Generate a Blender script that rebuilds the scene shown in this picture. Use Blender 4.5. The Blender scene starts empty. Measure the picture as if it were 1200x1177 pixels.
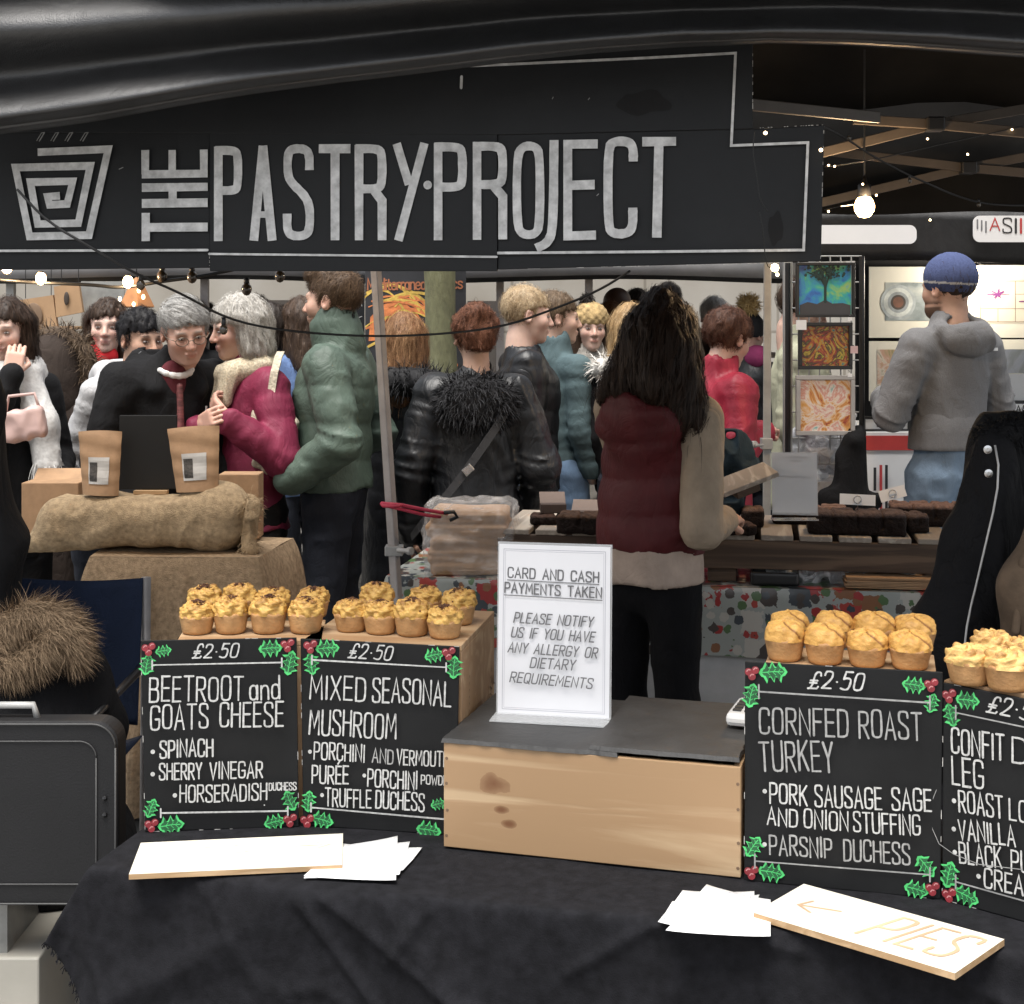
import bpy, bmesh, math, random
import numpy as np
from mathutils import Vector, Matrix, Euler
from mathutils.bvhtree import BVHTree

R = math.radians
random.seed(7)
sc = bpy.context.scene
COL = sc.collection

# ------------------------------------------------------------------ camera, sky, sun, exposure
FPX, CX, HY, EYE = 1700.0, 600.0, 375.0, 1.6      # focal length in photo pixels, horizon row, eye height
cam_d = bpy.data.cameras.new('camera')
cam_d.sensor_width = 36.0
cam_d.lens = 36.0 * FPX / 1200.0
cam_d.shift_y = (HY - 588.5) / 1200.0
cam_d.clip_start = 0.05
cam_d.clip_end = 500
cam = bpy.data.objects.new('camera', cam_d)
cam.location = (0, 0, EYE)
cam.rotation_euler = (R(90), 0, 0)
COL.objects.link(cam)
sc.camera = cam

SUN_EL, SUN_AZ = 72.0, 205.0                        # overcast: a very soft sun from behind the photographer
world = bpy.data.worlds.new('World')
sc.world = world
world.use_nodes = True
wn = world.node_tree
wn.nodes.clear()
w_out = wn.nodes.new('ShaderNodeOutputWorld')
w_bg = wn.nodes.new('ShaderNodeBackground')
w_hs = wn.nodes.new('ShaderNodeHueSaturation')
w_sky = wn.nodes.new('ShaderNodeTexSky')
w_sky.sky_type = 'NISHITA'
w_sky.sun_disc = False
w_sky.sun_elevation = R(SUN_EL)
w_sky.sun_rotation = R(SUN_AZ)
w_sky.dust_density = 3.0
w_hs.inputs['Saturation'].default_value = 0.25       # cloud cover: nearly neutral sky
wn.links.new(w_sky.outputs[0], w_hs.inputs['Color'])
wn.links.new(w_hs.outputs[0], w_bg.inputs['Color'])
wn.links.new(w_bg.outputs[0], w_out.inputs['Surface'])
w_bg.inputs['Strength'].default_value = 0.15
sun_d = bpy.data.lights.new('sun', 'SUN')
sun_d.energy = 2.8
sun_d.angle = R(35)
sun_d.color = (1.0, 0.96, 0.90)
sun = bpy.data.objects.new('sun', sun_d)
sun.rotation_euler = (R(90 - SUN_EL), 0, R(180 - SUN_AZ))
COL.objects.link(sun)
sc.view_settings.view_transform = 'Standard'
sc.view_settings.look = 'None'
sc.view_settings.exposure = 0.9
sc.view_settings.gamma = 1.0
sc.view_settings.use_curve_mapping = False
sc.cycles.use_denoising = True
sc.cycles.max_bounces = 8
sc.cycles.transparent_max_bounces = 12
sc.cycles.caustics_reflective = False
sc.cycles.caustics_refractive = False

# ------------------------------------------------------------------ placing helpers
def P(px, py, Z):                                    # a point of the place seen in the photo at px, py, Z metres away
    return Vector(((px - CX) * Z / FPX, Z, EYE - (py - HY) * Z / FPX))
def T(px, py, z):                                    # a point at height z
    return P(px, py, FPX * (EYE - z) / (py - HY))

def tag(o, label=None, cat=None, group=None, kind=None):
    if label: o['label'] = label
    if cat: o['category'] = cat
    if group: o['group'] = group
    if kind: o['kind'] = kind
    return o
def thing(name, label, cat, loc=(0, 0, 0), rz=0.0, group=None):
    o = bpy.data.objects.new(name, None)
    COL.objects.link(o)
    o.location = loc
    o.rotation_euler = (0, 0, rz)
    o.empty_display_size = 0.1
    return tag(o, label, cat, group, 'thing')
def dup(o, parent=None):                             # a thing with copies of its parts and sub-parts
    c = o.copy()
    COL.objects.link(c)
    if parent: c.parent = parent
    for ch in list(o.children): dup(ch, c)
    return c

# ------------------------------------------------------------------ materials
MATS = {}
def _base(name):
    m = bpy.data.materials.new(name)
    m.use_nodes = True
    nt = m.node_tree
    b = nt.nodes['Principled BSDF']
    return m, nt, b
def _tex(nt, kind, scale, vec=None, **kw):
    t = nt.nodes.new(kind)
    if 'Scale' in t.inputs: t.inputs['Scale'].default_value = scale
    for k, v in kw.items():
        if k in t.inputs: t.inputs[k].default_value = v
    if vec is not None: nt.links.new(vec, t.inputs['Vector'])
    return t
def _ramp(nt, fac, stops):
    r = nt.nodes.new('ShaderNodeValToRGB')
    e = r.color_ramp.elements
    while len(e) < len(stops): e.new(0.5)
    for i, (p, c) in enumerate(stops):
        e[i].position = p
        e[i].color = (c[0], c[1], c[2], 1)
    nt.links.new(fac, r.inputs['Fac'])
    return r.outputs['Color']
def _coord(nt, stretch=(1, 1, 1), which='Object'):
    c = nt.nodes.new('ShaderNodeTexCoord')
    mp = nt.nodes.new('ShaderNodeMapping')
    mp.inputs['Scale'].default_value = stretch
    nt.links.new(c.outputs[which], mp.inputs['Vector'])
    return mp.outputs['Vector']
def _bump(nt, b, h, strength, dist=0.01):
    bp = nt.nodes.new('ShaderNodeBump')
    bp.inputs['Strength'].default_value = strength
    bp.inputs['Distance'].default_value = dist
    nt.links.new(h, bp.inputs['Height'])
    nt.links.new(bp.outputs['Normal'], b.inputs['Normal'])
def M(name, col, rough=0.6, var=0.15, scale=8.0, bump=0.0, bscale=80.0, metal=0.0, spec=0.5, stretch=(1, 1, 1),
      sheen=0.0, bdist=0.004, detail=5.0, rvar=0.0):
    if name in MATS: return MATS[name]
    m, nt, b = _base(name)
    v = _coord(nt, stretch)
    n = _tex(nt, 'ShaderNodeTexNoise', scale, v, Detail=detail, Roughness=0.6)
    lo = [max(0, c * (1 - var)) for c in col]
    hi = [min(1, c * (1 + var)) for c in col]
    nt.links.new(_ramp(nt, n.outputs['Fac'], [(0.3, lo), (0.7, hi)]), b.inputs['Base Color'])
    b.inputs['Roughness'].default_value = rough
    if rvar:
        mr = nt.nodes.new('ShaderNodeMapRange')
        mr.inputs['To Min'].default_value = rough - rvar
        mr.inputs['To Max'].default_value = rough + rvar
        nt.links.new(n.outputs['Fac'], mr.inputs['Value'])
        nt.links.new(mr.outputs[0], b.inputs['Roughness'])
    b.inputs['Metallic'].default_value = metal
    b.inputs['Specular IOR Level'].default_value = spec
    if sheen: b.inputs['Sheen Weight'].default_value = sheen
    if bump:
        n2 = _tex(nt, 'ShaderNodeTexNoise', bscale, v, Detail=4.0)
        _bump(nt, b, n2.outputs['Fac'], bump, bdist)
    MATS[name] = m
    return m
def M_cloth(name, col, rough=.85, var=.16, scale=14, bump=.35, bscale=190, sheen=.0, spec=.3, bdist=.002, wrinkle=.3, wscale=9.0):
    m = M(name, col, rough, var, scale, bump, bscale, spec=spec, sheen=sheen, bdist=bdist)
    nt = m.node_tree
    b = nt.nodes['Principled BSDF']
    old = [n for n in nt.nodes if n.type == 'BUMP']
    v = _coord(nt, (1, 1, .55))
    n = _tex(nt, 'ShaderNodeTexNoise', wscale, v, Detail=5.0, Distortion=1.2, Roughness=.55)
    a = nt.nodes.new('ShaderNodeMath'); a.operation = 'SUBTRACT'; a.inputs[1].default_value = .5; nt.links.new(n.outputs['Fac'], a.inputs[0])
    c = nt.nodes.new('ShaderNodeMath'); c.operation = 'ABSOLUTE'; nt.links.new(a.outputs[0], c.inputs[0])
    e = nt.nodes.new('ShaderNodeMath'); e.operation = 'POWER'; e.inputs[1].default_value = .6; nt.links.new(c.outputs[0], e.inputs[0])
    bp = nt.nodes.new('ShaderNodeBump'); bp.inputs['Strength'].default_value = wrinkle; bp.inputs['Distance'].default_value = .022
    nt.links.new(e.outputs[0], bp.inputs['Height'])
    if old:
        nt.links.new(bp.outputs['Normal'], old[0].inputs['Normal'])
    else: nt.links.new(bp.outputs['Normal'], b.inputs['Normal'])
    return m
def M_emit(name, col, strength):
    if name in MATS: return MATS[name]
    m, nt, b = _base(name)
    b.inputs['Base Color'].default_value = (*col, 1)
    b.inputs['Emission Color'].default_value = (*col, 1)
    b.inputs['Emission Strength'].default_value = strength
    MATS[name] = m
    return m
def M_clear(name, col=(1, 1, 1), rough=0.1, mixf=0.75, wrinkle=0.0):
    if name in MATS: return MATS[name]
    m, nt, b = _base(name)
    b.inputs['Base Color'].default_value = (*col, 1)
    b.inputs['Roughness'].default_value = rough
    tr = nt.nodes.new('ShaderNodeBsdfTransparent')
    mx = nt.nodes.new('ShaderNodeMixShader')
    mx.inputs['Fac'].default_value = mixf
    nt.links.new(b.outputs[0], mx.inputs[1])
    nt.links.new(tr.outputs[0], mx.inputs[2])
    nt.links.new(mx.outputs[0], nt.nodes['Material Output'].inputs['Surface'])
    if wrinkle:
        v = _coord(nt)
        n2 = _tex(nt, 'ShaderNodeTexNoise', 26.0, v, Detail=4.0, Distortion=1.5)
        _bump(nt, b, n2.outputs['Fac'], wrinkle, 0.02)
    MATS[name] = m
    return m
def M_attr(name, rough=0.6, var=0.12, scale=20.0, bump=0.0, bscale=90.0, spec=0.4, sss=0.0, sheen=0.0, bdist=0.003):
    if name in MATS: return MATS[name]
    m, nt, b = _base(name)
    a = nt.nodes.new('ShaderNodeAttribute')
    a.attribute_name = 'tint'
    v = _coord(nt)
    n = _tex(nt, 'ShaderNodeTexNoise', scale, v, Detail=5.0)
    g = _ramp(nt, n.outputs['Fac'], [(0.3, (1 - var,) * 3), (0.7, (1, 1, 1))])
    mx = nt.nodes.new('ShaderNodeMix')
    mx.data_type = 'RGBA'
    mx.blend_type = 'MULTIPLY'
    mx.inputs[0].default_value = 1.0
    nt.links.new(a.outputs['Color'], mx.inputs[6])
    nt.links.new(g, mx.inputs[7])
    nt.links.new(mx.outputs[2], b.inputs['Base Color'])
    b.inputs['Roughness'].default_value = rough
    b.inputs['Specular IOR Level'].default_value = spec
    if sheen: b.inputs['Sheen Weight'].default_value = sheen
    if sss:
        b.inputs['Subsurface Weight'].default_value = sss
        b.inputs['Subsurface Radius'].default_value = (0.01, 0.004, 0.002)
        b.inputs['Subsurface Scale'].default_value = 0.6
    if bump:
        n2 = _tex(nt, 'ShaderNodeTexNoise', bscale, v, Detail=4.0)
        _bump(nt, b, n2.outputs['Fac'], bump, bdist)
    MATS[name] = m
    return m
def M_wood(name, light, dark, along=0, scale=1.0, rough=0.55, knots=(), bump=0.15):
    """grain runs along the object's axis `along`; knots are (x, y, z, radius) in object space"""
    if name in MATS: return MATS[name]
    m, nt, b = _base(name)
    st = [14.0 * scale] * 3
    st[along] = 0.9 * scale
    v = _coord(nt, tuple(st))
    n = _tex(nt, 'ShaderNodeTexNoise', 1.3, v, Detail=6.0, Distortion=0.8)
    w = nt.nodes.new('ShaderNodeMath'); w.operation = 'MULTIPLY'; w.inputs[1].default_value = 15.0
    nt.links.new(n.outputs['Fac'], w.inputs[0])
    s = nt.nodes.new('ShaderNodeMath'); s.operation = 'SINE'
    nt.links.new(w.outputs[0], s.inputs[0])
    mr = nt.nodes.new('ShaderNodeMapRange'); mr.inputs['From Min'].default_value = -1
    nt.links.new(s.outputs[0], mr.inputs['Value'])
    f = _tex(nt, 'ShaderNodeTexNoise', 6.0, v, Detail=8.0, Roughness=0.7)
    ad = nt.nodes.new('ShaderNodeMix'); ad.inputs[0].default_value = 0.38
    nt.links.new(mr.outputs[0], ad.inputs[2]); nt.links.new(f.outputs['Fac'], ad.inputs[3])
    mid = [(a + c) / 2 for a, c in zip(light, dark)]
    col = _ramp(nt, ad.outputs[0], [(0.28, light), (0.5, mid), (0.74, dark)])
    if knots:
        vv = _coord(nt)
        nz = _tex(nt, 'ShaderNodeTexNoise', 22.0, vv, Detail=4.0)
        for (kx, ky, kz, kr, ka) in knots:
            ds = nt.nodes.new('ShaderNodeVectorMath'); ds.operation = 'SUBTRACT'
            nt.links.new(vv, ds.inputs[0]); ds.inputs[1].default_value = (kx, ky, kz)
            mpp = nt.nodes.new('ShaderNodeMapping'); mpp.inputs['Rotation'].default_value = (0, ka, 0)
            mpp.inputs['Scale'].default_value = (1 / (kr * 1.9), 1 / kr, 1 / kr)
            nt.links.new(ds.outputs[0], mpp.inputs['Vector'])
            le = nt.nodes.new('ShaderNodeVectorMath'); le.operation = 'LENGTH'
            nt.links.new(mpp.outputs[0], le.inputs[0])
            a2 = nt.nodes.new('ShaderNodeMath'); a2.operation = 'MULTIPLY_ADD'
            nt.links.new(nz.outputs['Fac'], a2.inputs[0]); a2.inputs[1].default_value = 0.9
            nt.links.new(le.outputs['Value'], a2.inputs[2])
            rr = _ramp(nt, a2.outputs[0], [(0.55, (1, 1, 1)), (0.8, (0.75,) * 3), (1.0, (0.35,) * 3), (1.6, (0, 0, 0))])
            mm = nt.nodes.new('ShaderNodeMix'); mm.data_type = 'RGBA'
            nt.links.new(rr, mm.inputs[0]); nt.links.new(col, mm.inputs[6]); mm.inputs[7].default_value = (0.16, 0.07, 0.03, 1)
            col = mm.outputs[2]
    nt.links.new(col, b.inputs['Base Color'])
    b.inputs['Roughness'].default_value = rough
    _bump(nt, b, ad.outputs[0], bump, 0.003)
    MATS[name] = m
    return m

# ------------------------------------------------------------------ mesh collector
class MB:
    def __init__(s): s.v, s.f, s.m, s.c = [], [], [], None
    def add(s, vs, fs, mi=0):
        o = len(s.v)
        s.v += [tuple(v) for v in vs]
        s.f += [tuple(i + o for i in f) for f in fs]
        s.m += [mi] * len(fs)
        return s
    def box(s, c, size, rot=None, mi=0):
        hx, hy, hz = size[0] / 2, size[1] / 2, size[2] / 2
        c = Vector(c)
        vs = []
        for x, y, z in ((-1,-1,-1),(1,-1,-1),(1,1,-1),(-1,1,-1),(-1,-1,1),(1,-1,1),(1,1,1),(-1,1,1)):
            p = Vector((x * hx, y * hy, z * hz))
            if rot is not None: p = rot @ p
            vs.append(c + p)
        return s.add(vs, [(0,3,2,1),(4,5,6,7),(0,1,5,4),(1,2,6,5),(2,3,7,6),(3,0,4,7)], mi)
    def span(s, a, b, mi=0):                          # axis-aligned box from corner a to corner b
        a, b = Vector(a), Vector(b)
        return s.box((a + b) / 2, [abs(x) for x in (b - a)], None, mi)
    def bar(s, a, b, w, h, up=(0, 0, 1), mi=0):       # rectangular bar from a to b
        a, b = Vector(a), Vector(b)
        d = (b - a)
        L = d.length
        d.normalize()
        up = Vector(up)
        sd = d.cross(up)
        if sd.length < 1e-4: sd = d.cross(Vector((0, 1, 0)))
        sd.normalize()
        u2 = sd.cross(d)
        rot = Matrix((d, sd, u2)).transposed()
        return s.box((a + b) / 2, (L, w, h), rot, mi)
    def tube(s, pts, r, n=8, mi=0, cap=True):
        pts = [Vector(p) for p in pts]
        rs = r if isinstance(r, (list, tuple)) else [r] * len(pts)
        rings = []
        ref = Vector((0, 0, 1))
        for i, p in enumerate(pts):
            d = (pts[min(i + 1, len(pts) - 1)] - pts[max(i - 1, 0)]).normalized()
            if i == 0:
                if abs(d.dot(ref)) > 0.9: ref = Vector((1, 0, 0))
                x = (ref - d * ref.dot(d)).normalized()
            else:
                x = (x - d * x.dot(d)).normalized()
            y = d.cross(x)
            rings.append([p + (x * math.cos(2 * math.pi * k / n) + y * math.sin(2 * math.pi * k / n)) * rs[i] for k in range(n)])
        vs = [v for q in rings for v in q]
        fs = [(i * n + k, i * n + (k + 1) % n, (i + 1) * n + (k + 1) % n, (i + 1) * n + k) for i in range(len(pts) - 1) for k in range(n)]
        if cap: fs += [tuple(range(n - 1, -1, -1)), tuple((len(pts) - 1) * n + k for k in range(n))]
        return s.add(vs, fs, mi)
    def lathe(s, c, prof, n=24, mi=0, wob=None):
        c = Vector(c)
        vs, fs = [], []
        for j, (r, z) in enumerate(prof):
            for k in range(n):
                a = 2 * math.pi * k / n
                q = r * (1 + (wob(a, j) if wob else 0))
                vs.append(c + Vector((q * math.cos(a), q * math.sin(a), z)))
        for j in range(len(prof) - 1):
            for k in range(n):
                fs.append((j * n + k, j * n + (k + 1) % n, (j + 1) * n + (k + 1) % n, (j + 1) * n + k))
        fs.append(tuple(range(n - 1, -1, -1)))
        fs.append(tuple((len(prof) - 1) * n + k for k in range(n)))
        return s.add(vs, fs, mi)
    def ball(s, c, r, n=12, mi=0, rot=None):
        r = Vector((r, r, r)) if not hasattr(r, '__len__') else Vector(r)
        c = Vector(c)
        vs, fs = [], []
        m = max(4, n // 2)
        for j in range(m + 1):
            t = math.pi * j / m
            for k in range(n):
                a = 2 * math.pi * k / n
                p = Vector((r.x * math.sin(t) * math.cos(a), r.y * math.sin(t) * math.sin(a), r.z * math.cos(t)))
                if rot is not None: p = rot @ p
                vs.append(c + p)
        for j in range(m):
            for k in range(n):
                fs.append((j * n + k, (j + 1) * n + k, (j + 1) * n + (k + 1) % n, j * n + (k + 1) % n))
        return s.add(vs, fs, mi)
    def grid(s, fn, nu, nv, mi=0):                    # fn(u, v) -> point, u and v in 0..1
        vs = [fn(i / nu, j / nv) for j in range(nv + 1) for i in range(nu + 1)]
        fs = [(j * (nu + 1) + i, j * (nu + 1) + i + 1, (j + 1) * (nu + 1) + i + 1, (j + 1) * (nu + 1) + i) for j in range(nv) for i in range(nu)]
        return s.add(vs, fs, mi)
    def slab(s, outline, th, fr, mi=0, z0=0.0):       # flat outline (list of 2-D points) in frame fr, given thickness
        n = len(outline)
        vs = [fr.at(x, y, z0) for x, y in outline] + [fr.at(x, y, z0 + th) for x, y in outline]
        fs = [tuple(range(n - 1, -1, -1)), tuple(range(n, 2 * n))] + [(k, (k + 1) % n, n + (k + 1) % n, n + k) for k in range(n)]
        return s.add(vs, fs, mi)
    def build(s, name, mats, parent=None, smooth=False, bevel=0.0, thick=0.0, origin=None):
        me = bpy.data.meshes.new(name)
        vs = s.v
        if origin is not None:
            o = Vector(origin)
            vs = [tuple(Vector(v) - o) for v in vs]
        me.from_pydata(vs, [], s.f)
        if not isinstance(mats, (list, tuple)): mats = [mats]
        for m in mats: me.materials.append(m)
        me.polygons.foreach_set('material_index', s.m)
        if s.c is not None: paint(me, s.c)
        if smooth: me.polygons.foreach_set('use_smooth', [True] * len(me.polygons))
        me.update()
        ob = bpy.data.objects.new(name, me)
        COL.objects.link(ob)
        if parent: ob.parent = parent
        if origin is not None: ob.location = origin
        if thick:
            md = ob.modifiers.new('thick', 'SOLIDIFY'); md.thickness = thick; md.offset = 0
        if bevel:
            md = ob.modifiers.new('bevel', 'BEVEL'); md.width = bevel; md.segments = 2
            md.limit_method = 'ANGLE'; md.angle_limit = R(40)
        return ob
def paint(me, cols):
    a = me.attributes.new('tint', 'FLOAT_COLOR', 'POINT')
    c = np.ones((len(me.vertices), 4), np.float32)
    c[:, :3] = cols
    a.data.foreach_set('color', c.ravel())
def mesh_np(name, V, F, mats, parent=None, smooth=True, tint=None, link=True, midx=None):
    V = np.asarray(V, np.float32)
    F = np.asarray(F, np.int32)
    me = bpy.data.meshes.new(name)
    me.vertices.add(len(V)); me.vertices.foreach_set('co', V.ravel())
    k = F.shape[1]
    me.loops.add(F.size); me.loops.foreach_set('vertex_index', F.ravel())
    me.polygons.add(len(F))
    me.polygons.foreach_set('loop_start', np.arange(0, F.size, k, dtype=np.int32))
    try: me.polygons.foreach_set('loop_total', np.full(len(F), k, np.int32))
    except Exception: pass
    me.polygons.foreach_set('use_smooth', np.full(len(F), smooth))
    if not isinstance(mats, (list, tuple)): mats = [mats]
    for m in mats: me.materials.append(m)
    if midx is not None: me.polygons.foreach_set('material_index', np.asarray(midx, np.int32))
    me.update(calc_edges=True)
    if tint is not None: paint(me, tint)
    ob = bpy.data.objects.new(name, me)
    COL.objects.link(ob)
    if parent: ob.parent = parent
    return ob

# ------------------------------------------------------------------ flat frames (boards, papers) and stroke lettering
class Frame:
    def __init__(s, o, ex, ey):
        s.o = Vector(o); s.ex = Vector(ex).normalized()
        ey = Vector(ey)
        s.ey = (ey - s.ex * ey.dot(s.ex)).normalized()
        s.n = s.ex.cross(s.ey)
        if s.n.y > 0 and abs(s.n.z) < 0.9: s.n = -s.n
    def at(s, x, y, z=0.0): return s.o + s.ex * x + s.ey * y + s.n * z
    def px(s, px, py):                                # where a photo pixel falls on this plane
        d = P(px, py, 1.0) - Vector((0, 0, EYE))
        c = Vector((0, 0, EYE))
        t = (s.o - c).dot(s.n) / d.dot(s.n)
        q = c + d * t - s.o
        return (q.dot(s.ex), q.dot(s.ey))
def chaikin(p, it=2, closed=False):
    for _ in range(it):
        q = []
        n = len(p)
        rng = range(n if closed else n - 1)
        if not closed: q.append(p[0])
        for i in rng:
            a, b = p[i], p[(i + 1) % n]
            q.append((a[0] * .75 + b[0] * .25, a[1] * .75 + b[1] * .25))
            q.append((a[0] * .25 + b[0] * .75, a[1] * .25 + b[1] * .75))
        if not closed: q.append(p[-1])
        p = q
    return p
# each stroke: ('l' straight | 'c' curved | 'o' closed curve, points); glyph width first
G = {
 'A': (.5, [('l', [(0,0),(.25,1),(.5,0)]), ('l', [(.09,.34),(.41,.34)])]),
 'B': (.46, [('l', [(0,0),(0,1)]), ('c', [(0,1),(.28,1),(.42,.95),(.42,.6),(.3,.53),(0,.53)]), ('c', [(0,.53),(.3,.53),(.46,.47),(.46,.04),(.3,0),(0,0)])]),
 'C': (.46, [('c', [(.46,.74),(.46,.92),(.36,1),(.1,1),(0,.9),(0,.1),(.1,0),(.36,0),(.46,.08),(.46,.26)])]),
 'D': (.46, [('l', [(0,0),(0,1)]), ('c', [(0,1),(.3,1),(.46,.9),(.46,.1),(.3,0),(0,0)])]),
 'E': (.4, [('l', [(.4,1),(0,1),(0,0),(.4,0)]), ('l', [(0,.52),(.36,.52)])]),
 'F': (.4, [('l', [(.4,1),(0,1),(0,0)]), ('l', [(0,.52),(.35,.52)])]),
 'G': (.48, [('c', [(.48,.76),(.46,.94),(.36,1),(.1,1),(0,.9),(0,.1),(.1,0),(.38,0),(.48,.1),(.48,.42)]), ('l', [(.48,.44),(.26,.44)])]),
 'H': (.46, [('l', [(0,0),(0,1)]), ('l', [(.46,0),(.46,1)]), ('l', [(0,.52),(.46,.52)])]),
 'I': (.06, [('l', [(.03,0),(.03,1)])]),
 'J': (.36, [('c', [(.36,1),(.36,.12),(.26,0),(.08,0),(0,.1),(0,.24)])]),
 'K': (.46, [('l', [(0,0),(0,1)]), ('l', [(.44,1),(.02,.45)]), ('l', [(.14,.6),(.46,0)])]),
 'L': (.38, [('l', [(0,1),(0,0),(.38,0)])]),
 'M': (.6, [('l', [(0,0),(.05,1),(.3,.3),(.55,1),(.6,0)])]),
 'N': (.48, [('l', [(0,0),(0,1),(.48,0),(.48,1)])]),
 'O': (.48, [('o', [(0,.12),(0,.88),(.1,1),(.38,1),(.48,.88),(.48,.12),(.38,0),(.1,0)])]),
 'P': (.44, [('l', [(0,0),(0,1)]), ('c', [(0,1),(.3,1),(.44,.93),(.44,.52),(.3,.44),(0,.44)])]),
 'Q': (.48, [('o', [(0,.12),(0,.88),(.1,1),(.38,1),(.48,.88),(.48,.12),(.38,0),(.1,0)]), ('l', [(.3,.2),(.5,-.06)])]),
 'R': (.46, [('l', [(0,0),(0,1)]), ('c', [(0,1),(.3,1),(.44,.94),(.44,.56),(.3,.48),(0,.48)]), ('l', [(.2,.48),(.46,0)])]),
 'S': (.46, [('c', [(.45,.78),(.44,.95),(.34,1),(.1,1),(.01,.93),(.01,.66),(.14,.56),(.33,.46),(.46,.34),(.46,.06),(.34,0),(.1,0),(0,.06),(0,.24)])]),
 'T': (.48, [('l', [(0,1),(.48,1)]), ('l', [(.24,1),(.24,0)])]),
 'U': (.48, [('c', [(0,1),(0,.1),(.1,0),(.38,0),(.48,.1),(.48,1)])]),
 'V': (.48, [('l', [(0,1),(.24,0),(.48,1)])]),
 'W': (.66, [('l', [(0,1),(.15,0),(.33,.7),(.51,0),(.66,1)])]),
 'X': (.46, [('l', [(0,0),(.46,1)]), ('l', [(0,1),(.46,0)])]),
 'Y': (.46, [('l', [(0,1),(.23,.46)]), ('l', [(.46,1),(.23,.46),(.23,0)])]),
 'Z': (.46, [('l', [(0,1),(.46,1),(0,0),(.46,0)])]),
 'É': (.4, [('l', [(.4,1),(0,1),(0,0),(.4,0)]), ('l', [(0,.52),(.36,.52)]), ('l', [(.14,1.14),(.3,1.34)])]),
 '£': (.5, [('c', [(.52,.8),(.48,1),(.3,1.02),(.2,.85),(.2,.3),(.12,.05),(0,.02)]), ('l', [(0,.03),(.45,.03),(.5,.14)]), ('l', [(.04,.5),(.4,.5)]), ('l', [(.04,.36),(.38,.36)])]),
 '2': (.44, [('c', [(.02,.78),(.04,.98),(.2,1.02),(.4,.96),(.42,.66),(.28,.4),(0,.03)]), ('l', [(0,.03),(.46,.03)])]),
 '5': (.44, [('l', [(.44,1),(.1,1),(.06,.58)]), ('c', [(.06,.58),(.2,.66),(.42,.6),(.44,.3),(.38,.02),(.2,-.02),(0,.06)])]),
 '0': (.44, [('o', [(0,.14),(0,.86),(.1,1),(.34,1),(.44,.86),(.44,.14),(.34,0),(.1,0)])]),
 '·': (.12, [('l', [(.05,.44),(.07,.44)])]),
 'a': (.42, [('o', [(0,.1),(0,.5),(.1,.62),(.3,.62),(.38,.5),(.38,.1),(.28,0),(.1,0)]), ('l', [(.4,.62),(.4,0)])]),
 'n': (.4, [('l', [(0,.62),(0,0)]), ('c', [(0,.45),(.1,.62),(.3,.64),(.4,.5),(.4,0)])]),
 'd': (.42, [('o', [(0,.1),(0,.5),(.1,.62),(.3,.62),(.4,.5),(.4,.1),(.28,0),(.1,0)]), ('l', [(.41,1),(.41,0)])]),
 'e': (.42, [('c', [(.02,.34),(.4,.34),(.42,.5),(.3,.64),(.1,.62),(0,.48),(0,.12),(.1,0),(.3,0),(.42,.1)])]),
 'i': (.08, [('l', [(.04,.62),(.04,0)]), ('l', [(.03,.84),(.05,.86)])]),
 't': (.28, [('c', [(.1,.9),(.1,.1),(.16,0),(.28,.02)]), ('l', [(0,.62),(.27,.62)])]),
 'r': (.28, [('l', [(0,.62),(0,0)]), ('c', [(0,.4),(.08,.6),(.2,.65),(.28,.6)])]),
 'm': (.6, [('l', [(0,.62),(0,0)]), ('c', [(0,.45),(.08,.62),(.22,.64),(.3,.5),(.3,0)]), ('c', [(.3,.45),(.4,.62),(.52,.64),(.6,.5),(.6,0)])]),
 'c': (.38, [('c', [(.38,.5),(.3,.62),(.1,.62),(0,.5),(0,.1),(.1,0),(.3,0),(.38,.1)])]),
 's': (.36, [('c', [(.35,.52),(.26,.63),(.08,.62),(0,.5),(.08,.36),(.28,.28),(.36,.14),(.28,0),(.08,0),(0,.1)])]),
 'h': (.4, [('l', [(0,1),(0,0)]), ('c', [(0,.45),(.1,.62),(.3,.64),(.4,.5),(.4,0)])]),
 'g': (.42, [('o', [(0,.12),(0,.5),(.1,.62),(.3,.62),(.38,.5),(.38,.12),(.28,0),(.1,0)]), ('c', [(.4,.62),(.4,-.2),(.3,-.32),(.08,-.3)])]),
 'k': (.4, [('l', [(0,1),(0,0)]), ('l', [(.36,.62),(.02,.28)]), ('l', [(.12,.38),(.4,0)])]),
 'w': (.56, [('l', [(0,.62),(.14,0),(.28,.55),(.42,0),(.56,.62)])]),
 'l': (.06, [('l', [(.03,1),(.03,0)])]),
 'o': (.42, [('o', [(0,.1),(0,.52),(.1,.62),(.32,.62),(.42,.52),(.42,.1),(.32,0),(.1,0)])]),
 'f': (.28, [('c', [(.28,.98),(.16,1),(.1,.9),(.1,0)]), ('l', [(0,.62),(.26,.62)])]),
 'P_': (.44, []), ' ': (.34, []),
 '→': (.9, [('l', [(0,.4),(.9,.4)]), ('l', [(.62,.68),(.9,.4),(.62,.12)])]),
 '←': (.9, [('l', [(0,.4),(.9,.4)]), ('l', [(.28,.68),(0,.4),(.28,.12)])]),
}
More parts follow.
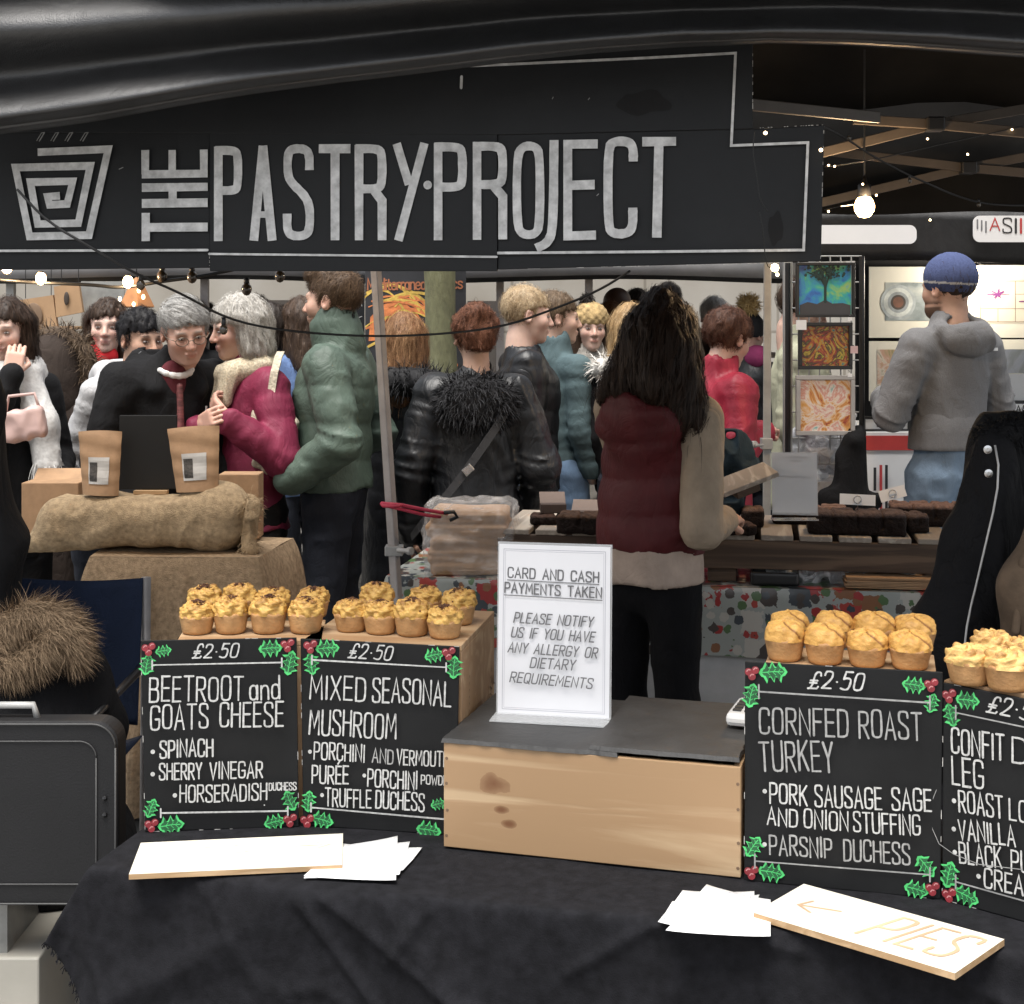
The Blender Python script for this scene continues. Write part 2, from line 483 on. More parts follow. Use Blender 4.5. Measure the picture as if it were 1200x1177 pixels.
class Ink:
    """strokes of paint on a frame, each stroke a hair above the one before"""
    def __init__(s, fr, z=0.0006): s.fr, s.mb, s.z = fr, MB(), z
    def stroke(s, pts, w, closed=False, mi=0, wob=0.0, cap='r'):
        s.z += 0.00006
        n = len(pts)
        if n < 2: return
        P2 = [Vector(p) for p in pts]
        L, Rr = [], []
        for i in range(n):
            if closed: a, b = P2[(i - 1) % n], P2[(i + 1) % n]
            else: a, b = P2[max(i - 1, 0)], P2[min(i + 1, n - 1)]
            d1 = (P2[i] - a) if (P2[i] - a).length > 1e-9 else (b - P2[i])
            d2 = (b - P2[i]) if (b - P2[i]).length > 1e-9 else d1
            d1 = d1.normalized(); d2 = d2.normalized()
            n1 = Vector((-d1.y, d1.x)); n2 = Vector((-d2.y, d2.x))
            m = n1 + n2
            if m.length < 0.3: m = n1.copy()
            m = m.normalized()
            k = 1.0 / max(0.45, m.dot(n1))
            ww = w / 2 * k * (1 + wob * random.uniform(-1, 1))
            L.append(P2[i] + m * ww); Rr.append(P2[i] - m * ww)
        vs = [s.fr.at(p.x, p.y, s.z) for p in L] + [s.fr.at(p.x, p.y, s.z) for p in Rr]
        fs = [(i, i + 1, n + i + 1, n + i) for i in range(n - 1)]
        if closed: fs.append((n - 1, 0, n, 2 * n - 1))
        s.mb.add(vs, fs, mi)
        if cap == 'r' and not closed:
            for (c, o) in ((P2[0], P2[1]), (P2[-1], P2[-2])):
                d = (c - o).normalized()
                a0 = math.atan2(d.y, d.x)
                q = [c + Vector((math.cos(a0 + t), math.sin(a0 + t))) * (w / 2) for t in [math.pi * (k / 6 - .5) for k in range(7)]]
                s.mb.add([s.fr.at(p.x, p.y, s.z) for p in q], [tuple(range(7))], mi)
    def poly(s, pts, mi=0):
        s.z += 0.00006
        s.mb.add([s.fr.at(x, y, s.z) for x, y in pts], [tuple(range(len(pts)))], mi)
    def disc(s, c, r, mi=0, n=14, ry=None):
        ry = ry or r
        s.poly([(c[0] + r * math.cos(2 * math.pi * k / n), c[1] + ry * math.sin(2 * math.pi * k / n)) for k in range(n)], mi)
    def text(s, txt, a, b, h, w, mi=0, slant=0.0, jit=0.0, wob=0.0, gap=0.2):
        """text from point a (baseline left) to point b (baseline right), height h, stroke width w; all in the frame's own plane"""
        tot = 0
        adv = []
        for ch in txt:
            gw = G[ch][0]
            adv.append(tot)
            tot += gw + gap
        tot -= gap
        a, b = Vector(a), Vector(b)
        ex = (b - a) / tot
        d = (b - a).normalized()
        ey = Vector((-d.y, d.x)) * h
        for ch, ax in zip(txt, adv):
            jy = random.uniform(-jit, jit); js = 1 + random.uniform(-jit, jit)
            for kind, pts in G[ch][1]:
                q = [(x, y * js + jy) for x, y in pts]
                if kind != 'l': q = chaikin(q, 2, kind == 'o')
                pp = [a + ex * (ax + x) + ey * y + d * (slant * y * h) for x, y in q]
                s.stroke(pp, w, kind == 'o', mi, wob)
    def textpx(s, txt, x0, y0, x1, y1, hp, wp, mi=0, **kw):
        wp *= .84  # the same, measured on the photo: pixels for the baseline, height and width
        a, b = s.fr.px(x0, y0), s.fr.px(x1, y1)
        t = s.fr.px(x0, y0 - 10)
        k = (Vector(t) - Vector(a)).length / 10
        s.text(txt, a, b, hp * k, wp * k, mi, **kw)
    def linepx(s, pts, wp, mi=0, **kw):
        q = [s.fr.px(*p) for p in pts]
        k = (Vector(s.fr.px(pts[0][0] + 10, pts[0][1])) - Vector(q[0])).length / 10
        s.stroke(q, wp * k, False, mi, **kw)
    def build(s, name, mats, parent=None): return s.mb.build(name, mats, parent)

# ------------------------------------------------------------------ shapes grown from distance fields (bodies, cloth, hair, food)
_rng = np.random.RandomState(5)
_LAT = _rng.rand(32, 32, 32).astype(np.float32)
def vnoise(Q):
    q = np.floor(Q).astype(np.int32); f = (Q - q).astype(np.float32); f = f * f * (3 - 2 * f)
    i0 = q & 31; i1 = (q + 1) & 31
    x0, y0, z0 = i0[..., 0], i0[..., 1], i0[..., 2]; x1, y1, z1 = i1[..., 0], i1[..., 1], i1[..., 2]
    fx, fy, fz = f[..., 0], f[..., 1], f[..., 2]
    L = _LAT
    a = L[x0, y0, z0] * (1 - fx) + L[x1, y0, z0] * fx
    b = L[x0, y1, z0] * (1 - fx) + L[x1, y1, z0] * fx
    c = L[x0, y0, z1] * (1 - fx) + L[x1, y0, z1] * fx
    d = L[x0, y1, z1] * (1 - fx) + L[x1, y1, z1] * fx
    return (a * (1 - fy) + b * fy) * (1 - fz) + (c * (1 - fy) + d * fy) * fz
def ridge(Q): return 1 - np.abs(2 * vnoise(Q) - 1) * 2
def nets(F, org, h):
    S = F < 0
    nx, ny, nz = F.shape
    cs = [(0,0,0),(1,0,0),(0,1,0),(1,1,0),(0,0,1),(1,0,1),(0,1,1),(1,1,1)]
    cnt = sum(S[a:nx - 1 + a, b:ny - 1 + b, c:nz - 1 + c].astype(np.int8) for a, b, c in cs)
    mask = (cnt > 0) & (cnt < 8)
    I, J, K = np.nonzero(mask)
    f = np.stack([F[I + a, J + b, K + c] for a, b, c in cs], 1)
    acc = np.zeros((len(I), 3), np.float32); num = np.zeros(len(I), np.float32)
    C = np.array(cs, np.float32)
    for e0 in range(8):
        for bit in (1, 2, 4):
            if e0 & bit: continue
            e1 = e0 | bit
            a, b = f[:, e0], f[:, e1]
            cr = (a < 0) != (b < 0)
            den = np.where(cr, a - b, 1)
            t = np.where(cr, a / den, 0)[:, None]
            acc += np.where(cr[:, None], C[e0] + (C[e1] - C[e0]) * t, 0)
            num += cr
    V = (acc / num[:, None] + np.stack([I, J, K], 1)) * h + np.asarray(org, np.float32)
    idx = np.full(mask.shape, -1, np.int32); idx[mask] = np.arange(len(I))
    faces = []
    for ax in range(3):
        A = S[:-1, 1:-1, 1:-1] if ax == 0 else S[1:-1, :-1, 1:-1] if ax == 1 else S[1:-1, 1:-1, :-1]
        B = S[1:, 1:-1, 1:-1] if ax == 0 else S[1:-1, 1:, 1:-1] if ax == 1 else S[1:-1, 1:-1, 1:]
        i, j, k = np.nonzero(A != B)
        flip = ~A[i, j, k]
        if ax == 0: q = [idx[i, j, k], idx[i, j + 1, k], idx[i, j + 1, k + 1], idx[i, j, k + 1]]
        elif ax == 1: q = [idx[i, j, k], idx[i, j, k + 1], idx[i + 1, j, k + 1], idx[i + 1, j, k]]
        else: q = [idx[i, j, k], idx[i + 1, j, k], idx[i + 1, j + 1, k], idx[i, j + 1, k]]
        q = np.stack(q, 1)
        q[flip] = q[flip][:, ::-1]
        faces.append(q)
    Fc = np.concatenate(faces)
    return V, Fc[(Fc >= 0).all(1)]
class SDF:
    def __init__(s): s.ops = []; s.post = []
    def cap(s, a, b, ra, rb=None, k=0.02, flat=None, op='u', disp=None):
        s.ops.append(('cap', np.array(a, np.float32), np.array(b, np.float32), ra, ra if rb is None else rb, k, flat, op)); return s
    def ell(s, c, r, k=0.02, rot=None, op='u'):
        s.ops.append(('ell', np.array(c, np.float32), np.array(r, np.float32), None, None, k, None if rot is None else np.array(rot, np.float32), op)); return s
    def box(s, c, half, rd=0.01, k=0.005, rot=None, op='u'):
        s.ops.append(('box', np.array(c, np.float32), np.array(half, np.float32), rd, None, k, None if rot is None else np.array(rot, np.float32), op)); return s
    def fn(s, f, op='x'): s.post.append((f, op)); return s          # 'x' intersect, '+' displace
    def bounds(s):
        lo, hi = [], []
        for o in s.ops:
            if o[7] == 's': continue
            if o[0] == 'cap':
                r = max(o[3], o[4])
                lo += [np.minimum(o[1], o[2]) - r]; hi += [np.maximum(o[1], o[2]) + r]
            elif o[0] == 'ell':
                r = o[2] if o[6] is None else np.full(3, o[2].max())
                lo.append(o[1] - r); hi.append(o[1] + r)
            else:
                r = o[2] if o[6] is None else np.full(3, np.linalg.norm(o[2]))
                lo.append(o[1] - r); hi.append(o[1] + r)
        return np.min(lo, 0), np.max(hi, 0)
    def mesh(s, h, pad=0.035):
        lo, hi = s.bounds()
        lo -= pad; hi += pad
        n = np.ceil((hi - lo) / h).astype(int) + 1
        ax = [lo[i] + h * np.arange(n[i], dtype=np.float32) for i in range(3)]
        Q = np.stack(np.meshgrid(*ax, indexing='ij'), -1).astype(np.float32)
        F = None
        for o in s.ops:
            if o[0] == 'cap':
                pa = Q - o[1]; ba = o[2] - o[1]
                if o[6] is not None:
                    nrm = np.array(o[6][0], np.float32); g = 1 / o[6][1] - 1
                    pa = pa + (pa @ nrm)[..., None] * nrm * g
                    ba = ba + (ba @ nrm) * nrm * g
                t = np.clip((pa @ ba) / max(float(ba @ ba), 1e-9), 0, 1)
                d = np.linalg.norm(pa - t[..., None] * ba, axis=-1) - (o[3] + (o[4] - o[3]) * t)
            elif o[0] == 'ell':
                q = Q - o[1]
                if o[6] is not None: q = q @ o[6]
                k0 = np.linalg.norm(q / o[2], axis=-1); k1 = np.linalg.norm(q / o[2] ** 2, axis=-1)
                d = k0 * (k0 - 1) / np.maximum(k1, 1e-6)
            else:
                q = Q - o[1]
                if o[6] is not None: q = q @ o[6]
                q = np.abs(q) - (o[2] - o[3])
                d = np.linalg.norm(np.maximum(q, 0), axis=-1) + np.minimum(q.max(-1), 0) - o[3]
            k, op = o[5], o[7]
            if F is None: F = d; continue
            if op == 'u':
                hh = np.clip(.5 + .5 * (d - F) / k, 0, 1)
                F = d * (1 - hh) + F * hh - k * hh * (1 - hh)
            else:
                hh = np.clip(.5 - .5 * (F + d) / k, 0, 1)
                F = F * (1 - hh) - d * hh + k * hh * (1 - hh)
        for f, op in s.post:
            g = f(Q)
            F = np.maximum(F, g) if op == 'x' else F + g if op == '+' else np.minimum(F, g)
        # keep the outermost shell of the grid outside
        F[0] = F[-1] = 1; F[:, 0] = F[:, -1] = 1; F[:, :, 0] = F[:, :, -1] = 1
        return nets(F, lo, h)
def normals_np(V, F):
    a, b, c = V[F[:, 0]], V[F[:, 1]], V[F[:, 2]]
    fn = np.cross(b - a, c - a)
    N = np.zeros_like(V)
    for i in range(F.shape[1]): np.add.at(N, F[:, i], fn)
    return N / np.maximum(np.linalg.norm(N, axis=1, keepdims=True), 1e-9)
def strands(V, F, n, L, w, mode='hair', segs=5, comb=(0, 0, -1), jit=0.3, seed=1, off=0.003, keep=None, rise=0.8, droop=0.35):
    """thin tapered ribbons of hair lying along a surface (hair) or standing off it (fur); returns verts, quads"""
    rr = np.random.RandomState(seed)
    N = normals_np(V, F)
    pick = np.arange(len(V))
    if keep is not None: pick = pick[keep(V)]
    if len(pick) == 0: return np.zeros((0, 3)), np.zeros((0, 4), int)
    ids = pick[rr.randint(0, len(pick), n)]
    p = V[ids] + rr.normal(0, .003, (n, 3)); nr = N[ids]
    g = np.array(comb, float)[None] + rr.normal(0, jit, (n, 3))
    bv = BVHTree.FromPolygons([tuple(x) for x in V.tolist()], [tuple(x) for x in F.tolist()]) if mode == 'hair' else None
    ln = L * rr.uniform(.6, 1.25, (n, 1)); o = off * rr.uniform(.2, 1.6, (n, 1))
    lines = [p + nr * (o if mode == 'hair' else 0)]
    nrs = [nr]
    d = g - (g * nr).sum(1, keepdims=True) * nr * (1.0 if mode == 'hair' else 0.0)
    if mode == 'fur': d = nr * rise + g * (1 - rise) + rr.normal(0, jit, (n, 3))
    d /= np.maximum(np.linalg.norm(d, axis=1, keepdims=True), 1e-6)
    for s_ in range(segs):
        q = lines[-1] + d * ln / segs
        if mode == 'hair':
            nn = nr.copy()
            for i in range(n):
                l_, n_, _, dist = bv.find_nearest(q[i])
                if l_ is not None and dist < 0.05:
                    q[i] = np.array(l_) + np.array(n_) * o[i, 0]; nn[i] = n_
            nr = nn
            gg = g * .8 + d * .6 + rr.normal(0, jit * .25, (n, 3))
            d = gg - (gg * nr).sum(1, keepdims=True) * nr
        else:
            d = d + np.array([0, 0, -droop]) + rr.normal(0, jit * .3, (n, 3))
        d /= np.maximum(np.linalg.norm(d, axis=1, keepdims=True), 1e-6)
        lines.append(q); nrs.append(nr)
    VV, FF = [], []
    m = segs + 1
    for s_ in range(m):
        t = lines[min(s_ + 1, m - 1)] - lines[max(s_ - 1, 0)]
        sd = np.cross(t, nrs[s_])
        bad = np.linalg.norm(sd, axis=1) < 1e-7
        sd[bad] = [1e-3, 0, 0]
        sd /= np.linalg.norm(sd, axis=1, keepdims=True)
        ww = w * (1 - (s_ / segs) ** 2 * .85)
        VV += [lines[s_] + sd * ww / 2, lines[s_] - sd * ww / 2]
    VV = np.stack(VV, 1)                               # n, 2m, 3
    base = (np.arange(n) * 2 * m)[:, None]
    for s_ in range(segs):
        FF.append(base + np.array([[2 * s_, 2 * s_ + 1, 2 * s_ + 3, 2 * s_ + 2]]))
    return VV.reshape(-1, 3), np.concatenate(FF)
def join(*parts):
    V, F, o = [], [], 0
    for v, f in parts:
        V.append(v); F.append(np.asarray(f) + o); o += len(v)
    return np.concatenate(V), np.concatenate(F)
# ================================================================== THE PLACE: ground, wall, stalls, canopies
TH = 13.0
U = Vector((math.cos(R(TH)), -math.sin(R(TH)), 0))    # along our counter, to the right (its right end is nearer)
W_ = Vector((math.sin(R(TH)), math.cos(R(TH)), 0))    # away from the photographer
BLACK_CLOTH = M_cloth('black_cloth', (0.010, 0.010, 0.012), rough=0.9, var=0.4, scale=40, bump=0.5, bscale=420, bdist=0.0015, spec=0.15, wrinkle=.10, wscale=6)
CANVAS = M_cloth('black_canvas', (0.011, 0.011, 0.0115), rough=0.47, var=0.35, scale=30, bump=0.5, bscale=380, bdist=0.002, spec=0.5, wrinkle=.16, wscale=4)
CANVAS_IN = M('black_canvas_inside', (0.012, 0.0115, 0.011), rough=0.85, var=0.3, scale=4, spec=.1)
ALU = M('dull_aluminium', (0.36, 0.36, 0.35), rough=0.5, var=0.15, scale=15, metal=0.35)
POST = M('grey_steel_post', (0.30, 0.28, 0.27), rough=0.45, var=0.15, scale=18, metal=0.3)
PLASTIC = M('black_plastic', (0.012, 0.012, 0.013), rough=0.4, var=0.2)
WHITE_P = M('white_paint_lettering', (0.60, 0.60, 0.595), rough=0.7, var=0.3, scale=45)
CHALK = M('white_chalk_pen', (0.43, 0.43, 0.42), rough=0.8, var=0.28, scale=160)
CHALK_G = M('grey_chalk_pen', (0.27, 0.27, 0.265), rough=0.8, var=0.3, scale=90)
PAPER = M('white_paper', (0.8, 0.8, 0.8), rough=0.7, var=0.02, scale=10)
KRAFT = M('kraft_paper', (0.36, 0.22, 0.12), rough=0.75, var=0.14, scale=22, bump=0.2, bscale=60)
STEEL = M('shiny_steel', (0.6, 0.6, 0.6), rough=0.25, metal=1.0, var=0.1)
CLEAR = M_clear('clear_acrylic', (0.9, 0.92, 0.93), 0.06, 0.72)
FILM = M_clear('clear_film', (0.85, 0.85, 0.85), 0.12, 0.8, wrinkle=0.9)

# ---- ground: stone setts
def paving():
    m, nt, b = _base('stone_paving')
    v = _coord(nt)
    br = _tex(nt, 'ShaderNodeTexBrick', 1.0, v)
    br.inputs['Color1'].default_value = (0.17, 0.165, 0.155, 1); br.inputs['Color2'].default_value = (0.25, 0.24, 0.225, 1)
    br.inputs['Mortar'].default_value = (0.06, 0.058, 0.055, 1)
    br.inputs['Brick Width'].default_value = 0.32; br.inputs['Row Height'].default_value = 0.16; br.inputs['Mortar Size'].default_value = 0.008
    n = _tex(nt, 'ShaderNodeTexNoise', 9.0, v, Detail=6.0)
    mx = nt.nodes.new('ShaderNodeMix'); mx.data_type = 'RGBA'; mx.blend_type = 'MULTIPLY'; mx.inputs[0].default_value = 0.6
    nt.links.new(br.outputs['Color'], mx.inputs[6])
    nt.links.new(_ramp(nt, n.outputs['Fac'], [(0.3, (.6,) * 3), (0.7, (1.1,) * 3)]), mx.inputs[7])
    nt.links.new(mx.outputs[2], b.inputs['Base Color'])
    b.inputs['Roughness'].default_value = 0.6
    _bump(nt, b, br.outputs['Fac'], -0.4, 0.01)
    return m
g = MB().add([(-60, -30, 0), (60, -30, 0), (60, 90, 0), (-60, 90, 0)], [(0, 1, 2, 3)]).build('ground', paving())
tag(g, kind='structure')

# ---- far stone wall
def wallmat():
    m, nt, b = _base('pale_stone_wall')
    v = _coord(nt)
    sp = nt.nodes.new('ShaderNodeSeparateXYZ'); cb = nt.nodes.new('ShaderNodeCombineXYZ')
    nt.links.new(v, sp.inputs[0]); nt.links.new(sp.outputs['X'], cb.inputs['X']); nt.links.new(sp.outputs['Z'], cb.inputs['Y'])
    br = _tex(nt, 'ShaderNodeTexBrick', 1.0, cb.outputs[0])
    br.inputs['Color1'].default_value = (0.36, 0.335, 0.295, 1); br.inputs['Color2'].default_value = (0.42, 0.395, 0.35, 1)
    br.inputs['Mortar'].default_value = (0.25, 0.225, 0.19, 1)
    br.inputs['Brick Width'].default_value = 1.1; br.inputs['Row Height'].default_value = 0.5; br.inputs['Mortar Size'].default_value = 0.012
    n = _tex(nt, 'ShaderNodeTexNoise', 1.6, v, Detail=7.0)
    mx = nt.nodes.new('ShaderNodeMix'); mx.data_type = 'RGBA'; mx.blend_type = 'MULTIPLY'; mx.inputs[0].default_value = 0.8
    nt.links.new(br.outputs['Color'], mx.inputs[6])
    nt.links.new(_ramp(nt, n.outputs['Fac'], [(0.3, (.7, .66, .6)), (0.7, (1.05,) * 3)]), mx.inputs[7])
    nt.links.new(mx.outputs[2], b.inputs['Base Color'])
    b.inputs['Roughness'].default_value = 0.85
    return m
wall = thing('stone_building', 'pale stone block wall of the building behind the crowd', 'building', (0, 12.0, 0))
wb = MB()
wb.span((-14, 0, 0), (14, 0.6, 2.05)); wb.span((-14, 0, 2.05), (14, 0.5, 5.5))
wb.build('wall', wallmat(), wall)
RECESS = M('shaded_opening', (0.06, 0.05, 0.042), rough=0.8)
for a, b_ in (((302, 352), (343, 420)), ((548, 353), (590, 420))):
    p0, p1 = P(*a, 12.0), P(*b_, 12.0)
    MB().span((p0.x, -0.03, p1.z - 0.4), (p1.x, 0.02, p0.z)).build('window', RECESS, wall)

# ---- our gazebo: roof, front drape, posts, folding truss
gz = thing('gazebo', 'black market gazebo over the pie counter with drooping front canopy and folding metal truss', 'gazebo', (0, 4.0, 0))
def local(o, mb):                                     # shift collected points into the thing's own space
    mb.v = [tuple(Vector(v) - o.location) for v in mb.v]
    return mb
EAVE = 2.3
rf = MB()
def roof_pt(u, v):
    x = -3.4 + 7.0 * u
    y = 2.62 + (2.75 if x > .55 else 1.75) * v
    z = EAVE + 0.12 + 0.75 * (1 - abs(2 * v - 1)) - 0.05 * abs(math.sin(u * math.pi * 7))
    return (x, y, z)
rf.grid(roof_pt, 40, 16)
local(gz, rf).build('roof', CANVAS_IN, gz, smooth=True, thick=0.004)
lowx = [-200, 0, 100, 200, 300, 400, 500, 590, 700, 800, 900, 1000, 1100, 1200, 1400]
lowy = [186, 157, 143, 126, 110, 96, 84, 74, 62, 54, 50, 54, 60, 66, 78]
r2y = [158, 136, 122, 106, 91, 78, 66, 56, 46, 38, 36, 38, 42, 48, 58]
r1y = [52, 34, 27, 19, 12, 4, -4, -10, -16, -20, -24, -24, -22, -20, -16]
amp2 = [1, 1, 1, 1, 1, .95, .85, .7, .5, .35, .3, .35, .4, .4, .4]
amp1 = [1, 1, 1, 1, 1, 1, 1, 1, .9, .8, .7, .6, .6, .6, .6]
dr = MB()
def drape(u, v):
    px = -200 + 1600 * u
    a, b_, c = np.interp(px, lowx, r1y), np.interp(px, lowx, r2y), np.interp(px, lowx, lowy)
    A1, A2 = np.interp(px, lowx, amp1), np.interp(px, lowx, amp2)
    vk = [0, .25, .5, .78, .9, 1]
    py = np.interp(v, vk, [a - 75, a, a * .45 + b_ * .55, b_, b_ * .35 + c * .65, c])
    kz = [0.08, -0.050 * A1, 0.05, -0.030 * A2, 0.025, 0.06]
    i = max(0, min(4, int(np.searchsorted(vk, v, 'right')) - 1))
    t = (v - vk[i]) / (vk[i + 1] - vk[i]); t = (1 - math.cos(math.pi * t)) / 2
    dz = kz[i] * (1 - t) + kz[i + 1] * t
    X = (px - 600) / 600 * 0.86
    Z = 2.50 - 0.15 * X + dz + 0.004 * math.sin(px * .013 + v * 3) + .002 * math.sin(px * .037 - v * 9)
    return P(px, py + .8 * math.sin(px * .017), Z)
dr.grid(drape, 160, 90)
CANVAS_G = M_cloth('glossy_black_canvas', (0.012, 0.012, 0.0125), rough=0.48, var=0.35, scale=30, bump=0.5, bscale=380, bdist=0.002, spec=1.0, wrinkle=.14, wscale=4)
local(gz, dr).build('front_canopy', CANVAS_G, gz, smooth=True, thick=0.003)
# unseen overhang added to shade the counter, short at left for the drape's sheen
fx = MB().grid(lambda u, v: (-3.4 + 7 * u, 2.66 - (.10 + .50 * min(1, max(0, (-3.4 + 7 * u + .75) / .5))) * v, EAVE + 0.10 - 0.10 * v + 0.01 * math.sin(u * 40)), 60, 3)
local(gz, fx).build('shade_overhang', CANVAS, gz, smooth=True, thick=0.003)
def pole(root, top, bot, w, name='post', rot=0.6, mat=ALU):
    top, bot = Vector(top), Vector(bot)
    mb = MB().bar(bot, top, w, w, (math.sin(rot), math.cos(rot), 0))
    mb.v = [tuple(Vector(v) - root.location) for v in mb.v]
    return mb.build(name, mat, root, bevel=0.004)
t_, b_ = P(438.5, 285, 4.55), P(465, 700, 4.42)
k = b_.z / (t_.z - b_.z)
foot = b_ + (b_ - t_) * k
lp = pole(gz, t_ + (t_ - b_) * .3, foot, 0.027, rot=0.5, mat=POST)
tag(lp, 'leaning grey steel post tied with a red bungee')
mb = MB().box(P(462, 645, 4.44), (0.055, 0.05, 0.03)); mb.tube([P(466, 645, 4.40), P(480, 646, 4.36)], 0.008, 8); mb.tube([P(478, 646, 4.37), P(483, 646, 4.36)], 0.013, 8)
mb.v = [tuple(Vector(v) - gz.location) for v in mb.v]
mb.build('clamp', ALU, gz, bevel=0.003)
t_ = P(900, 250, 5.3)
pole(gz, (t_.x, 5.3, EAVE), (t_.x - 0.008, 5.3, 0), 0.028, rot=0.2)
mb = MB().box(P(898, 520, 5.29), (0.040, 0.045, 0.04)); mb.tube([P(894, 522, 5.26), P(886, 522, 5.22)], 0.006, 8); mb.tube([P(886, 521, 5.24), P(881, 521, 5.23)], 0.013, 8)
mb.v = [tuple(Vector(v) - gz.location) for v in mb.v]
mb.build('clamp', ALU, gz, bevel=0.003)
TRUSS = M('painted_truss_bar', (0.085, 0.07, 0.058), rough=0.5, var=0.15, scale=12)
for pts in ([(870, 122, 3.9), (1030, 138, 4.2)], [(1000, 140, 4.6), (1097, 146, 4.6), (1330, 168, 4.6)], [(940, 185, 4.62), (1095, 146, 4.62), (1330, 106, 4.62)],
            [(975, 178, 5.2), (1134, 197, 5.2), (1330, 214, 5.2)], [(940, 243, 5.22), (1134, 197, 5.22), (1330, 160, 5.22)]):
    for i in range(len(pts) - 1):
        p0, p1 = P(*pts[i]), P(*pts[i + 1])
        mb = MB().bar(p0, p1, 0.014, 0.032)
        mb.v = [tuple(Vector(v) - gz.location) for v in mb.v]
        mb.build('truss_bar', TRUSS, gz, bevel=0.002)
for q in ((1095, 146, 4.6), (1134, 197, 5.2)):
    mb = MB().box(P(*q), (0.055, 0.05, 0.045)); mb.v = [tuple(Vector(v) - gz.location) for v in mb.v]
    mb.build('truss_joint', PLASTIC, gz, bevel=0.005)
# added black sheet giving the dark shade behind the truss at the upper right
zb_, zt_ = P(0, 250, 5.45).z, 2.75
mb = MB().grid(lambda u, v: (0.62 + 3.1 * u, 5.45 + 0.012 * math.sin(u * 30), zb_ + .006 * math.sin(u * 21) * (1 - v) + (zt_ - zb_) * v), 40, 4)
mb.v = [tuple(Vector(v) - gz.location) for v in mb.v]
mb.build('dark_backing_sheet', CANVAS_IN, gz, smooth=True, thick=0.003)

# ---- the painted sign: four black boards
sg = thing('painted_sign', 'large black shop sign with white painted lettering and spiral cup under the gazebo', 'sign', (0, 2.75, 1.7), 0)
S_TH = 9.0
fs = Frame(Vector((0, 2.75, 1.7)), (math.cos(R(S_TH)), -math.sin(R(S_TH)), 0), (0, 0, 1))
def slate_board():
    m, nt, b = _base('black_sign_paint')
    v = _coord(nt)
    n = _tex(nt, 'ShaderNodeTexNoise', 3.0, v, Detail=8.0, Roughness=0.65)
    n2 = _tex(nt, 'ShaderNodeTexNoise', 40.0, v, Detail=5.0)
    c = _ramp(nt, n.outputs['Fac'], [(0.25, (0.007, 0.0075, 0.009)), (0.5, (0.012, 0.013, 0.0145)), (0.8, (0.022, 0.023, 0.025))])
    nt.links.new(c, b.inputs['Base Color'])
    mr = nt.nodes.new('ShaderNodeMapRange'); mr.inputs['To Min'].default_value = 0.45; mr.inputs['To Max'].default_value = 0.75
    nt.links.new(n.outputs['Fac'], mr.inputs['Value']); nt.links.new(mr.outputs[0], b.inputs['Roughness'])
    b.inputs['Specular IOR Level'].default_value = 0.3
    _bump(nt, b, n2.outputs['Fac'], 0.25, 0.002)
    return m
SIGNM = slate_board()
EDGE = M('chipped_white_edge', (0.4, 0.39, 0.37), rough=0.8, var=0.5, scale=60)
sg.location = (0, 0, 0)
def board(name, pts, z):
    mb = MB().slab([fs.px(*p) for p in pts], 0.012, fs, 0, z - 0.012)
    return mb.build(name, SIGNM, sg, bevel=0.0012)
board('sign_board', [(-150, 148), (246, 152), (246, 314), (-150, 318)], 0.0)
board('sign_board', [(246.6, 152), (583, 153), (583, 318), (246.6, 318)], 0.0045)
board('sign_board', [(583.6, 154), (881, 149), (884, 152), (966, 147), (962, 306), (583.6, 316)], 0.001)
board('sign_board', [(-60, 60), (588, 55), (882, 43), (882, 151.5), (583, 158.5), (-60, 155)], 0.0062)
# chipped pale edges
ek = MB()
for pts, z in (([(884, 150.5), (966, 146.5)], .002), ([(965.5, 147), (961.5, 306)], .002), ([(590, 316), (962, 307)], .002), ([(882, 43), (882, 150)], .0065), ([(800, 46.5), (882, 43)], .0065), ([(246.6, 296), (246.6, 318)], .006)):
    n = 26
    for i in range(n):
        if random.random() < 0.45: continue
        a = [pts[0][j] + (pts[1][j] - pts[0][j]) * i / n for j in (0, 1)]
        b_ = [pts[0][j] + (pts[1][j] - pts[0][j]) * (i + random.uniform(.5, 1)) / n for j in (0, 1)]
        p0, p1 = fs.px(*a), fs.px(*b_)
        ek.bar(fs.at(*p0, z - .001), fs.at(*p1, z - .001), random.uniform(.0006, .0016), random.uniform(.0006, .0016))
ek.build('chipped_edge', EDGE, sg)
ik = Ink(fs, 0.0066)
# spiral cup mark
ik.linepx([(46, 179), (128.5, 175.5), (106, 276), (36.5, 277.5), (20, 197), (107.5, 195), (93.5, 262), (46, 263), (37.5, 214), (87, 213), (80.5, 239.5), (60, 240.5), (57.5, 231), (72, 230)], 8.2, wob=.05, cap='s')
for x in (47, 63.5, 80, 98):
    ik.linepx([(x + 1, 166), (x + 7, 156)], 1.3, 1); ik.linepx([(x - 2, 165.5), (x + 3.5, 156.5), (x + 7, 156)], 1.0, 1)
# THE, turned to read upwards
def bars(lst, w):
    for p in lst: ik.linepx(p, w, wob=.06, cap='s')
bars([[(172.5, 250), (172.5, 283)], [(172.5, 267), (245, 266.5)]], 9.5)
bars([[(168, 220.5), (245, 219.5)], [(168, 239), (245, 238)], [(204, 220), (204, 239)]], 9.5)
bars([[(168, 205), (245, 204)], [(172, 176.5), (172, 205)], [(203.5, 176.5), (203.5, 205)], [(240.5, 176), (240.5, 205)]], 9)
def L(px, w=10.6, closed=False):
    q = [fs.px(*p) for p in px]
    ik.stroke(q, w * 2.75 / FPX, closed, 0, .05, 's')
def curve(px): return chaikin(px, 2)
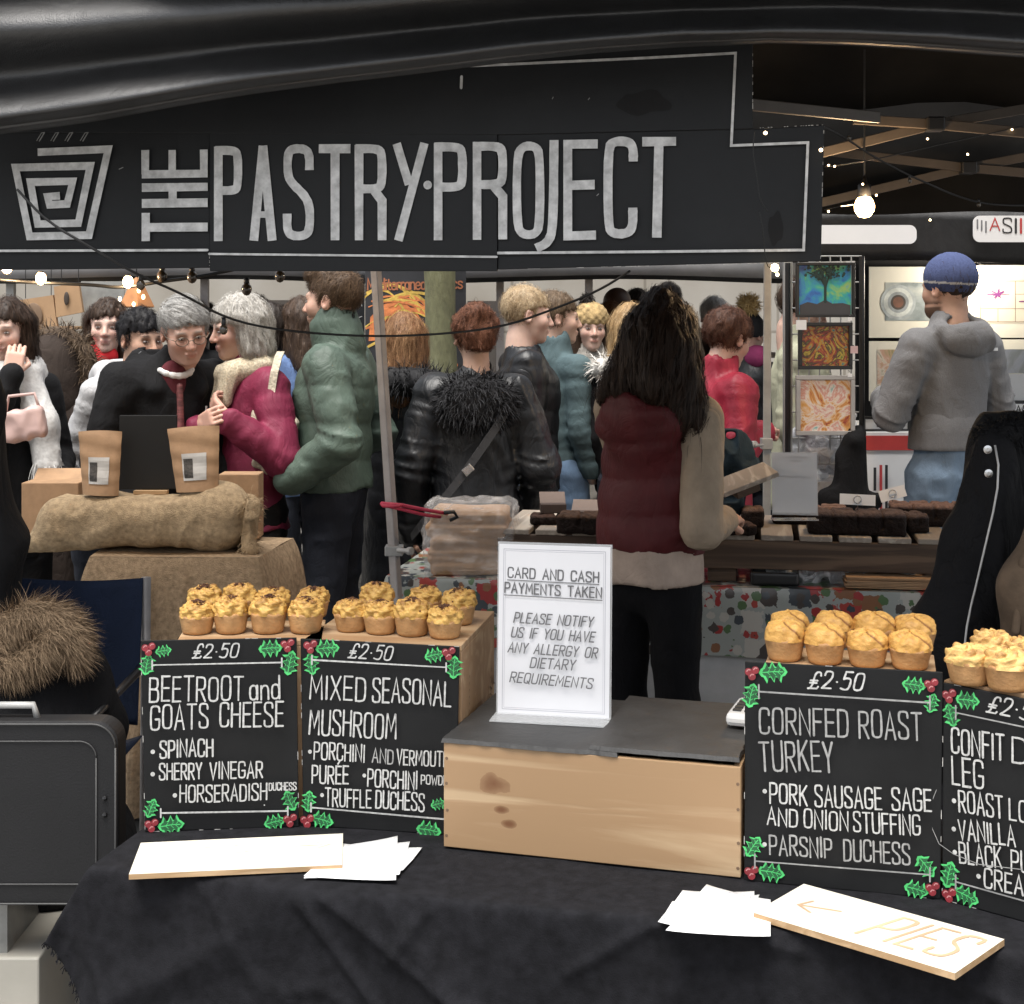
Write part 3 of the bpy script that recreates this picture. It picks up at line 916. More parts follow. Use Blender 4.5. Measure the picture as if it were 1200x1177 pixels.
# P A S T R Y
L([(257.5, 172.5), (257.5, 283)]); L(curve([(254, 177), (276, 177), (280.5, 182), (280.5, 219), (276, 224), (256, 224)]))
L([(299, 282.5), (309.5, 171.5)]); L([(309.5, 171.5), (320.5, 282.5)]); L([(304, 252), (317, 252)], 8)
L(curve([(364, 200), (364, 181), (358, 175), (344, 175), (338.5, 181), (338.5, 206), (344, 216), (358, 229), (364.5, 242), (364.5, 270), (358, 277), (344, 277), (338, 271), (338, 251)]))
L([(375, 175), (412, 175)]); L([(394, 175), (394, 282)])
L([(422, 170.5), (422, 282)]); L(curve([(418, 175), (444, 175), (449, 181), (449, 216), (444, 222), (422, 222)])); L([(440, 224), (449, 236), (449, 282)])
L([(466, 169), (480.5, 217)]); L([(498.5, 168.5), (468, 282.5)])
ik.disc(fs.px(502.3, 217.5), 5.2 * 2.75 / FPX)
L([(514.5, 168.5), (514.5, 282)]); L(curve([(510, 173), (538, 173), (543, 179), (543, 214), (538, 220), (514, 220)]))
L([(560, 167.5), (560, 281.5)]); L(curve([(555, 172.5), (584, 172), (590, 178), (590, 211), (584, 217), (560, 217)])); L([(580, 219), (590, 231), (590, 281)])
q = chaikin([(606.5, 185), (606.5, 264), (613, 275.5), (628, 275.5), (633.5, 264), (633.5, 182), (628, 172), (613, 172)], 2, True); L(q, 10.2, True)
L(curve([(650, 165), (649, 268), (643, 285), (629, 291.5)]))
L([(701, 169.5), (666, 170), (666, 277), (699, 276)]); L([(666, 218), (697.5, 217)])
L(curve([(742.5, 190), (742.5, 173), (736, 166.5), (720, 166.5), (713, 174), (713, 266), (719, 274.5), (735, 274.5), (742, 267), (742, 244)]))
L([(753, 167), (792.5, 166.5)]); L([(772.5, 167), (770, 279)])
ik.linepx([(-140, 295), (245, 293.5)], 2.6); ik.linepx([(247, 298), (583, 301.5)], 2.4)
ik.linepx([(583.6, 297), (760, 295.5), (941.5, 293.5), (946.5, 168), (857, 171.5), (862, 63.5), (760, 69), (588, 77), (420, 84)], 3.0, cap='s')
ik.linepx([(541.5, 104), (542, 91)], 3.2)
for a, b_, c in ((142, 199, 9), (165, 414, 5), (700, 230, 4), (690, 118, 3), (648, 117, 2)): ik.linepx([(a, b_), (a + c * .5, b_ - 2)], 1.0, 1)
ik.build('lettering', [WHITE_P, CHALK_G], sg)
# flat dark ovals, one on the upper board, one at the lower right
pk = Ink(fs, 0.0066)
pk.poly([(fs.px(755 + 31 * math.cos(t) * (1 + .15 * math.sin(3 * t)), 121 + 14 * math.sin(t) * (1 + .2 * math.sin(4 * t)))) for t in [k * .26 for k in range(24)]])
pk.build('dark_patch', M('matt_black', (0.008, 0.008, 0.009), rough=0.9), sg)
pk = Ink(fs, 0.0015)
pk.poly([(fs.px(909 + 9 * math.cos(t), 268 + 19 * math.sin(t) * (1 + .2 * math.sin(4 * t)))) for t in [k * .26 for k in range(24)]])
pk.build('dark_patch', MATS['matt_black'], sg)

# ---- wires and lamps
GLOW = M_emit('lit_bulb_glass', (1.0, 0.62, 0.28), 14.0)
LED = M_emit('tiny_led', (1.0, 0.72, 0.40), 6.0)
UNLIT = M('dark_bulb_glass', (0.05, 0.035, 0.02), rough=0.1, spec=0.8)
WIRE = M('black_flex', (0.01, 0.01, 0.01), rough=0.5)
def lamp_light(name, loc, watts, r=0.03, col=(1.0, 0.68, 0.38), parent=None):
    l = bpy.data.lights.new(name, 'POINT'); l.energy = watts; l.color = col; l.shadow_soft_size = r
    o = bpy.data.objects.new(name, l); COL.objects.link(o); o.location = loc
    if parent: o.parent = parent
    return o
def wire(pts, r, it=2):
    q = [Vector(p) for p in pts]
    for _ in range(it):
        n = [q[0]]
        for a, b_ in zip(q[:-1], q[1:]): n += [a * .75 + b_ * .25, a * .25 + b_ * .75]
        q = n + [q[-1]]
    return q
def string(label, pts, r, bulbs, group=None, lit=(), scale=1.0):
    q = wire([P(*p) for p in pts], r)
    o0 = q[0]
    t = thing('string_lights', label, 'string lights', o0, 0, group)
    MB().tube([p - o0 for p in q], r, 6).build('cable', WIRE, t, smooth=True)
    for i, (bx, by, bz, dy) in enumerate(bulbs):
        p = P(bx, by, bz) - o0
        s_ = scale
        MB().tube([p, p - Vector((0, 0, dy * .55))], 0.0065 * s_, 8).build('bulb_holder', PLASTIC, t, smooth=True)
        e = MB().ball(p - Vector((0, 0, dy * .55 + 0.012 * s_)), (0.012 * s_, 0.012 * s_, 0.015 * s_), 12)
        e.build('bulb', GLOW if i in lit else UNLIT, t, smooth=True)
        if i in lit: lamp_light('bulb_light', p - Vector((0, 0.03, dy * .55 + .02)), 1.5, 0.015, parent=t)
    return t
string('black festoon cable with dark bulbs sagging across the front of the stall',
       [(20, 222, 2.66), (55, 260, 2.66), (110, 292, 2.66), (160, 322, 2.7), (215, 345, 2.8), (265, 374, 2.9), (330, 388, 3.0), (430, 395, 3.1), (520, 392, 3.1), (590, 383, 3.05), (640, 366, 3.0), (700, 342, 2.9), (738, 318, 2.8)], 0.0025,
       [(165, 322, 2.72, .02), (262, 372, 2.9, .03),], scale=.7)
string('thin festoon cable with two lit warm bulbs at the upper left',
       [(-60, 322, 4.1), (10, 330, 4.1), (60, 332, 4.1), (110, 334, 4.1), (142, 338, 4.1), (190, 330, 4.1), (230, 325, 4.1), (285, 314, 4.1)], 0.005,
       [(48, 318, 4.1, .01), (150, 322, 4.1, .01), (190, 313, 4.1, .02), (225, 314, 4.1, .02), (289, 326, 4.1, .03), (328, 313, 4.1, .02), (8, 305, 4.1, .01)], lit=(0, 1, 6), scale=1.25)
string('twisted wire of tiny lights running from the sign corner to the right',
       [(960, 147, 2.7), (985, 158, 2.75), (1020, 182, 2.8), (1060, 203, 2.85), (1080, 212, 2.85), (1120, 230, 2.9), (1160, 241, 2.9), (1230, 241, 2.9)], 0.0022,
       [(995, 158, 2.75, .004), (1066, 205, 2.85, .014), (1147, 233, 2.88, .014)], scale=.35)
t = thing('fairy_lights', 'thin dark wire with small lit specks hanging over the right end of the sign', 'fairy lights', P(882, 150, 2.62))
o0 = t.location.copy()
w_ = MB()
for pts in ([(884, 154, 2.60), (882, 180, 2.6), (887, 205, 2.6), (890, 235, 2.6), (900, 248, 2.6)], [(890, 248, 2.6), (894, 270, 2.6), (898, 315, 2.62), (908, 312, 2.63)]):
    w_.tube([p - o0 for p in wire([P(*p) for p in pts], 0)], 0.0011, 5)
w_.build('cable', WIRE, t, smooth=True)
for q in ((897, 156, 2.6), (962, 176, 2.62), (908, 314, 2.63), (911, 322, 2.63)):
    MB().ball(P(*q) - o0, 0.0035 if q[1] != 314 else 0.008, 8).build('lamp', LED, t, smooth=True)
t = thing('fairy_lights', 'row of tiny warm specks strung under the roof truss', 'fairy lights', P(1000, 185, 4.4))
o0 = t.location.copy()
MB().tube([P(*p) - o0 for p in ((966, 196, 4.3), (985, 193, 4.3), (1030, 186, 4.4), (1100, 170, 4.5), (1200, 148, 4.6))], 0.002, 5).build('cable', WIRE, t)
MB().tube([P(*p) - o0 for p in ((966, 246, 4.5), (985, 242, 4.5), (1000, 240, 4.55))], 0.0018, 5).build('cable', WIRE, t)
for q in ((971, 194, 4.3), (978, 195, 4.3), (1186, 152, 4.58), (1134, 181, 4.5), (1087, 163, 4.45), (1090, 258, 4.5), (1011, 216, 4.5), (971, 248, 4.5), (1027, 229, 4.5)):
    MB().ball(P(*q) - o0, 0.0036, 8).build('lamp', LED, t, smooth=True)
for (px, py, Z, lab, wt) in ((1013, 243, 4.6, 'large lit warm bulb hanging under the roof truss right of the sign', 10),):
    t = thing('hanging_bulb', lab, 'lamp', P(px, py, Z))
    MB().lathe((0, 0, 0), [(0.002, -.034), (0.018, -.030), (0.030, -.012), (0.032, 0.004), (0.026, .022), (0.019, .032)], 20).build('bulb', GLOW, t, smooth=True)
    MB().lathe((0, 0, 0), [(0.019, .030), (0.021, .032), (0.021, .07), (0.01, .078), (0.004, .10)], 16).build('bulb_holder', PLASTIC, t, smooth=True)
    MB().tube([(0, 0, .09), (0.0, 0, .5)], 0.003, 6).build('cable', WIRE, t)
    lamp_light('bulb_light', (0, -0.05, -0.03), wt, parent=t)

# ---- opposite gazebo beyond the crowd
og = thing('gazebo', 'second black gazebo across the walkway, its valance above the heads of the crowd', 'gazebo', (0, 7.6, 0))
LIGHTV = M('grey_canvas_underside', (0.20, 0.20, 0.205), rough=0.6, var=0.2, scale=4)
y0, y1 = P(0, 330, 7.6).z, P(0, 300, 7.6).z
mb = MB().grid(lambda u, v: (-4.2 + 5.7 * u, 0.02 * math.sin(u * 34), y0 + 0.012 * math.sin(u * 17) + (y1 + .25 - y0) * v), 60, 3); mb.build('valance', CANVAS, og, smooth=True, thick=0.004)
mb = MB().grid(lambda u, v: (-4.2 + 5.7 * u, -0.05 + 0.02 * math.sin(u * 34), P(0, 325, 7.6).z + .01 * math.sin(u * 17) + 0.1 * v), 60, 2); mb.build('valance_hem', LIGHTV, og, smooth=True, thick=0.004)
mb = MB().grid(lambda u, v: (-4.2 + 5.7 * u, 0.0 + 2.3 * v, y1 + .22 + .5 * (1 - abs(2 * v - 1))), 30, 8); mb.build('roof', CANVAS_IN, og, smooth=True, thick=0.004)
for px in (586, 690, 240, 13):
    x = P(px, 340, 7.7).x
    MB().span((x - .02, .08, 0), (x + .02, .12, y1 + .2)).build('post', POST if px != 13 else ALU, og)

# ---- banner, tree, small chalk sign beyond
bn = thing('banner', 'dark upright banner with orange and yellow brush swirls and orange lettering behind the tree trunk', 'banner', (0, 0, 0))
fb = Frame(P(428, 430, 7.3), (1, -0.04, 0), (0, 0, 1))
MB().slab([fb.px(428, 470), fb.px(546, 470), fb.px(546, 312), fb.px(428, 312)], 0.01, fb, 0, -0.01).build('panel', M('charcoal_banner', (0.035, 0.036, 0.04), rough=0.5), bn)
ib = Ink(fb, 0.001)
YEL = M('yellow_brush', (0.72, 0.48, 0.10), rough=0.6, var=0.35, scale=30); ORA = M('orange_brush', (0.75, 0.24, 0.08), rough=0.6, var=0.3, scale=30); RUST = M('rust_lettering', (0.42, 0.15, 0.07), rough=0.6)
rr = random.Random(3)
ib.poly([fb.px(x, y) for x, y in ((432, 400), (434, 372), (448, 357), (470, 352), (488, 366), (500, 385), (502, 400), (470, 396))], 1)
for i in range(34):
    y = rr.uniform(338, 412); s_ = rr.uniform(.5, 1)
    x0 = 428 + rr.uniform(0, 40); ln = rr.uniform(40, 95)
    pts = [(x0 + ln * t, y + 22 * s_ * (t - .35) ** 2 * 4 - 8 * s_ + rr.uniform(-.4, .4)) for t in [k / 9 for k in range(10)] if x0 + ln * t < 545]
    if len(pts) > 2: ib.linepx(pts, rr.uniform(1.2, 3.6), 0 if i % 3 else 1, wob=.4)
ib.textpx('Mediterranean', 431, 340, 505, 339, 13, 2.2, 2, gap=.12)
ib.textpx('mics', 517, 338.5, 542, 338, 13, 2.2, 2, gap=.12)
ib.build('print', [YEL, ORA, RUST], bn)
MB().span(P(428, 312, 7.33), P(430, 560, 7.36)).span(P(544, 312, 7.33), P(546, 560, 7.36)).build('stand', POST, bn)

tr = thing('tree', 'mossy greenish tree trunk standing in front of the banner', 'tree', P(512, 375, 7.0) * Vector((1, 1, 0)) if False else (P(512, 375, 7.0).x, 7.0, 0))
def bark():
    m, nt, b = _base('mossy_bark')
    v = _coord(nt, (1, 1, .35))
    n = _tex(nt, 'ShaderNodeTexNoise', 16.0, v, Detail=8.0, Roughness=.7)
    nt.links.new(_ramp(nt, n.outputs['Fac'], [(0.3, (0.09, 0.085, 0.05)), (0.55, (0.17, 0.17, 0.09)), (0.75, (0.26, 0.26, 0.17))]), b.inputs['Base Color'])
    b.inputs['Roughness'].default_value = .9
    _bump(nt, b, n.outputs['Fac'], .6, .02)
    return m
BARK = bark()
mb = MB()
mb.tube([(0.02 * math.sin(z * 1.3), 0.02 * math.cos(z), z) for z in [k * .25 for k in range(22)]], [0.085 - .0011 * k + 0.006 * math.sin(k * 1.7) for k in range(22)], 14)
mb.build('trunk', BARK, tr, smooth=True)
mb = MB()
for i in range(9):
    a = i * 2.4; z0 = 3.4 + .24 * i
    pts = [Vector((0, 0, z0))]
    d = Vector((math.cos(a), math.sin(a), .7))
    for k in range(6): pts.append(pts[-1] + d * .3); d += Vector((random.uniform(-.2, .2), random.uniform(-.2, .2), .12))
    mb.tube(pts, [.04 * (1 - k / 7.5) for k in range(7)], 7)
    for q in pts[2:]:
        for _ in range(3):
            e = q + Vector((random.uniform(-.5, .5), random.uniform(-.5, .5), random.uniform(.1, .5)))
            mb.tube([q, (q + e) / 2 + Vector((0, 0, .05)), e], [.012, .008, .003], 5)
mb.build('crown', BARK, tr, smooth=True)

cs = thing('chalkboard', 'small black chalk sign with white scrawl beside the banner', 'chalkboard', (0, 0, 0))
fc = Frame(P(404, 400, 7.35), (1, 0, 0), (0, 0, 1))
MB().slab([fc.px(403, 400), fc.px(427, 400), fc.px(427, 322), fc.px(403, 322)], .012, fc, 0, -.012).build('panel', SIGNM, cs)
ic = Ink(fc, .001); ic.textpx('gs o', 408, 347, 426, 344, 8, 1.0, gap=.1); ic.textpx('SCH', 409, 361, 424, 359, 8, 1.0); ic.linepx([(410, 376), (424, 371)], 1); ic.build('lettering', CHALK, cs)
# ================================================================== THE COUNTER
TZ = 0.72
PINE = M_wood('pine_crate', (0.47, 0.335, 0.20), (0.34, 0.215, 0.115), 0, 0.9, knots=((0.088, 0, 0.116, 0.030, .55), (0.100, 0, 0.075, 0.011, 0), (0.112, 0, 0.052, 0.012, 0.2)), bump=.12)
PINE2 = M_wood('pine_box', (0.45, 0.31, 0.18), (0.33, 0.20, 0.105), 0, 0.8)
SLATE = M('dark_slate', (0.035, 0.034, 0.033), rough=0.55, var=0.35, scale=9, bump=.5, bscale=35, rvar=.12)
NAIL = M('nail_heads', (0.16, 0.10, 0.06), rough=.6)

# table and its cloth
cl0 = T(110, 1014, TZ)                                # left front corner of the table top
def tp(a, b, z=TZ): return Vector((cl0.x, cl0.y, z)) + U * a + W_ * b
tb = thing('folding_table', 'trestle table hidden under the black cloth of the pie counter', 'table', tp(1.0, .35, 0), R(-TH))
MB().box((0.07, 0, TZ - .025), (2.1, .66, .03)).build('tabletop', PLASTIC, tb)
for a, b in ((-.95, -.28), (1.05, -.28), (-.95, .28), (1.05, .28)):
    MB().tube([(a, b, 0), (a, b, TZ - .04)], .014, 8).build('leg', ALU, tb)
def cloth_pt(u, v):
    b = -0.60 + 1.33 * v
    db = max(0, -b)
    amin = -0.20 * max(0, 1 - db / .24)
    a = amin + (2.2 - amin) * u
    da = max(0, -a)
    drop = db + da
    p = tp(max(0, a), max(0, b))
    rd = 0.010
    if da > 0:
        r_ = rd * (1 - math.exp(-da / rd))
        p = p - U * (r_ * .5 + da * .40) + W_ * (da * .12 * min(1, db / .1)) - Vector((0, 0, max(0, da * .68 - r_ * .5)))
    if db > 0:
        r_ = rd * (1 - math.exp(-db / rd))
        out = r_ + db * (.05 + (0.03 * math.sin(a * 5.2 + .6) + .018 * math.sin(a * 11 + 1)) * min(1, max(0, a) / .1)) + .006 * db / .5 * math.sin(a * 23)
        p = p - W_ * out - Vector((0, 0, max(0, db - r_)))
    # creases
    q = np.array([[a * 3.1 + b * 1.7, b * 2.2 - a * .9, 3.0]], np.float32)
    cr = float(ridge(q)[0]); cr2 = float(ridge(q * 2.3 + 7)[0])
    amp = 0.0026 if drop == 0 else 0.011
    k = amp * (max(0, cr - .55) * 2 + max(0, cr2 - .6))
    p = p + (Vector((0, 0, k)) if drop == 0 else -W_ * k)
    for (x0, z0, x1, z1, h) in ((.36, .03, .50, .20, .006), (.40, .02, .62, .17, .005), (.78, .10, .93, .0, .005), (.62, .16, .80, .215, .006), (.66, .215, .85, .24, .007), (.50, .11, .56, .03, .004), (1.02, .02, 1.12, .035, .004), (1.35, .05, 1.55, .16, .006), (1.75, .02, 1.85, .18, .005)):
        if drop > 0 and da == 0:
            d = Vector((a - x0, db - z0)); L_ = Vector((x1 - x0, z1 - z0)); t = max(0, min(1, d.dot(L_) / L_.dot(L_)))
            e = (d - L_ * t).length
            p = p - W_ * (h * 1.5 * math.exp(-(e / .008) ** 2))
    return p
ct = MB().grid(cloth_pt, 300, 170)
co = ct.build('tablecloth', BLACK_CLOTH, None, smooth=True, origin=tp(0, 0))
# frayed lower edge at the left
fr_ = MB()
for i in range(160):
    v = random.uniform(0, 1)
    p = cloth_pt(0.0, .27 + .5 * v)
    fr_.bar(p, p + Vector((random.uniform(-.006, .006), random.uniform(-.006, .006), -random.uniform(.003, .012))), .0012, .0012)
fr_.v = [tuple(Vector(v) - tp(0, 0)) for v in fr_.v]
fr_.build('frayed_edge', BLACK_CLOTH, co)
tag(co, 'black cloth draped over the front counter, frayed at its left corner', 'tablecloth')

# ---- wooden boxes
def boards_box(name, label, c, rz, L_, D, H, th=.011, mat=PINE2, open_front=False, cat='crate', nails=True):
    """a pine box: c is the bottom front left corner, L_ wide, D deep, H high"""
    o = thing(name, label, cat, c, rz)
    def pl(a, b, n): 
        q = MB().span(a, b).build(n, mat, o, bevel=.0015); return q
    pl((0, 0, 0), (L_, th, H - th), 'front_board'); pl((0, D - th, 0), (L_, D, H - th), 'back_board')
    pl((0, th, 0), (th, D - th, H - th), 'side_board'); pl((L_ - th, th, 0), (L_, D - th, H - th), 'side_board')
    pl((0, 0, H - th), (L_, D, H), 'top_board')
    return o
def rz_of(a, b): return math.atan2(b.y - a.y, b.x - a.x)
# front pine crate with slate top
c0, c1 = T(520, 995, TZ), T(868, 1032, TZ)
crz = rz_of(c0, c1); CL = (c1 - c0).length; CH = .177; CD = .31
crate = thing('pine_crate', 'long pine crate with a dark knot, standing at the middle front of the counter', 'crate', c0, crz)
MB().span((0, 0, 0.004), (CL, .012, CH)).build('front_board', PINE, crate, bevel=.0012)
MB().span((0, .012, 0.004), (.012, CD, CH)).build('side_board', PINE2, crate, bevel=.0012)
MB().span((CL - .012, .012, 0.004), (CL, CD, CH)).build('side_board', PINE2, crate, bevel=.0012)
MB().span((.012, CD - .012, 0.004), (CL - .012, CD, CH)).build('back_board', PINE2, crate, bevel=.0012)
for x in (.0045, CL - .0055):
    for z in (.02, .062, .108, .150):
        n_ = MB().lathe((0, 0, 0), [(.0028, 0), (.0024, .0006)], 10).build('nail', NAIL, crate)
        n_.location = (x + random.uniform(0, .002), .0001, z + random.uniform(-.004, .004)); n_.rotation_euler = (R(90), 0, 0)
CRW = crate.matrix_world
def cr_at(x, y, z): 
    return c0 + Vector((math.cos(crz) * x - math.sin(crz) * y, math.sin(crz) * x + math.cos(crz) * y, z))
sl_z = CH + .0005
def slate(label, x0, x1, z, d0, d1, th=.0065):
    o = MB()
    n = 90
    def edge(x, s): return s + .0009 * math.sin(x * 31 + s * 40) + .0006 * math.sin(x * 149) + .0014 * max(0, math.sin(x * 23 + 2) * math.sin(x * 57) - .55) * 4 + random.uniform(-.0002, .0002)
    top = [(x0 + (x1 - x0) * i / n, edge(x0 + (x1 - x0) * i / n, d0)) for i in range(n + 1)]
    top += [(x1 + random.uniform(-.0015, .0015), d0 + (d1 - d0) * i / 20) for i in range(1, 20)]
    top += [(x1 - (x1 - x0) * i / n, edge(x1 - (x1 - x0) * i / n, d1)) for i in range(n + 1)]
    top += [(x0 + random.uniform(-.0015, .0015), d1 - (d1 - d0) * i / 20) for i in range(1, 20)]
    f_ = Frame((0, 0, z), (1, 0, 0), (0, 1, 0))
    f_.n = Vector((0, 0, 1))
    # chamfered lower lip
    m_ = len(top)
    cx_, cy_ = (x0 + x1) / 2, (d0 + d1) / 2
    V = [(x, y, z) for x, y in top] + [(x + (cx_ - x) * .012, y + (cy_ - y) * .02, z + th) for x, y in top]
    o.add(V, [tuple(range(m_ - 1, -1, -1)), tuple(range(m_, 2 * m_))] + [(k, (k + 1) % m_, m_ + (k + 1) % m_, m_ + k) for k in range(m_)])
    ob = o.build('slate_tile', SLATE, None)
    ob.location = c0; ob.rotation_euler = (0, 0, crz)
    return tag(ob, label, 'slate', 'slates on the pine crate')
slate('dark slate tile on the left half of the pine crate, under the upright card sign', -.004, CL * .60, sl_z, -.003, CD + .01)
slate('dark slate tile overlapping the right half of the pine crate', CL * .50, CL - .002, sl_z + .0067, .002, CD + .02)
STOP = TZ + CH + .0075

# ---- card-payment notice in clear stand
bl = T(583, 836, STOP + .001); br = T(714, 843, STOP + .001)
hd = thing('card_sign', 'white upright notice about card and cash payments in a clear stand', 'sign', bl)
fn_ = Frame(bl, br - bl, (0, 0.06, 1))
wS = (br - bl).length; hS = .297
mb = MB().slab([(0, 0), (wS, 0), (wS, hS), (0, hS)], .0012, fn_)
def rel(mb, o): mb.v = [tuple(Vector(v) - o.location) for v in mb.v]; return mb
rel(mb, hd).build('paper', M('shaded_notice_paper', (.70, .70, .72), rough=.7, var=.02), hd)  # paper white darkened to stand in for shade on the notice
mb = MB().slab([(-.003, -.001), (wS + .003, -.001), (wS + .003, hS + .004), (-.003, hS + .004)], .002, fn_, 0, -.0035)
rel(mb, hd).build('clear_back', CLEAR, hd)
mb = MB()
fo = fn_.n.copy(); fo.z = 0; fo.normalize()
a_, b_ = fn_.at(-.003, 0), fn_.at(wS + .003, 0)
mb.add([a_, b_, b_ + fo * .055 , a_ + fo * .055, a_ + Vector((0, 0, .0025)), b_ + Vector((0, 0, .0025)), b_ + fo * .055 + Vector((0, 0, .0025)), a_ + fo * .055 + Vector((0, 0, .0025))],
       [(0, 3, 2, 1), (4, 5, 6, 7), (0, 1, 5, 4), (1, 2, 6, 5), (2, 3, 7, 6), (3, 0, 4, 7)])
rel(mb, hd).build('clear_foot', CLEAR, hd)
INK = M('grey_print', (0.13, 0.13, 0.135), rough=.7); INKL = M('pale_grey_print', (0.42, 0.42, 0.46), rough=.7)
ik = Ink(fn_, .0013)
for ins, w in ((.0085, .0011), (.0115, .0006)):
    q = [(ins, ins), (wS - ins, ins), (wS - ins, hS - ins), (ins, hS - ins), (ins, ins)]
    ik.stroke(q, w, False, 1, cap='s')
X0 = lambda px, py: fn_.px(px, py)
ik.textpx('CARD AND CASH', 595.5, 676.5, 701.5, 682.5, 11.5, 2.0)
ik.linepx([(595, 679.5), (702, 685)], 1.0)
ik.textpx('PAYMENTS TAKEN', 592, 694, 705, 700.5, 11.5, 2.0)
ik.linepx([(591.5, 697), (706, 703.5)], 1.0)
for tx, x0, y0, x1, y1 in (('PLEASE NOTIFY', 602.5, 729, 694, 734.5), ('US IF YOU HAVE', 599.5, 746, 696, 752), ('ANY ALLERGY OR', 596, 763.5, 699.5, 770.5), ('DIETARY', 622, 781.5, 673.5, 784.5), ('REQUIREMENTS', 598.5, 798, 694, 806)):
    ik.textpx(tx, x0, y0, x1, y1, 11.5, 1.8, slant=.2)
rel(ik.mb, hd); ik.build('lettering', [INK, INKL], hd)

# ---- card reader behind the right chalkboard
p_ = T(864, 850, STOP + .008)
rd = thing('card_reader', 'small white card reader with dark keys lying on the slate behind the turkey board', 'card reader', p_, R(-20))
MB().box((.02, .035, .014), (.072, .12, .022)).build('body', M('white_plastic', (.7, .69, .67), rough=.35), rd, bevel=.008)
k_ = MB()
for i in range(3):
    for j in range(4): k_.box((-.0 + .02 * i, .0 + .019 * j, .0262), (.014, .012, .003))
k_.build('keypad', M('dark_keys', (.03, .03, .03), rough=.5), rd)

# ---- chalkboards
BOARD = M('chalkboard_black', (0.0065, 0.0068, 0.0072), rough=0.6, spec=.25, var=0.35, scale=6, bump=.12, bscale=220, rvar=.1, bdist=.001)
HG = M('bright_green_paint', (0.07, 0.50, 0.14), rough=.6, var=.25, scale=60); HD = M('dark_green_paint', (0.012, 0.09, 0.03), rough=.6, var=.3, scale=60)
BR = M('berry_red_paint', (0.20, 0.018, 0.025), rough=.5, var=.3, scale=60); BH = M('berry_highlight_paint', (0.5, 0.22, 0.22), rough=.6)
def holly_leaf(ik, px, py, ang, ln):
    c = ik.fr.px(px, py); k = (Vector(ik.fr.px(px + 10, py)) - Vector(c)).length / 10
    Lh = ln * k / 2
    ca, sa = math.cos(ang), math.sin(ang)
    def outline(sc_):
        pts = []
        for side in (1, -1):
            n = 4
            row = []
            for i in range(n):
                t0, t1 = -1 + 2 * i / n, -1 + 2 * (i + 1) / n
                row.append((t0, (0.02 if i == 0 else .80)))
                for f in (.3, .6):
                    t = t0 + (t1 - t0) * f
                    row.append((t, .27 + .12 * math.cos(t * 1.5)))
            row.append((1, .02))
            pts += [(x, y * side) for x, y in (row if side == 1 else row[::-1])]
        out = []
        for x, y in pts:
            x, y = x * sc_ + random.uniform(-.03, .03), y * sc_ + random.uniform(-.03, .03)
            out.append((c[0] + Lh * (x * ca - y * .95 * sa), c[1] + Lh * (x * sa + y * .95 * ca)))
        return out
    ik.poly(outline(1.0), 1)
    ik.poly(outline(.80), 2)
    v = lambda x, y: (c[0] + Lh * (x * ca - y * sa), c[1] + Lh * (x * sa + y * ca))
    ik.stroke([v(-.85, 0), v(0, .05), v(.7, 0)], Lh * .06, False, 1)
    for x in (-.4, 0, .35):
        ik.stroke([v(x, 0), v(x + .18, .2)], Lh * .04, False, 1); ik.stroke([v(x, 0), v(x + .18, -.2)], Lh * .04, False, 1)
def berries(ik, px, py, r=4.2):
    for dx, dy in ((-4, -1), (4, -3), (0, 4.5)):
        c = ik.fr.px(px + dx, py + dy); k = (Vector(ik.fr.px(px + 10, py)) - Vector(ik.fr.px(px, py))).length / 10
        ik.disc(c, r * k, 3); ik.stroke(chaikin([(c[0] - r * k * .45, c[1] + r * k * .1), (c[0] - r * k * .1, c[1] + r * k * .6), (c[0] + r * k * .4, c[1] + r * k * .5)]), r * k * .28, False, 4)
BF = {}
def chalkboard(label, bl, br, tl, tr, th=.006):
    """four photo pixels of the corners; the board stands on the table and leans back on the crate behind it"""
    a, b = T(*bl, TZ + .001), T(*br, TZ + .001)
    ex = (b - a).normalized()
    nrm = Vector((-ex.y, ex.x, 0))                    # away from the photographer
    f = Frame(a, b - a, Vector((0, 0, 1)) + nrm * .10)
    q = [f.px(*bl), f.px(*br), f.px(*tr), f.px(*tl)]
    o = thing('chalkboard', label, 'chalkboard', a, 0, 'chalkboard menus along the counter')
    mb = MB().slab(q, th, f, 0, -th); rel(mb, o).build('panel', BOARD, o, bevel=.0012)
    e = MB()
    for i in range(4):
        p0, p1 = Vector(q[i]), Vector(q[(i + 1) % 4])
        for j in range(20):
            if random.random() < .84: continue
            s_ = p0 + (p1 - p0) * (j / 20); t_ = p0 + (p1 - p0) * ((j + random.uniform(.3, .9)) / 20)
            e.bar(f.at(s_.x, s_.y, -.0003), f.at(t_.x, t_.y, -.0003), .0009, .0009)
    rel(e, o).build('worn_edge', EDGE, o)
    BF[label.split()[5]] = (f, ex)
    return o, f, Ink(f, .0003)
def finish(o, ik):
    rel(ik.mb, o); ik.build('lettering', [CHALK, HG, HD, BR, BH, CHALK_G], o)
def frame_lines(ik, top, bot, tick=5, mi=0):
    for (a, b) in (top, bot):
        ik.linepx([a, b], 1.7, mi, wob=.2)
        for p in (a, b): ik.linepx([(p[0], p[1] - tick), (p[0], p[1] + tick)], 1.9, mi)
KW = dict(jit=.03, wob=.18)
def bullet(ik, x, y, r=2.6): ik.disc(ik.fr.px(x, y), r * (Vector(ik.fr.px(x + 10, y)) - Vector(ik.fr.px(x, y))).length / 10)
def txt(ik, s, x0, y0, x1, y1, h, w=2.6, mi=0, **kw): ik.textpx(s, x0, y0, x1, y1, h, w, mi, **{**KW, **kw})
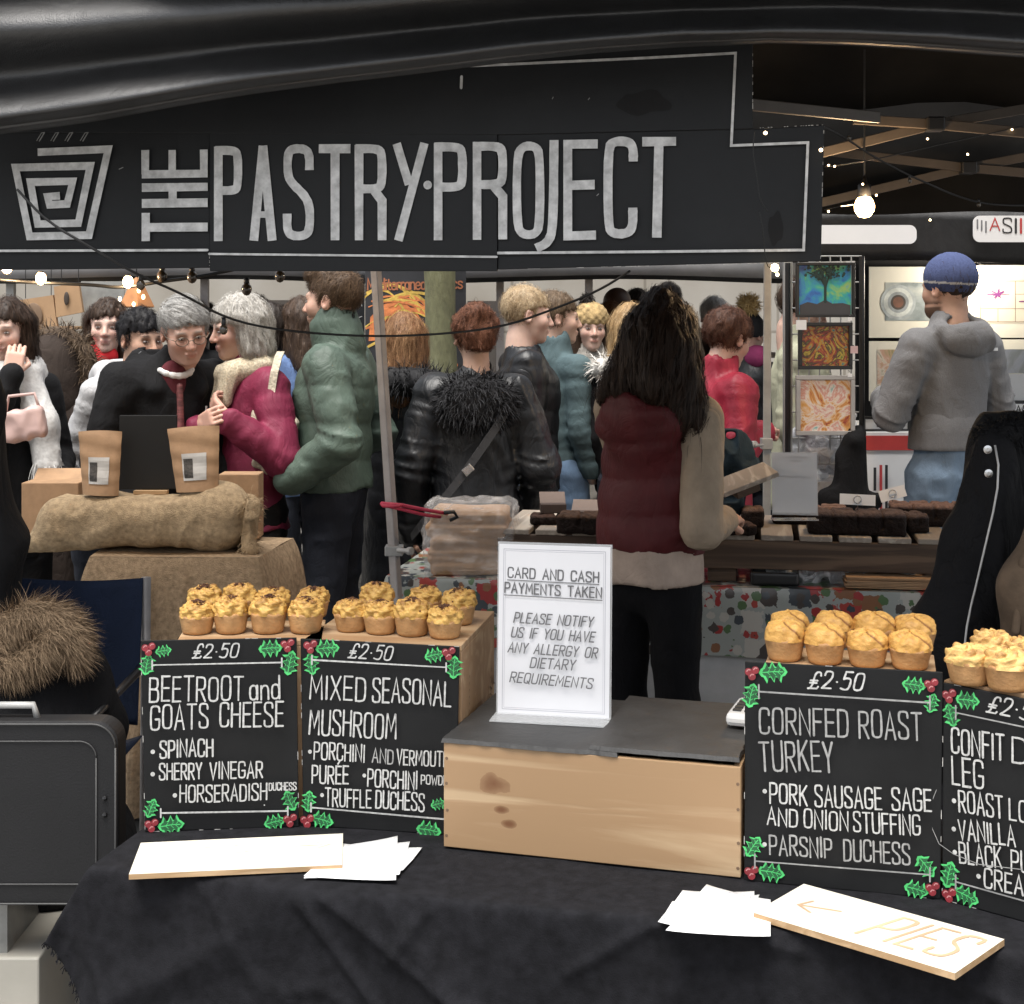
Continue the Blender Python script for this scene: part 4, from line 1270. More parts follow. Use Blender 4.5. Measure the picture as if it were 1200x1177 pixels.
# beetroot
o, f, ik = chalkboard('black chalk menu board for beetroot and goats cheese pies with holly corners', (170, 975), (350, 969), (165, 751), (347.5, 747.5))
for a in ((191.5, 763, .15, 19), (172.5, 779, 1.4, 25), (317, 760, .05, 28), (340, 777, 1.35, 29), (177.5, 947, 1.2, 23), (200.7, 967, .1, 31), (340, 938, 2.0, 25), (322, 963, .2, 25)): holly_leaf(ik, *a)
for q in ((174.5, 760), (337, 755.5), (178, 966), (340, 960)): berries(ik, *q)
frame_lines(ik, ((179, 779), (330.5, 776)), ((189, 952), (337.5, 949.5)))
txt(ik, '£2·50', 226, 771, 278, 770, 16, 2.2, slant=.2)
txt(ik, 'BEETROOT', 176, 821.5, 285, 819.5, 28); txt(ik, 'and', 293.5, 819, 328, 817.5, 26)
txt(ik, 'GOATS', 177.5, 854, 244, 852, 28); txt(ik, 'CHEESE', 258.5, 851, 332, 849.5, 28)
bullet(ik, 180, 880); txt(ik, 'SPINACH', 188.7, 887, 250, 884.5, 20)
bullet(ik, 180, 906); txt(ik, 'SHERRY', 188, 913, 237, 911, 18.5, 2.3); txt(ik, 'VINEGAR', 247, 911.5, 308, 909.5, 18.5, 2.3)
bullet(ik, 206, 930.5); txt(ik, 'HORSERADISH', 212, 938.5, 313, 935.5, 19, 2.3); txt(ik, 'DUCHESS', 316, 924.5, 347.5, 923.5, 8.5, 1.6)
ik.disc(f.px(310.5, 941.5), .0012)
finish(o, ik)
# mushroom
o, f, ik = chalkboard('black chalk menu board for mixed seasonal mushroom pies, partly behind the pine crate', (355, 967.5), (534, 979), (352, 748.5), (538, 758))
for a in ((383.7, 760, .1, 28), (365, 778, 1.75, 25), (509, 768, .25, 23), (532.5, 782, 1.5, 26), (362.3, 939, 1.5, 24), (378.6, 961, -.2, 26), (514, 942, .3, 18), (503, 972.6, -.1, 29)): holly_leaf(ik, *a)
for q in ((364.7, 757), (526.4, 765), (361, 961)): berries(ik, *q)
frame_lines(ik, ((366.7, 773), (523.7, 781.7)), ((365.7, 945.5), (530, 960)), 5)
txt(ik, '£2·50', 409, 770.5, 458.5, 773.5, 16.5, 2.1, slant=.25)
txt(ik, 'MIXED', 364.7, 818, 429, 821.4, 27); txt(ik, 'SEASONAL', 438, 821.6, 529, 826.5, 28)
txt(ik, 'MUSHROOM', 364, 859, 465, 865.5, 28.5)
bullet(ik, 365, 880, 2.2); txt(ik, 'PORCHINI', 369.8, 888.4, 428.6, 891.8, 19, 2.2); txt(ik, 'AND', 438, 892.5, 462, 894, 16, 2.0, 5); txt(ik, 'VERMOUTH', 467, 894.5, 527, 897.5, 17, 2.1)
txt(ik, 'PURÉE', 368, 915.6, 410, 917.6, 20, 2.3); bullet(ik, 429, 907.4, 2.2); txt(ik, 'PORCHINI', 433, 920, 490.4, 923.4, 20, 2.3); txt(ik, 'POWDER', 495.5, 917, 532, 919, 10.5, 1.7)
bullet(ik, 380, 930, 2.2); txt(ik, 'TRUFFLE', 384, 942.6, 437, 944.6, 20, 2.3); txt(ik, 'DUCHESS', 443, 945, 499, 948.5, 20, 2.3)
finish(o, ik)
# turkey
o, f, ik = chalkboard('black chalk menu board for cornfed roast turkey pies, right of the pine crate', (872, 1032), (1102, 1054), (873, 775.5), (1105, 788))
for a in ((906, 788, .1, 33), (880.5, 815, 1.35, 29), (1071, 803, -.1, 28), (1092, 824, 1.3, 24), (883, 992, 1.0, 28), (904, 1022, -.1, 31), (1085, 1015, -.9, 29), (1074, 1042, -.2, 29)): holly_leaf(ik, *a)
for q in ((881.5, 788), (1091, 802), (881, 1021), (1092.5, 1040)): berries(ik, *q, 4.5)
frame_lines(ik, ((889.6, 810), (1089.6, 823)), ((885, 1008), (1089.6, 1024)), 8, 5)
txt(ik, '£2·50', 947, 806, 1009.6, 809, 20, 2.6, slant=.25)
txt(ik, 'CORNFED', 891, 858, 993.8, 862.5, 30, 2.9, 5); txt(ik, 'ROAST', 1007.5, 863, 1080, 866, 31, 2.9, 5)
txt(ik, 'TURKEY', 891.7, 902, 977, 903, 34, 2.9, 5)
bullet(ik, 896.7, 926); txt(ik, 'PORK', 903, 939.6, 946, 942.5, 23, 2.6); txt(ik, 'SAUSAGE', 956, 943, 1033, 946.7, 24, 2.6); txt(ik, 'SAGE', 1046, 947, 1091, 949, 25, 2.6)
txt(ik, 'AND', 900, 964.6, 934.6, 967.5, 20, 2.4); txt(ik, 'ONION', 943, 968, 993.8, 972, 22, 2.4); txt(ik, 'STUFFING', 1001, 973, 1078, 977, 23, 2.4)
bullet(ik, 896.7, 987.5); txt(ik, 'PARSNIP', 903, 999, 975, 1003, 22, 2.6, 5); txt(ik, 'DUCHESS', 989.6, 1005.4, 1066, 1010.4, 24, 2.6, 5)
finish(o, ik)
# confit
B4a = T(1104, 1054, TZ)
o, f, ik = chalkboard('black chalk menu board for confit leg pies, angled at the right end of the counter', (1104, 1054), (1330, 1116), (1105, 800), (1335, 846))
for a in ((1134, 821, .05, 28), (1114.6, 838, 1.9, 26), (1112.5, 1025, 1.4, 30), (1133, 1050, -.25, 29)): holly_leaf(ik, *a)
for q in ((1113, 815), (1113, 1048)): berries(ik, *q, 4.5)
frame_lines(ik, ((1121, 835), (1310, 875)), ((1121, 1033), (1310, 1086)), 8, 5)
txt(ik, '£2·50', 1157, 834, 1222, 847, 20, 2.6, slant=.25)
txt(ik, 'CONFIT', 1116.7, 882, 1178, 891, 29, 2.9); txt(ik, 'D', 1188, 893, 1204, 895.5, 29, 2.9)
txt(ik, 'LEG', 1118, 919, 1154, 924, 32, 2.9)
bullet(ik, 1119.6, 938); txt(ik, 'ROAST', 1126, 951, 1177, 958, 25, 2.6); txt(ik, 'LO', 1185, 959.5, 1206, 963, 24, 2.6)
bullet(ik, 1119.6, 971); txt(ik, 'VANILLA', 1126, 982.5, 1191.7, 991, 23, 2.6)
bullet(ik, 1121, 998); txt(ik, 'BLACK', 1127, 1010, 1176, 1017, 24, 2.6); txt(ik, 'PU', 1187.5, 1019, 1208, 1023, 24, 2.6)
bullet(ik, 1149, 1026); txt(ik, 'CREA', 1156, 1039, 1201, 1049, 22, 2.6)
ik.linepx([(1100, 925), (1092, 945), (1095, 970), (1103, 988), (1120, 1000), (1150, 1012), (1200, 1018)], .8, 5)
finish(o, ik)

# ---- crates behind the boards
PT = 1.036
def crate_at(label, key, pxl, pxr, ztop, depth, zb=TZ + .001):
    f, ex = BF[key]
    yv = (ztop - f.o.z) / f.ey.z
    base = f.at(0, yv, -.0095)
    nrm = Vector((-ex.y, ex.x, 0))
    def hit(px):                                      # along the back of the board, under photo column px
        d = (px - CX) / FPX
        t = (d * base.y - base.x) / (ex.x - d * ex.y)
        return base + ex * t
    a, b = hit(pxl), hit(pxr)
    a.z = b.z = zb
    return boards_box('wine_crate', label, a, rz_of(a, b), (b - a).length, depth, ztop - zb), a, b
C1, a1, b1 = crate_at('pale pine crate under the left pies, behind the beetroot board', 'beetroot', 206, 378, PT, .17)
C2, a2, b2 = crate_at('pale pine crate with printed side under the mushroom pies, behind their board', 'mixed', 356, 541, PT, .30)
st = Ink(Frame(b2 + Vector((0, 0, 0)), Vector((-math.sin(rz_of(a2, b2)), math.cos(rz_of(a2, b2)), 0)), (0, 0, 1)), .0008)
dside = Vector((math.cos(rz_of(a2, b2)), math.sin(rz_of(a2, b2)), 0)); st.fr.n = dside
for i in range(46):
    x = random.uniform(.17, .285); z = .10 + (x - .17) * .7 + random.uniform(-.02, .045)
    st.stroke([(x, z), (x + random.uniform(.002, .012), z + random.uniform(-.012, .016))], random.uniform(.001, .004), False, 0, .4)
for i in range(9):
    z = .15 + .012 * i
    st.stroke([(.042, z), (.042 + .004, z + .006), (.05, z + .001)], .0011, False, 0)
rel(st.mb, C2); 
stp = st.build('printed_stamp', M('faded_black_stamp', (.10, .075, .055), rough=.8), C2)
stp.rotation_euler = (0, 0, -C2.rotation_euler.z)
C3, a3, b3 = crate_at('pale pine crate under the drizzled pies, behind the turkey board', 'cornfed', 893, 1099, PT + .004, .19)
C4, a4, b4 = crate_at('pale pine crate under the browned rosette pies, behind the confit board', 'confit', 1106, 1335, 1.043, .20)

# ---- pies
CRUST = M_attr('baked_pastry', rough=.6, var=.34, scale=45, bump=.45, bscale=160, sss=.05)
TOPM = M_attr('piped_topping', rough=.55, var=.16, scale=70, bump=.45, bscale=190, sss=.06)
CRUMB = M('burnt_crumbs', (.09, .035, .015), rough=.8, var=.5, scale=90)
def crust_mesh(seed, col):
    rr = random.Random(seed)
    prof = [(.0, 0), (.022, 0), (.0255, .0025), (.027, .008), (.0292, .022), (.0312, .034), (.0322, .0385), (.0318, .041), (.0295, .0425), (.026, .040), (0, .038)]
    n = 36; V = []; F = []; C = []
    ph = [rr.uniform(0, 6.28) for _ in range(5)]
    for j, (r, z) in enumerate(prof):
        for k in range(n):
            a = 2 * math.pi * k / n
            q = r * (1 + .012 * math.sin(3 * a + ph[0]) + .01 * math.sin(7 * a + ph[1]) * (z / .04) + rr.uniform(-.004, .004))
            zz = z + (.0012 * math.sin(5 * a + ph[2]) + .001 * math.sin(11 * a + ph[3])) * (1 if z > .03 else 0)
            V.append((q * math.cos(a), q * math.sin(a), zz))
            t = .5 + .5 * math.sin(2 * a + ph[4] + z * 60)
            brown = max(0, (z - .036) / .006) * .5 + .25 * t * (z < .036) + (.3 if z < .003 else 0)
            C.append([c * (1 - .5 * brown * w) for c, w in zip(col, (.7, 1.0, 1.2))])
    for j in range(len(prof) - 1):
        for k in range(n): F.append((j * n + k, j * n + (k + 1) % n, (j + 1) * n + (k + 1) % n, (j + 1) * n + k))
    return np.array(V), np.array(F), np.clip(np.array(C), 0, 1)
def topping_mesh(kind, seed):
    rr = random.Random(seed); nu, nv = 64, 32
    V = []; F = []; C = []
    ph = [rr.uniform(0, 6.28) for _ in range(8)]
    lx, ly = rr.uniform(-.004, .004), rr.uniform(-.004, .004)
    for j in range(nv + 1):
        t = j / nv
        for k in range(nu):
            a = 2 * math.pi * k / nu
            if kind == 'crumb':                        # rough piped swirl
                rad = .0315 * math.sin(min(1, t * 1.06) * math.pi * .5) ** .8 if t < .99 else .0315
                base = math.cos(t * math.pi * .5)
                h = .034 * base ** .75
                sw = .0016 * math.sin(3 * (t * 7.5) * 1.0 + a + ph[0]) * math.sin(math.pi * t)
                nse = .0014 * math.sin(6 * a + ph[1] + 9 * t) + .0012 * math.sin(11 * a - 14 * t + ph[2]) + rr.uniform(-.0006, .0006)
                rad += (sw * .5 + nse) * (t > .05); h += (sw * .6 + nse) * (1 - t)
                br = max(0, .8 * (h / .034 - .62)) + .22 * (math.sin(9 * a + 13 * t + ph[3]) > .6) + .3 * max(0, -nse / .0026)
                col = (.68, .42, .115)
            elif kind == 'dome':
                ph[0] = 0
                rad = .0325 * math.sin(t * math.pi * .5) ** .72
                h = .034 * math.cos(t * math.pi * .5) ** .72
                cr = math.exp(-((math.sin(a - ph[0] - 1.2 * t)) / .10) ** 2) * (math.cos(a - ph[0] - 1.2 * t) > 0) * (t < .95)
                nse = .0010 * math.sin(4 * a + ph[1] + 5 * t) + .0009 * math.sin(9 * a + 8 * t + ph[2])
                rad += nse * (t > .05) - .001 * cr * t; h += nse * (1 - t) - .0025 * cr * (1 - t * .5)
                br = .95 * cr * (t > .08) + .10 * max(0, math.sin(3 * a + ph[3])) * t
                col = (.66, .37, .10)
            else:                                      # browned rosette ridges
                rad = .0335 * math.sin(t * math.pi * .5) ** .75
                h = .030 * math.cos(t * math.pi * .5) ** .8
                s_ = math.sin(8 * a + 9 * t + ph[0]); rd = .0034 * s_ * (math.sin(math.pi * min(1, t * 1.15)) ** .6 if t < .87 else .6)
                lp = .0026 * math.sin(t * 17 + 2 * a + ph[1])
                rad += rd + lp * t * .5; h += (rd * .7 + lp) * (1 - t * .7)
                br = max(0, s_ - .45) * 1.3 * (t > .12) * (.5 + .5 * math.sin(a * 3 + ph[2] + 7 * t)) + max(0, lp / .0026 - .7) * .6
                col = (.76, .49, .18)
            V.append((rad * math.cos(a) + lx * (1 - t), rad * math.sin(a) + ly * (1 - t), .0385 + h))
            br = min(1, max(0, br))
            C.append([c * (1 - br) + d * br for c, d in zip(col, (.17, .06, .02) if kind == 'dome' else (.36, .15, .04))])
    for j in range(nv):
        for k in range(nu): F.append((j * nu + k, (j + 1) * nu + k, (j + 1) * nu + (k + 1) % nu, j * nu + (k + 1) % nu))
    V = np.array(V); F = np.array(F); C = np.array(C)
    N = normals_np(V, F); sgn = np.sign((N * (V - (0, 0, .045))).sum(1).mean()); N = N * sgn
    Q = (V + seed * .37).astype(np.float32)
    n1, n2, n3 = vnoise(Q * 95), vnoise(Q * 210 + 3), vnoise(Q * 480 + 7)
    a1 = {'crumb': .0062, 'dome': .0028, 'rosette': .0036}[kind]
    dsp = a1 * (n1 - .5) + a1 * .6 * (n2 - .5) + a1 * .35 * (n3 - .5)
    V = V + N * dsp[:, None] * (np.arange(len(V)) >= nu)[:, None]
    top = np.clip((V[:, 2] - .050) / .022, 0, 1)
    pat = np.clip((n1 * .5 + n2 * .5 - .52) * 5, 0, 1)
    br = np.clip({'crumb': .55, 'dome': .34, 'rosette': .70}[kind] * pat * (.3 + top) + .25 * np.clip((n3 - .6) * 3, 0, 1), 0, .85)[:, None]
    C = C * (1 - br) + np.array((.20, .075, .018)) * br
    return V, F, np.clip(C, 0, 1)
PIES = {}
def make_pie(kind, variant):
    t = thing('pie', 'pie', 'pie')
    cc = {'crumb': (.58, .34, .15), 'dome': (.58, .33, .14), 'rosette': (.56, .31, .13)}[kind]
    V, F, C = crust_mesh(variant * 3 + 1, cc); mesh_np('crust', V, F, CRUST, t, True, C)
    V, F, C = topping_mesh(kind, variant * 5 + 2); tp_ = mesh_np('topping', V, F, TOPM, t, True, C)
    if kind == 'crumb':
        rr = random.Random(variant + 40); m_ = MB()
        for i in range(70 if variant % 3 else 150):
            a = rr.uniform(0, 6.28); q = abs(rr.gauss(0, .010 if variant % 3 else .014)); q = min(q, .026)
            z = .0385 + .034 * max(0, 1 - (q / .032) ** 2.2) + rr.uniform(0, .003)
            m_.box((q * math.cos(a), q * math.sin(a), z), (rr.uniform(.002, .008), rr.uniform(.0012, .0026), rr.uniform(.0012, .003)), Euler((rr.uniform(-.6, .6), rr.uniform(-.6, .6), rr.uniform(0, 6))).to_matrix())
        cb = m_.build('crumbs', CRUMB, tp_); cb['kind'] = 'stuff'
    return t
def pies(kind, group, lst, z, first_variant=0):
    for i, (px, py, s_, lab) in enumerate(lst):
        v = (i + first_variant) % 4
        key = (kind, v)
        if key not in PIES: o = PIES[key] = make_pie(kind, v)
        else: o = dup(PIES[key])
        o.location = T(px, py, z) if not isinstance(py, Vector) else py
        o.location.z = z + .0005
        o.rotation_euler = (random.uniform(-.02, .02), random.uniform(-.02, .02), random.uniform(0, 6.28) if kind != 'dome' else random.uniform(-.25, .25) + R(-105))
        o.scale = (s_, s_, s_ * random.uniform(.74, .88))
        tag(o, lab, 'pie', group)
pies('crumb', 'crumb-topped pies on the left crate', [
    (231, 742, 1.0, 'leftmost front pie on the beetroot crate with pale fluffy topping'), (270.5, 741.5, 1.0, 'second front pie from the left on the beetroot crate, topped with pale mash'),
    (314, 741, 1.05, 'third front pie on the beetroot crate, its pale topping swirled wide'), (358, 741, 1.02, 'rightmost front pie on the beetroot crate with a tall pale peak'),
    (240, 724, 1.0, 'back pie behind the leftmost front pie on the beetroot crate'), (281, 723, 1.0, 'back pie with dark burnt crumbs behind the second front pie on the beetroot crate'),
    (320, 723, 1.0, 'back pie with dark burnt crumbs behind the third front pie on the beetroot crate'), (367, 723, .95, 'back pie behind the rightmost front pie on the beetroot crate')], PT)
pies('crumb', 'crumb-topped pies on the middle crate', [
    (412, 739, 1.0, 'leftmost front pie on the mushroom crate, dark crumbs over its top'), (446.5, 742, 1.0, 'second front pie on the mushroom crate with burnt shreds on its peak'),
    (483, 744, 1.05, 'third front pie on the mushroom crate with smooth yellow topping'), (521, 747, 1.0, 'rightmost front pie on the mushroom crate nearest the notice'),
    (442, 722, 1.0, 'back left pie on the mushroom crate with a scorched top'), (499, 724, .98, 'back middle pie on the mushroom crate, mostly hidden'),
    (537, 731, 1.0, 'back right pie on the mushroom crate beside the crate edge')], PT, 1)
pies('dome', 'drizzled pies on the right crate', [
    (919.5, 773, 1.03, 'leftmost front pie with brown streak on the turkey crate'), (967, 777, 1.03, 'second front pie on the turkey crate with a thin brown streak'),
    (1016, 780, 1.03, 'third front pie on the turkey crate with a dark peak'), (1066, 783, 1.05, 'rightmost front pie on the turkey crate with a diagonal streak'),
    (925, 757, 1.03, 'back pie behind the leftmost turkey pie'), (977, 758, 1.03, 'back pie behind the second turkey pie'), (1024, 760, 1.1, 'tallest back pie behind the third turkey pie'), (1072, 762, 1.08, 'back pie behind the rightmost turkey pie')], PT + .004)
pies('rosette', 'browned rosette pies at the right end', [
    (1136.5, 801, 1.08, 'front left pie with browned piped ridges on the confit crate'), (1181, 808, 1.1, 'front pie with browned piped ridges cut by the photo edge on the confit crate'),
    (1162, 784, 1.0, 'back pie with pale piped ridges on the confit crate'), (1204, 791, 1.0, 'back right pie with browned ridges on the confit crate')], 1.043)

# ---- loose papers and painted arrow boards on the cloth
def sheet(outline, z, lab, grp, th=.0004, curl=.002):
    q = [T(x, y, TZ + z) for x, y in outline]
    c = sum(q, Vector()) / len(q)
    n = 12
    def f_(u, v):
        a = q[0].lerp(q[1], u); b = q[3].lerp(q[2], u)
        p = a.lerp(b, v)
        p.z = TZ + z + curl * (abs(2 * u - 1) ** 3) * abs(2 * v - 1)
        return p
    o = MB().grid(f_, n, n).build('leaflet', PAPER, None, smooth=True, origin=c, thick=th)
    tag(o, lab, 'leaflet', grp)
    if curl:
        ik = MB()
        for k_ in range(4):
            c4 = [(.05, .05), (.95, .05), (.95, .95), (.05, .95)]
            (u0, v0), (u1, v1) = c4[k_], c4[(k_ + 1) % 4]
            ik.bar(f_(u0, v0) - c + Vector((0, 0, .0004)), f_(u1, v1) - c + Vector((0, 0, .0004)), .0007, .0003)
        ik.build('printed_border', INKL, o)
    return o
g1 = 'white leaflets fanned out left of the pine crate'
for i, (dx, dy, tw) in enumerate(((8, -3, 8), (4, -2, 4), (0, 0, 0))):
    l_ = ('white leaflet under the other two left of the pine crate', 'white leaflet between two others left of the pine crate', 'topmost white leaflet of the fan left of the pine crate')[i]
    sheet([(356, 1028 - dy), (464 + dx * 1.0, 1033 + dy * 1.2 - tw), (466 + dx * 3.6, 983 + tw * 1.7 - 2), (392 + dx, 993 + dy)], .004 + .0012 * i, l_, g1)
g2 = 'white leaflets fanned out by the arrow board'
for i, (q_) in enumerate((((771, 1082), (868, 1098), (890, 1050), (788, 1058)), ((775, 1077), (884, 1092), (884, 1046), (800, 1045)), ((780, 1092), (903, 1099), (903, 1056), (828, 1038)))):
    l_ = ('white leaflet at the bottom of the fan beside the arrow board', 'white leaflet in the middle of the fan beside the arrow board', 'topmost white leaflet of the fan beside the arrow board')[i]
    sheet(q_, .004 + .0012 * i, l_, g2)
WBOARD = M('cream_painted_board', (0.64, 0.60, 0.51), rough=.6, var=.05, scale=5)
RAW = M_wood('raw_wood_edge', (.55, .38, .22), (.42, .27, .14), 0, 1.5)
def arrow_board(label, q, th, txts, ink):
    w = [T(x, y, TZ + .004 + th) for x, y in q]
    o = thing('arrow_board', label, 'sign', w[0])
    mb = MB(); n = 4
    z1 = [p - w[0] for p in w]; z0 = [p - Vector((0, 0, th)) for p in z1]
    mb.add(z0, [(3, 2, 1, 0)]); mb.add(z0 + z1, [(k, (k + 1) % n, n + (k + 1) % n, n + k) for k in range(n)])
    mb.build('board', RAW, o)
    MB().add([p + Vector((0, 0, .0002)) for p in z1] , [(0, 1, 2, 3)]).build('painted_face', WBOARD, o)
    f = Frame(w[0] + Vector((0, 0, .0002)), w[1] - w[0], w[3] - w[0]); f.n = Vector((0, 0, 1))
    ik = Ink(f, .0004)
    for a in txts: ik.textpx(*a[0], **a[1])
    rel(ik.mb, o); ik.build('lettering', ink, o)
arrow_board('cream painted arrow board reading pies, lying askew at the front right of the counter', [(883, 1070), (1119, 1141), (1177, 1101), (942, 1036)], .009,
            [(('←', 933, 1070, 983, 1078, 24, 1.7), dict(slant=-.1)), (('PIES', 1003, 1094, 1103, 1122, 31, 2.4), dict(slant=.35, gap=.22, wob=.25))], M('pale_brown_paint', (.47, .32, .20), rough=.7, var=.3))
arrow_board('white painted board with very faint lettering, lying at the front left of the counter', [(151, 1025), (401, 1014), (402, 977), (165, 988)], .008,
            [(('PIES', 184, 1004, 292, 998, 15, 1.2), dict(slant=-.2, gap=.5)), (('→', 345, 996, 385, 994, 11, 1.2), {})], M('faint_grey_paint', (.72, .69, .63), rough=.7))

# ---- left of the counter: black case on pale metal unit
pc = P(139, 848, 2.62)
cs_ = thing('black_case', 'big flat black case with silver trim and handle standing left of the counter', 'case', (pc.x - .45, 2.62, P(0, 1062, 2.62).z))
hh = P(0, 846, 2.62).z - cs_.location.z
def rrect(x0, x1, z0, z1, r, n=8):
    out = []
    for cx_, cz_, a0 in ((x1 - r, z1 - r, 0), (x0 + r, z1 - r, 90), (x0 + r, z0 + r, 180), (x1 - r, z0 + r, 270)):
        out += [(cx_ + r * math.cos(R(a0 + 90 * k / n)), cz_ + r * math.sin(R(a0 + 90 * k / n))) for k in range(n + 1)]
    return out
CASE = M('black_case_shell', (.005, .005, .006), rough=.6, bump=.5, bscale=260, var=.25, bdist=.001)
f_ = Frame((0, 0, 0), (1, 0, 0), (0, 0, 1))
MB().slab(rrect(-.35, .45, 0, hh, .04), .055, f_, 0, -.055).build('shell', CASE, cs_, bevel=.006)
q = [f_.at(x, z, .003) for x, z in rrect(-.345, .445, .005, hh - .004, .042)]; q.append(q[0])
MB().tube(q, .0020, 6).build('trim', M('silver_piping', (.05, .05, .05), rough=.5, metal=.2), cs_, smooth=True)
q = [f_.at(x, z, .002) for x, z in rrect(-.31, .41, .04, hh - .035, .03)]; q.append(q[0])
MB().tube(q, .0014, 6).build('groove', M('grey_seam', (.05, .05, .05), rough=.6), cs_, smooth=True)
for z in (.165, .195): MB().ball((.425, -.002, z), .005, 8).build('rivet', PLASTIC, cs_)
hx = P(14, 830, 2.6).x - cs_.location.x
MB().tube([(hx - .06, .03, hh - .005), (hx - .055, .03, hh + .022), (hx + .022, .03, hh + .022), (hx + .03, .03, hh - .005)], .007, 8).build('handle', ALU, cs_, smooth=True)
tg = MB().box((.43, -.002, .02), (.012, .002, .008)).build('label_tag', PAPER, cs_)
UNITM = M('pale_enamel_metal', (.42, .40, .35), rough=.4, var=.12, scale=4, metal=.1, bump=.05)
un = thing('metal_unit', 'pale metal unit with a dark slot under the black case', 'cabinet', (pc.x - .45, 2.64, 0))
zt = cs_.location.z - .002
MB().span((-.45, 0, 0), (.30, .45, zt - .10)).build('body', UNITM, un, bevel=.004)
MB().span((-.45, .02, zt - .10), (.235, .43, zt)).build('top_plinth', M('worn_grey_metal', (.26, .26, .25), rough=.4, var=.35, scale=10, metal=.3), un)
MB().span((-.40, -.002, zt - .155), (.18, .004, zt - .142)).build('slot', M('dark_gap', (.01, .01, .01), rough=.9), un)
MB().span((-.40, -.012, .10), (.06, -.0005, zt - .19)).build('door', M('grey_metal_door', (.22, .22, .21), rough=.35, metal=.5), un, bevel=.003)
for x, z in ((.17, zt - .13), (.085, zt - .22)): MB().ball((x, -.004, z), .006, 8).build('screw', STEEL, un)
# ================================================================== PEOPLE: one builder, then each person with pose and clothes
def skinmat(n, c): return M_attr(n, rough=.5, var=.08, scale=60, sss=.12, spec=.35)
SKIN = skinmat('skin', None)
HAIRM = M_attr('hair', rough=.55, var=.5, scale=160, spec=.28)
EYEW = M('eye_white', (.26, .22, .20), rough=.3, var=.02); EYED = M('eye_iris', (.035, .022, .015), rough=.2, var=.1)
cloth = M_cloth
def rot3(yaw=0, pitch=0, roll=0):
    return np.array((Euler((0, 0, yaw)).to_matrix() @ Euler((pitch, 0, 0)).to_matrix() @ Euler((0, roll, 0)).to_matrix()), np.float32)
def head_mesh(h, fem=False, age=0, heavy=0.0, beard=False):
    j = .92 if fem else 1.0
    s = SDF()
    s.ell((0, .018, .034), (.076, .096, .086), .02)
    s.ell((0, -.026, -.04), (.057 * j + heavy * .006, .062, .076), .035)
    s.ell((0, -.066, -.094), (.023 * j, .02, .02), .032)
    s.ell((.036, -.055, -.022), (.026, .028, .026), .025); s.ell((-.036, -.055, -.022), (.026, .028, .026), .025)
    s.cap((-.036, -.076, .021), (.036, -.076, .021), .011, None, .022)
    s.ell((.030, -.094, .003), (.016, .014, .011), .014, None, 's'); s.ell((-.030, -.094, .003), (.016, .014, .011), .014, None, 's')
    s.cap((0, -.084, .012), (0, -.106, -.028), .0075, .0115, .012)
    s.ell((.0105, -.097, -.032), (.0075, .009, .0065), .008); s.ell((-.0105, -.097, -.032), (.0075, .009, .0065), .008)
    s.ell((0, -.0885, -.056), (.023, .010, .0055), .007); s.ell((0, -.087, -.067), (.020, .010, .006), .007)
    s.ell((0, -.101, -.0612), (.024, .008, .0016), .004, None, 's')
    for sx in (1, -1):
        s.ell((sx * .079, .012, -.004), (.010, .019, .031), .008, rot3(sx * .35, -.15)); s.ell((sx * .086, .006, -.002), (.006, .009, .016), .004, None, 's')
    s.cap((0, .022, -.05), (0, .038, -.21), .050 if fem else .056, .062 if fem else .068, .03)
    s.cap((-.06, .05, -.26), (.06, .05, -.26), .055, .055, .05, ((0, 1, 0), .8))
    if beard: s.ell((0, -.046, -.078), (.052, .046, .036), .02)
    return s.mesh(h)
def head_tint(V, skin, lip=None, brow=None, beard=None, fem=False):
    C = np.tile(np.array(skin, np.float32), (len(V), 1))
    x, y, z = V[:, 0], V[:, 1], V[:, 2]
    def mixin(mask, col): 
        nonlocal C
        mask = np.clip(mask, 0, 1)[:, None]; C = C * (1 - mask) + np.array(col, np.float32) * mask
    fr = y < -.03
    g = lambda cx, cz, rx, rz: np.exp(-((np.abs(x) - cx) / rx) ** 2 - ((z - cz) / rz) ** 2) * fr
    sk = np.array(skin)
    mixin(.35 * g(.040, -.030, .022, .022), sk * (1.0, .62, .58))
    mixin(.30 * g(0, -.026, .014, .016), sk * (1.0, .66, .60))
    mixin((.9 if fem else .6) * g(0, -.0615, .019, .0085) * (y < -.07), lip if lip is not None else sk * (.80, .45, .42))
    mixin(.85 * (np.exp(-((np.abs(x) - .033) / .018) ** 4 - ((z - .023 - .003 * np.cos((np.abs(x) - .03) * 60)) / .0045) ** 2)) * (y < -.05), brow if brow is not None else sk * .3)
    mixin(.45 * g(.030, .003, .015, .010), sk * (.70, .55, .5))
    mixin(.25 * np.exp(-((np.abs(x) - .080) / .012) ** 2 - ((z + .004) / .03) ** 2), sk * (1.0, .6, .55))
    if beard is not None:
        m = np.clip((-.040 - z) / .015, 0, 1) * (z > -.13) * np.clip((.03 - y) / .02, 0, 1)
        m = np.maximum(m * (np.abs(z + .0615) > .004), np.exp(-((z + .045) / .006) ** 2) * (np.abs(x) < .03) * (y < -.06))
        mixin(.85 * m, beard)
    return C
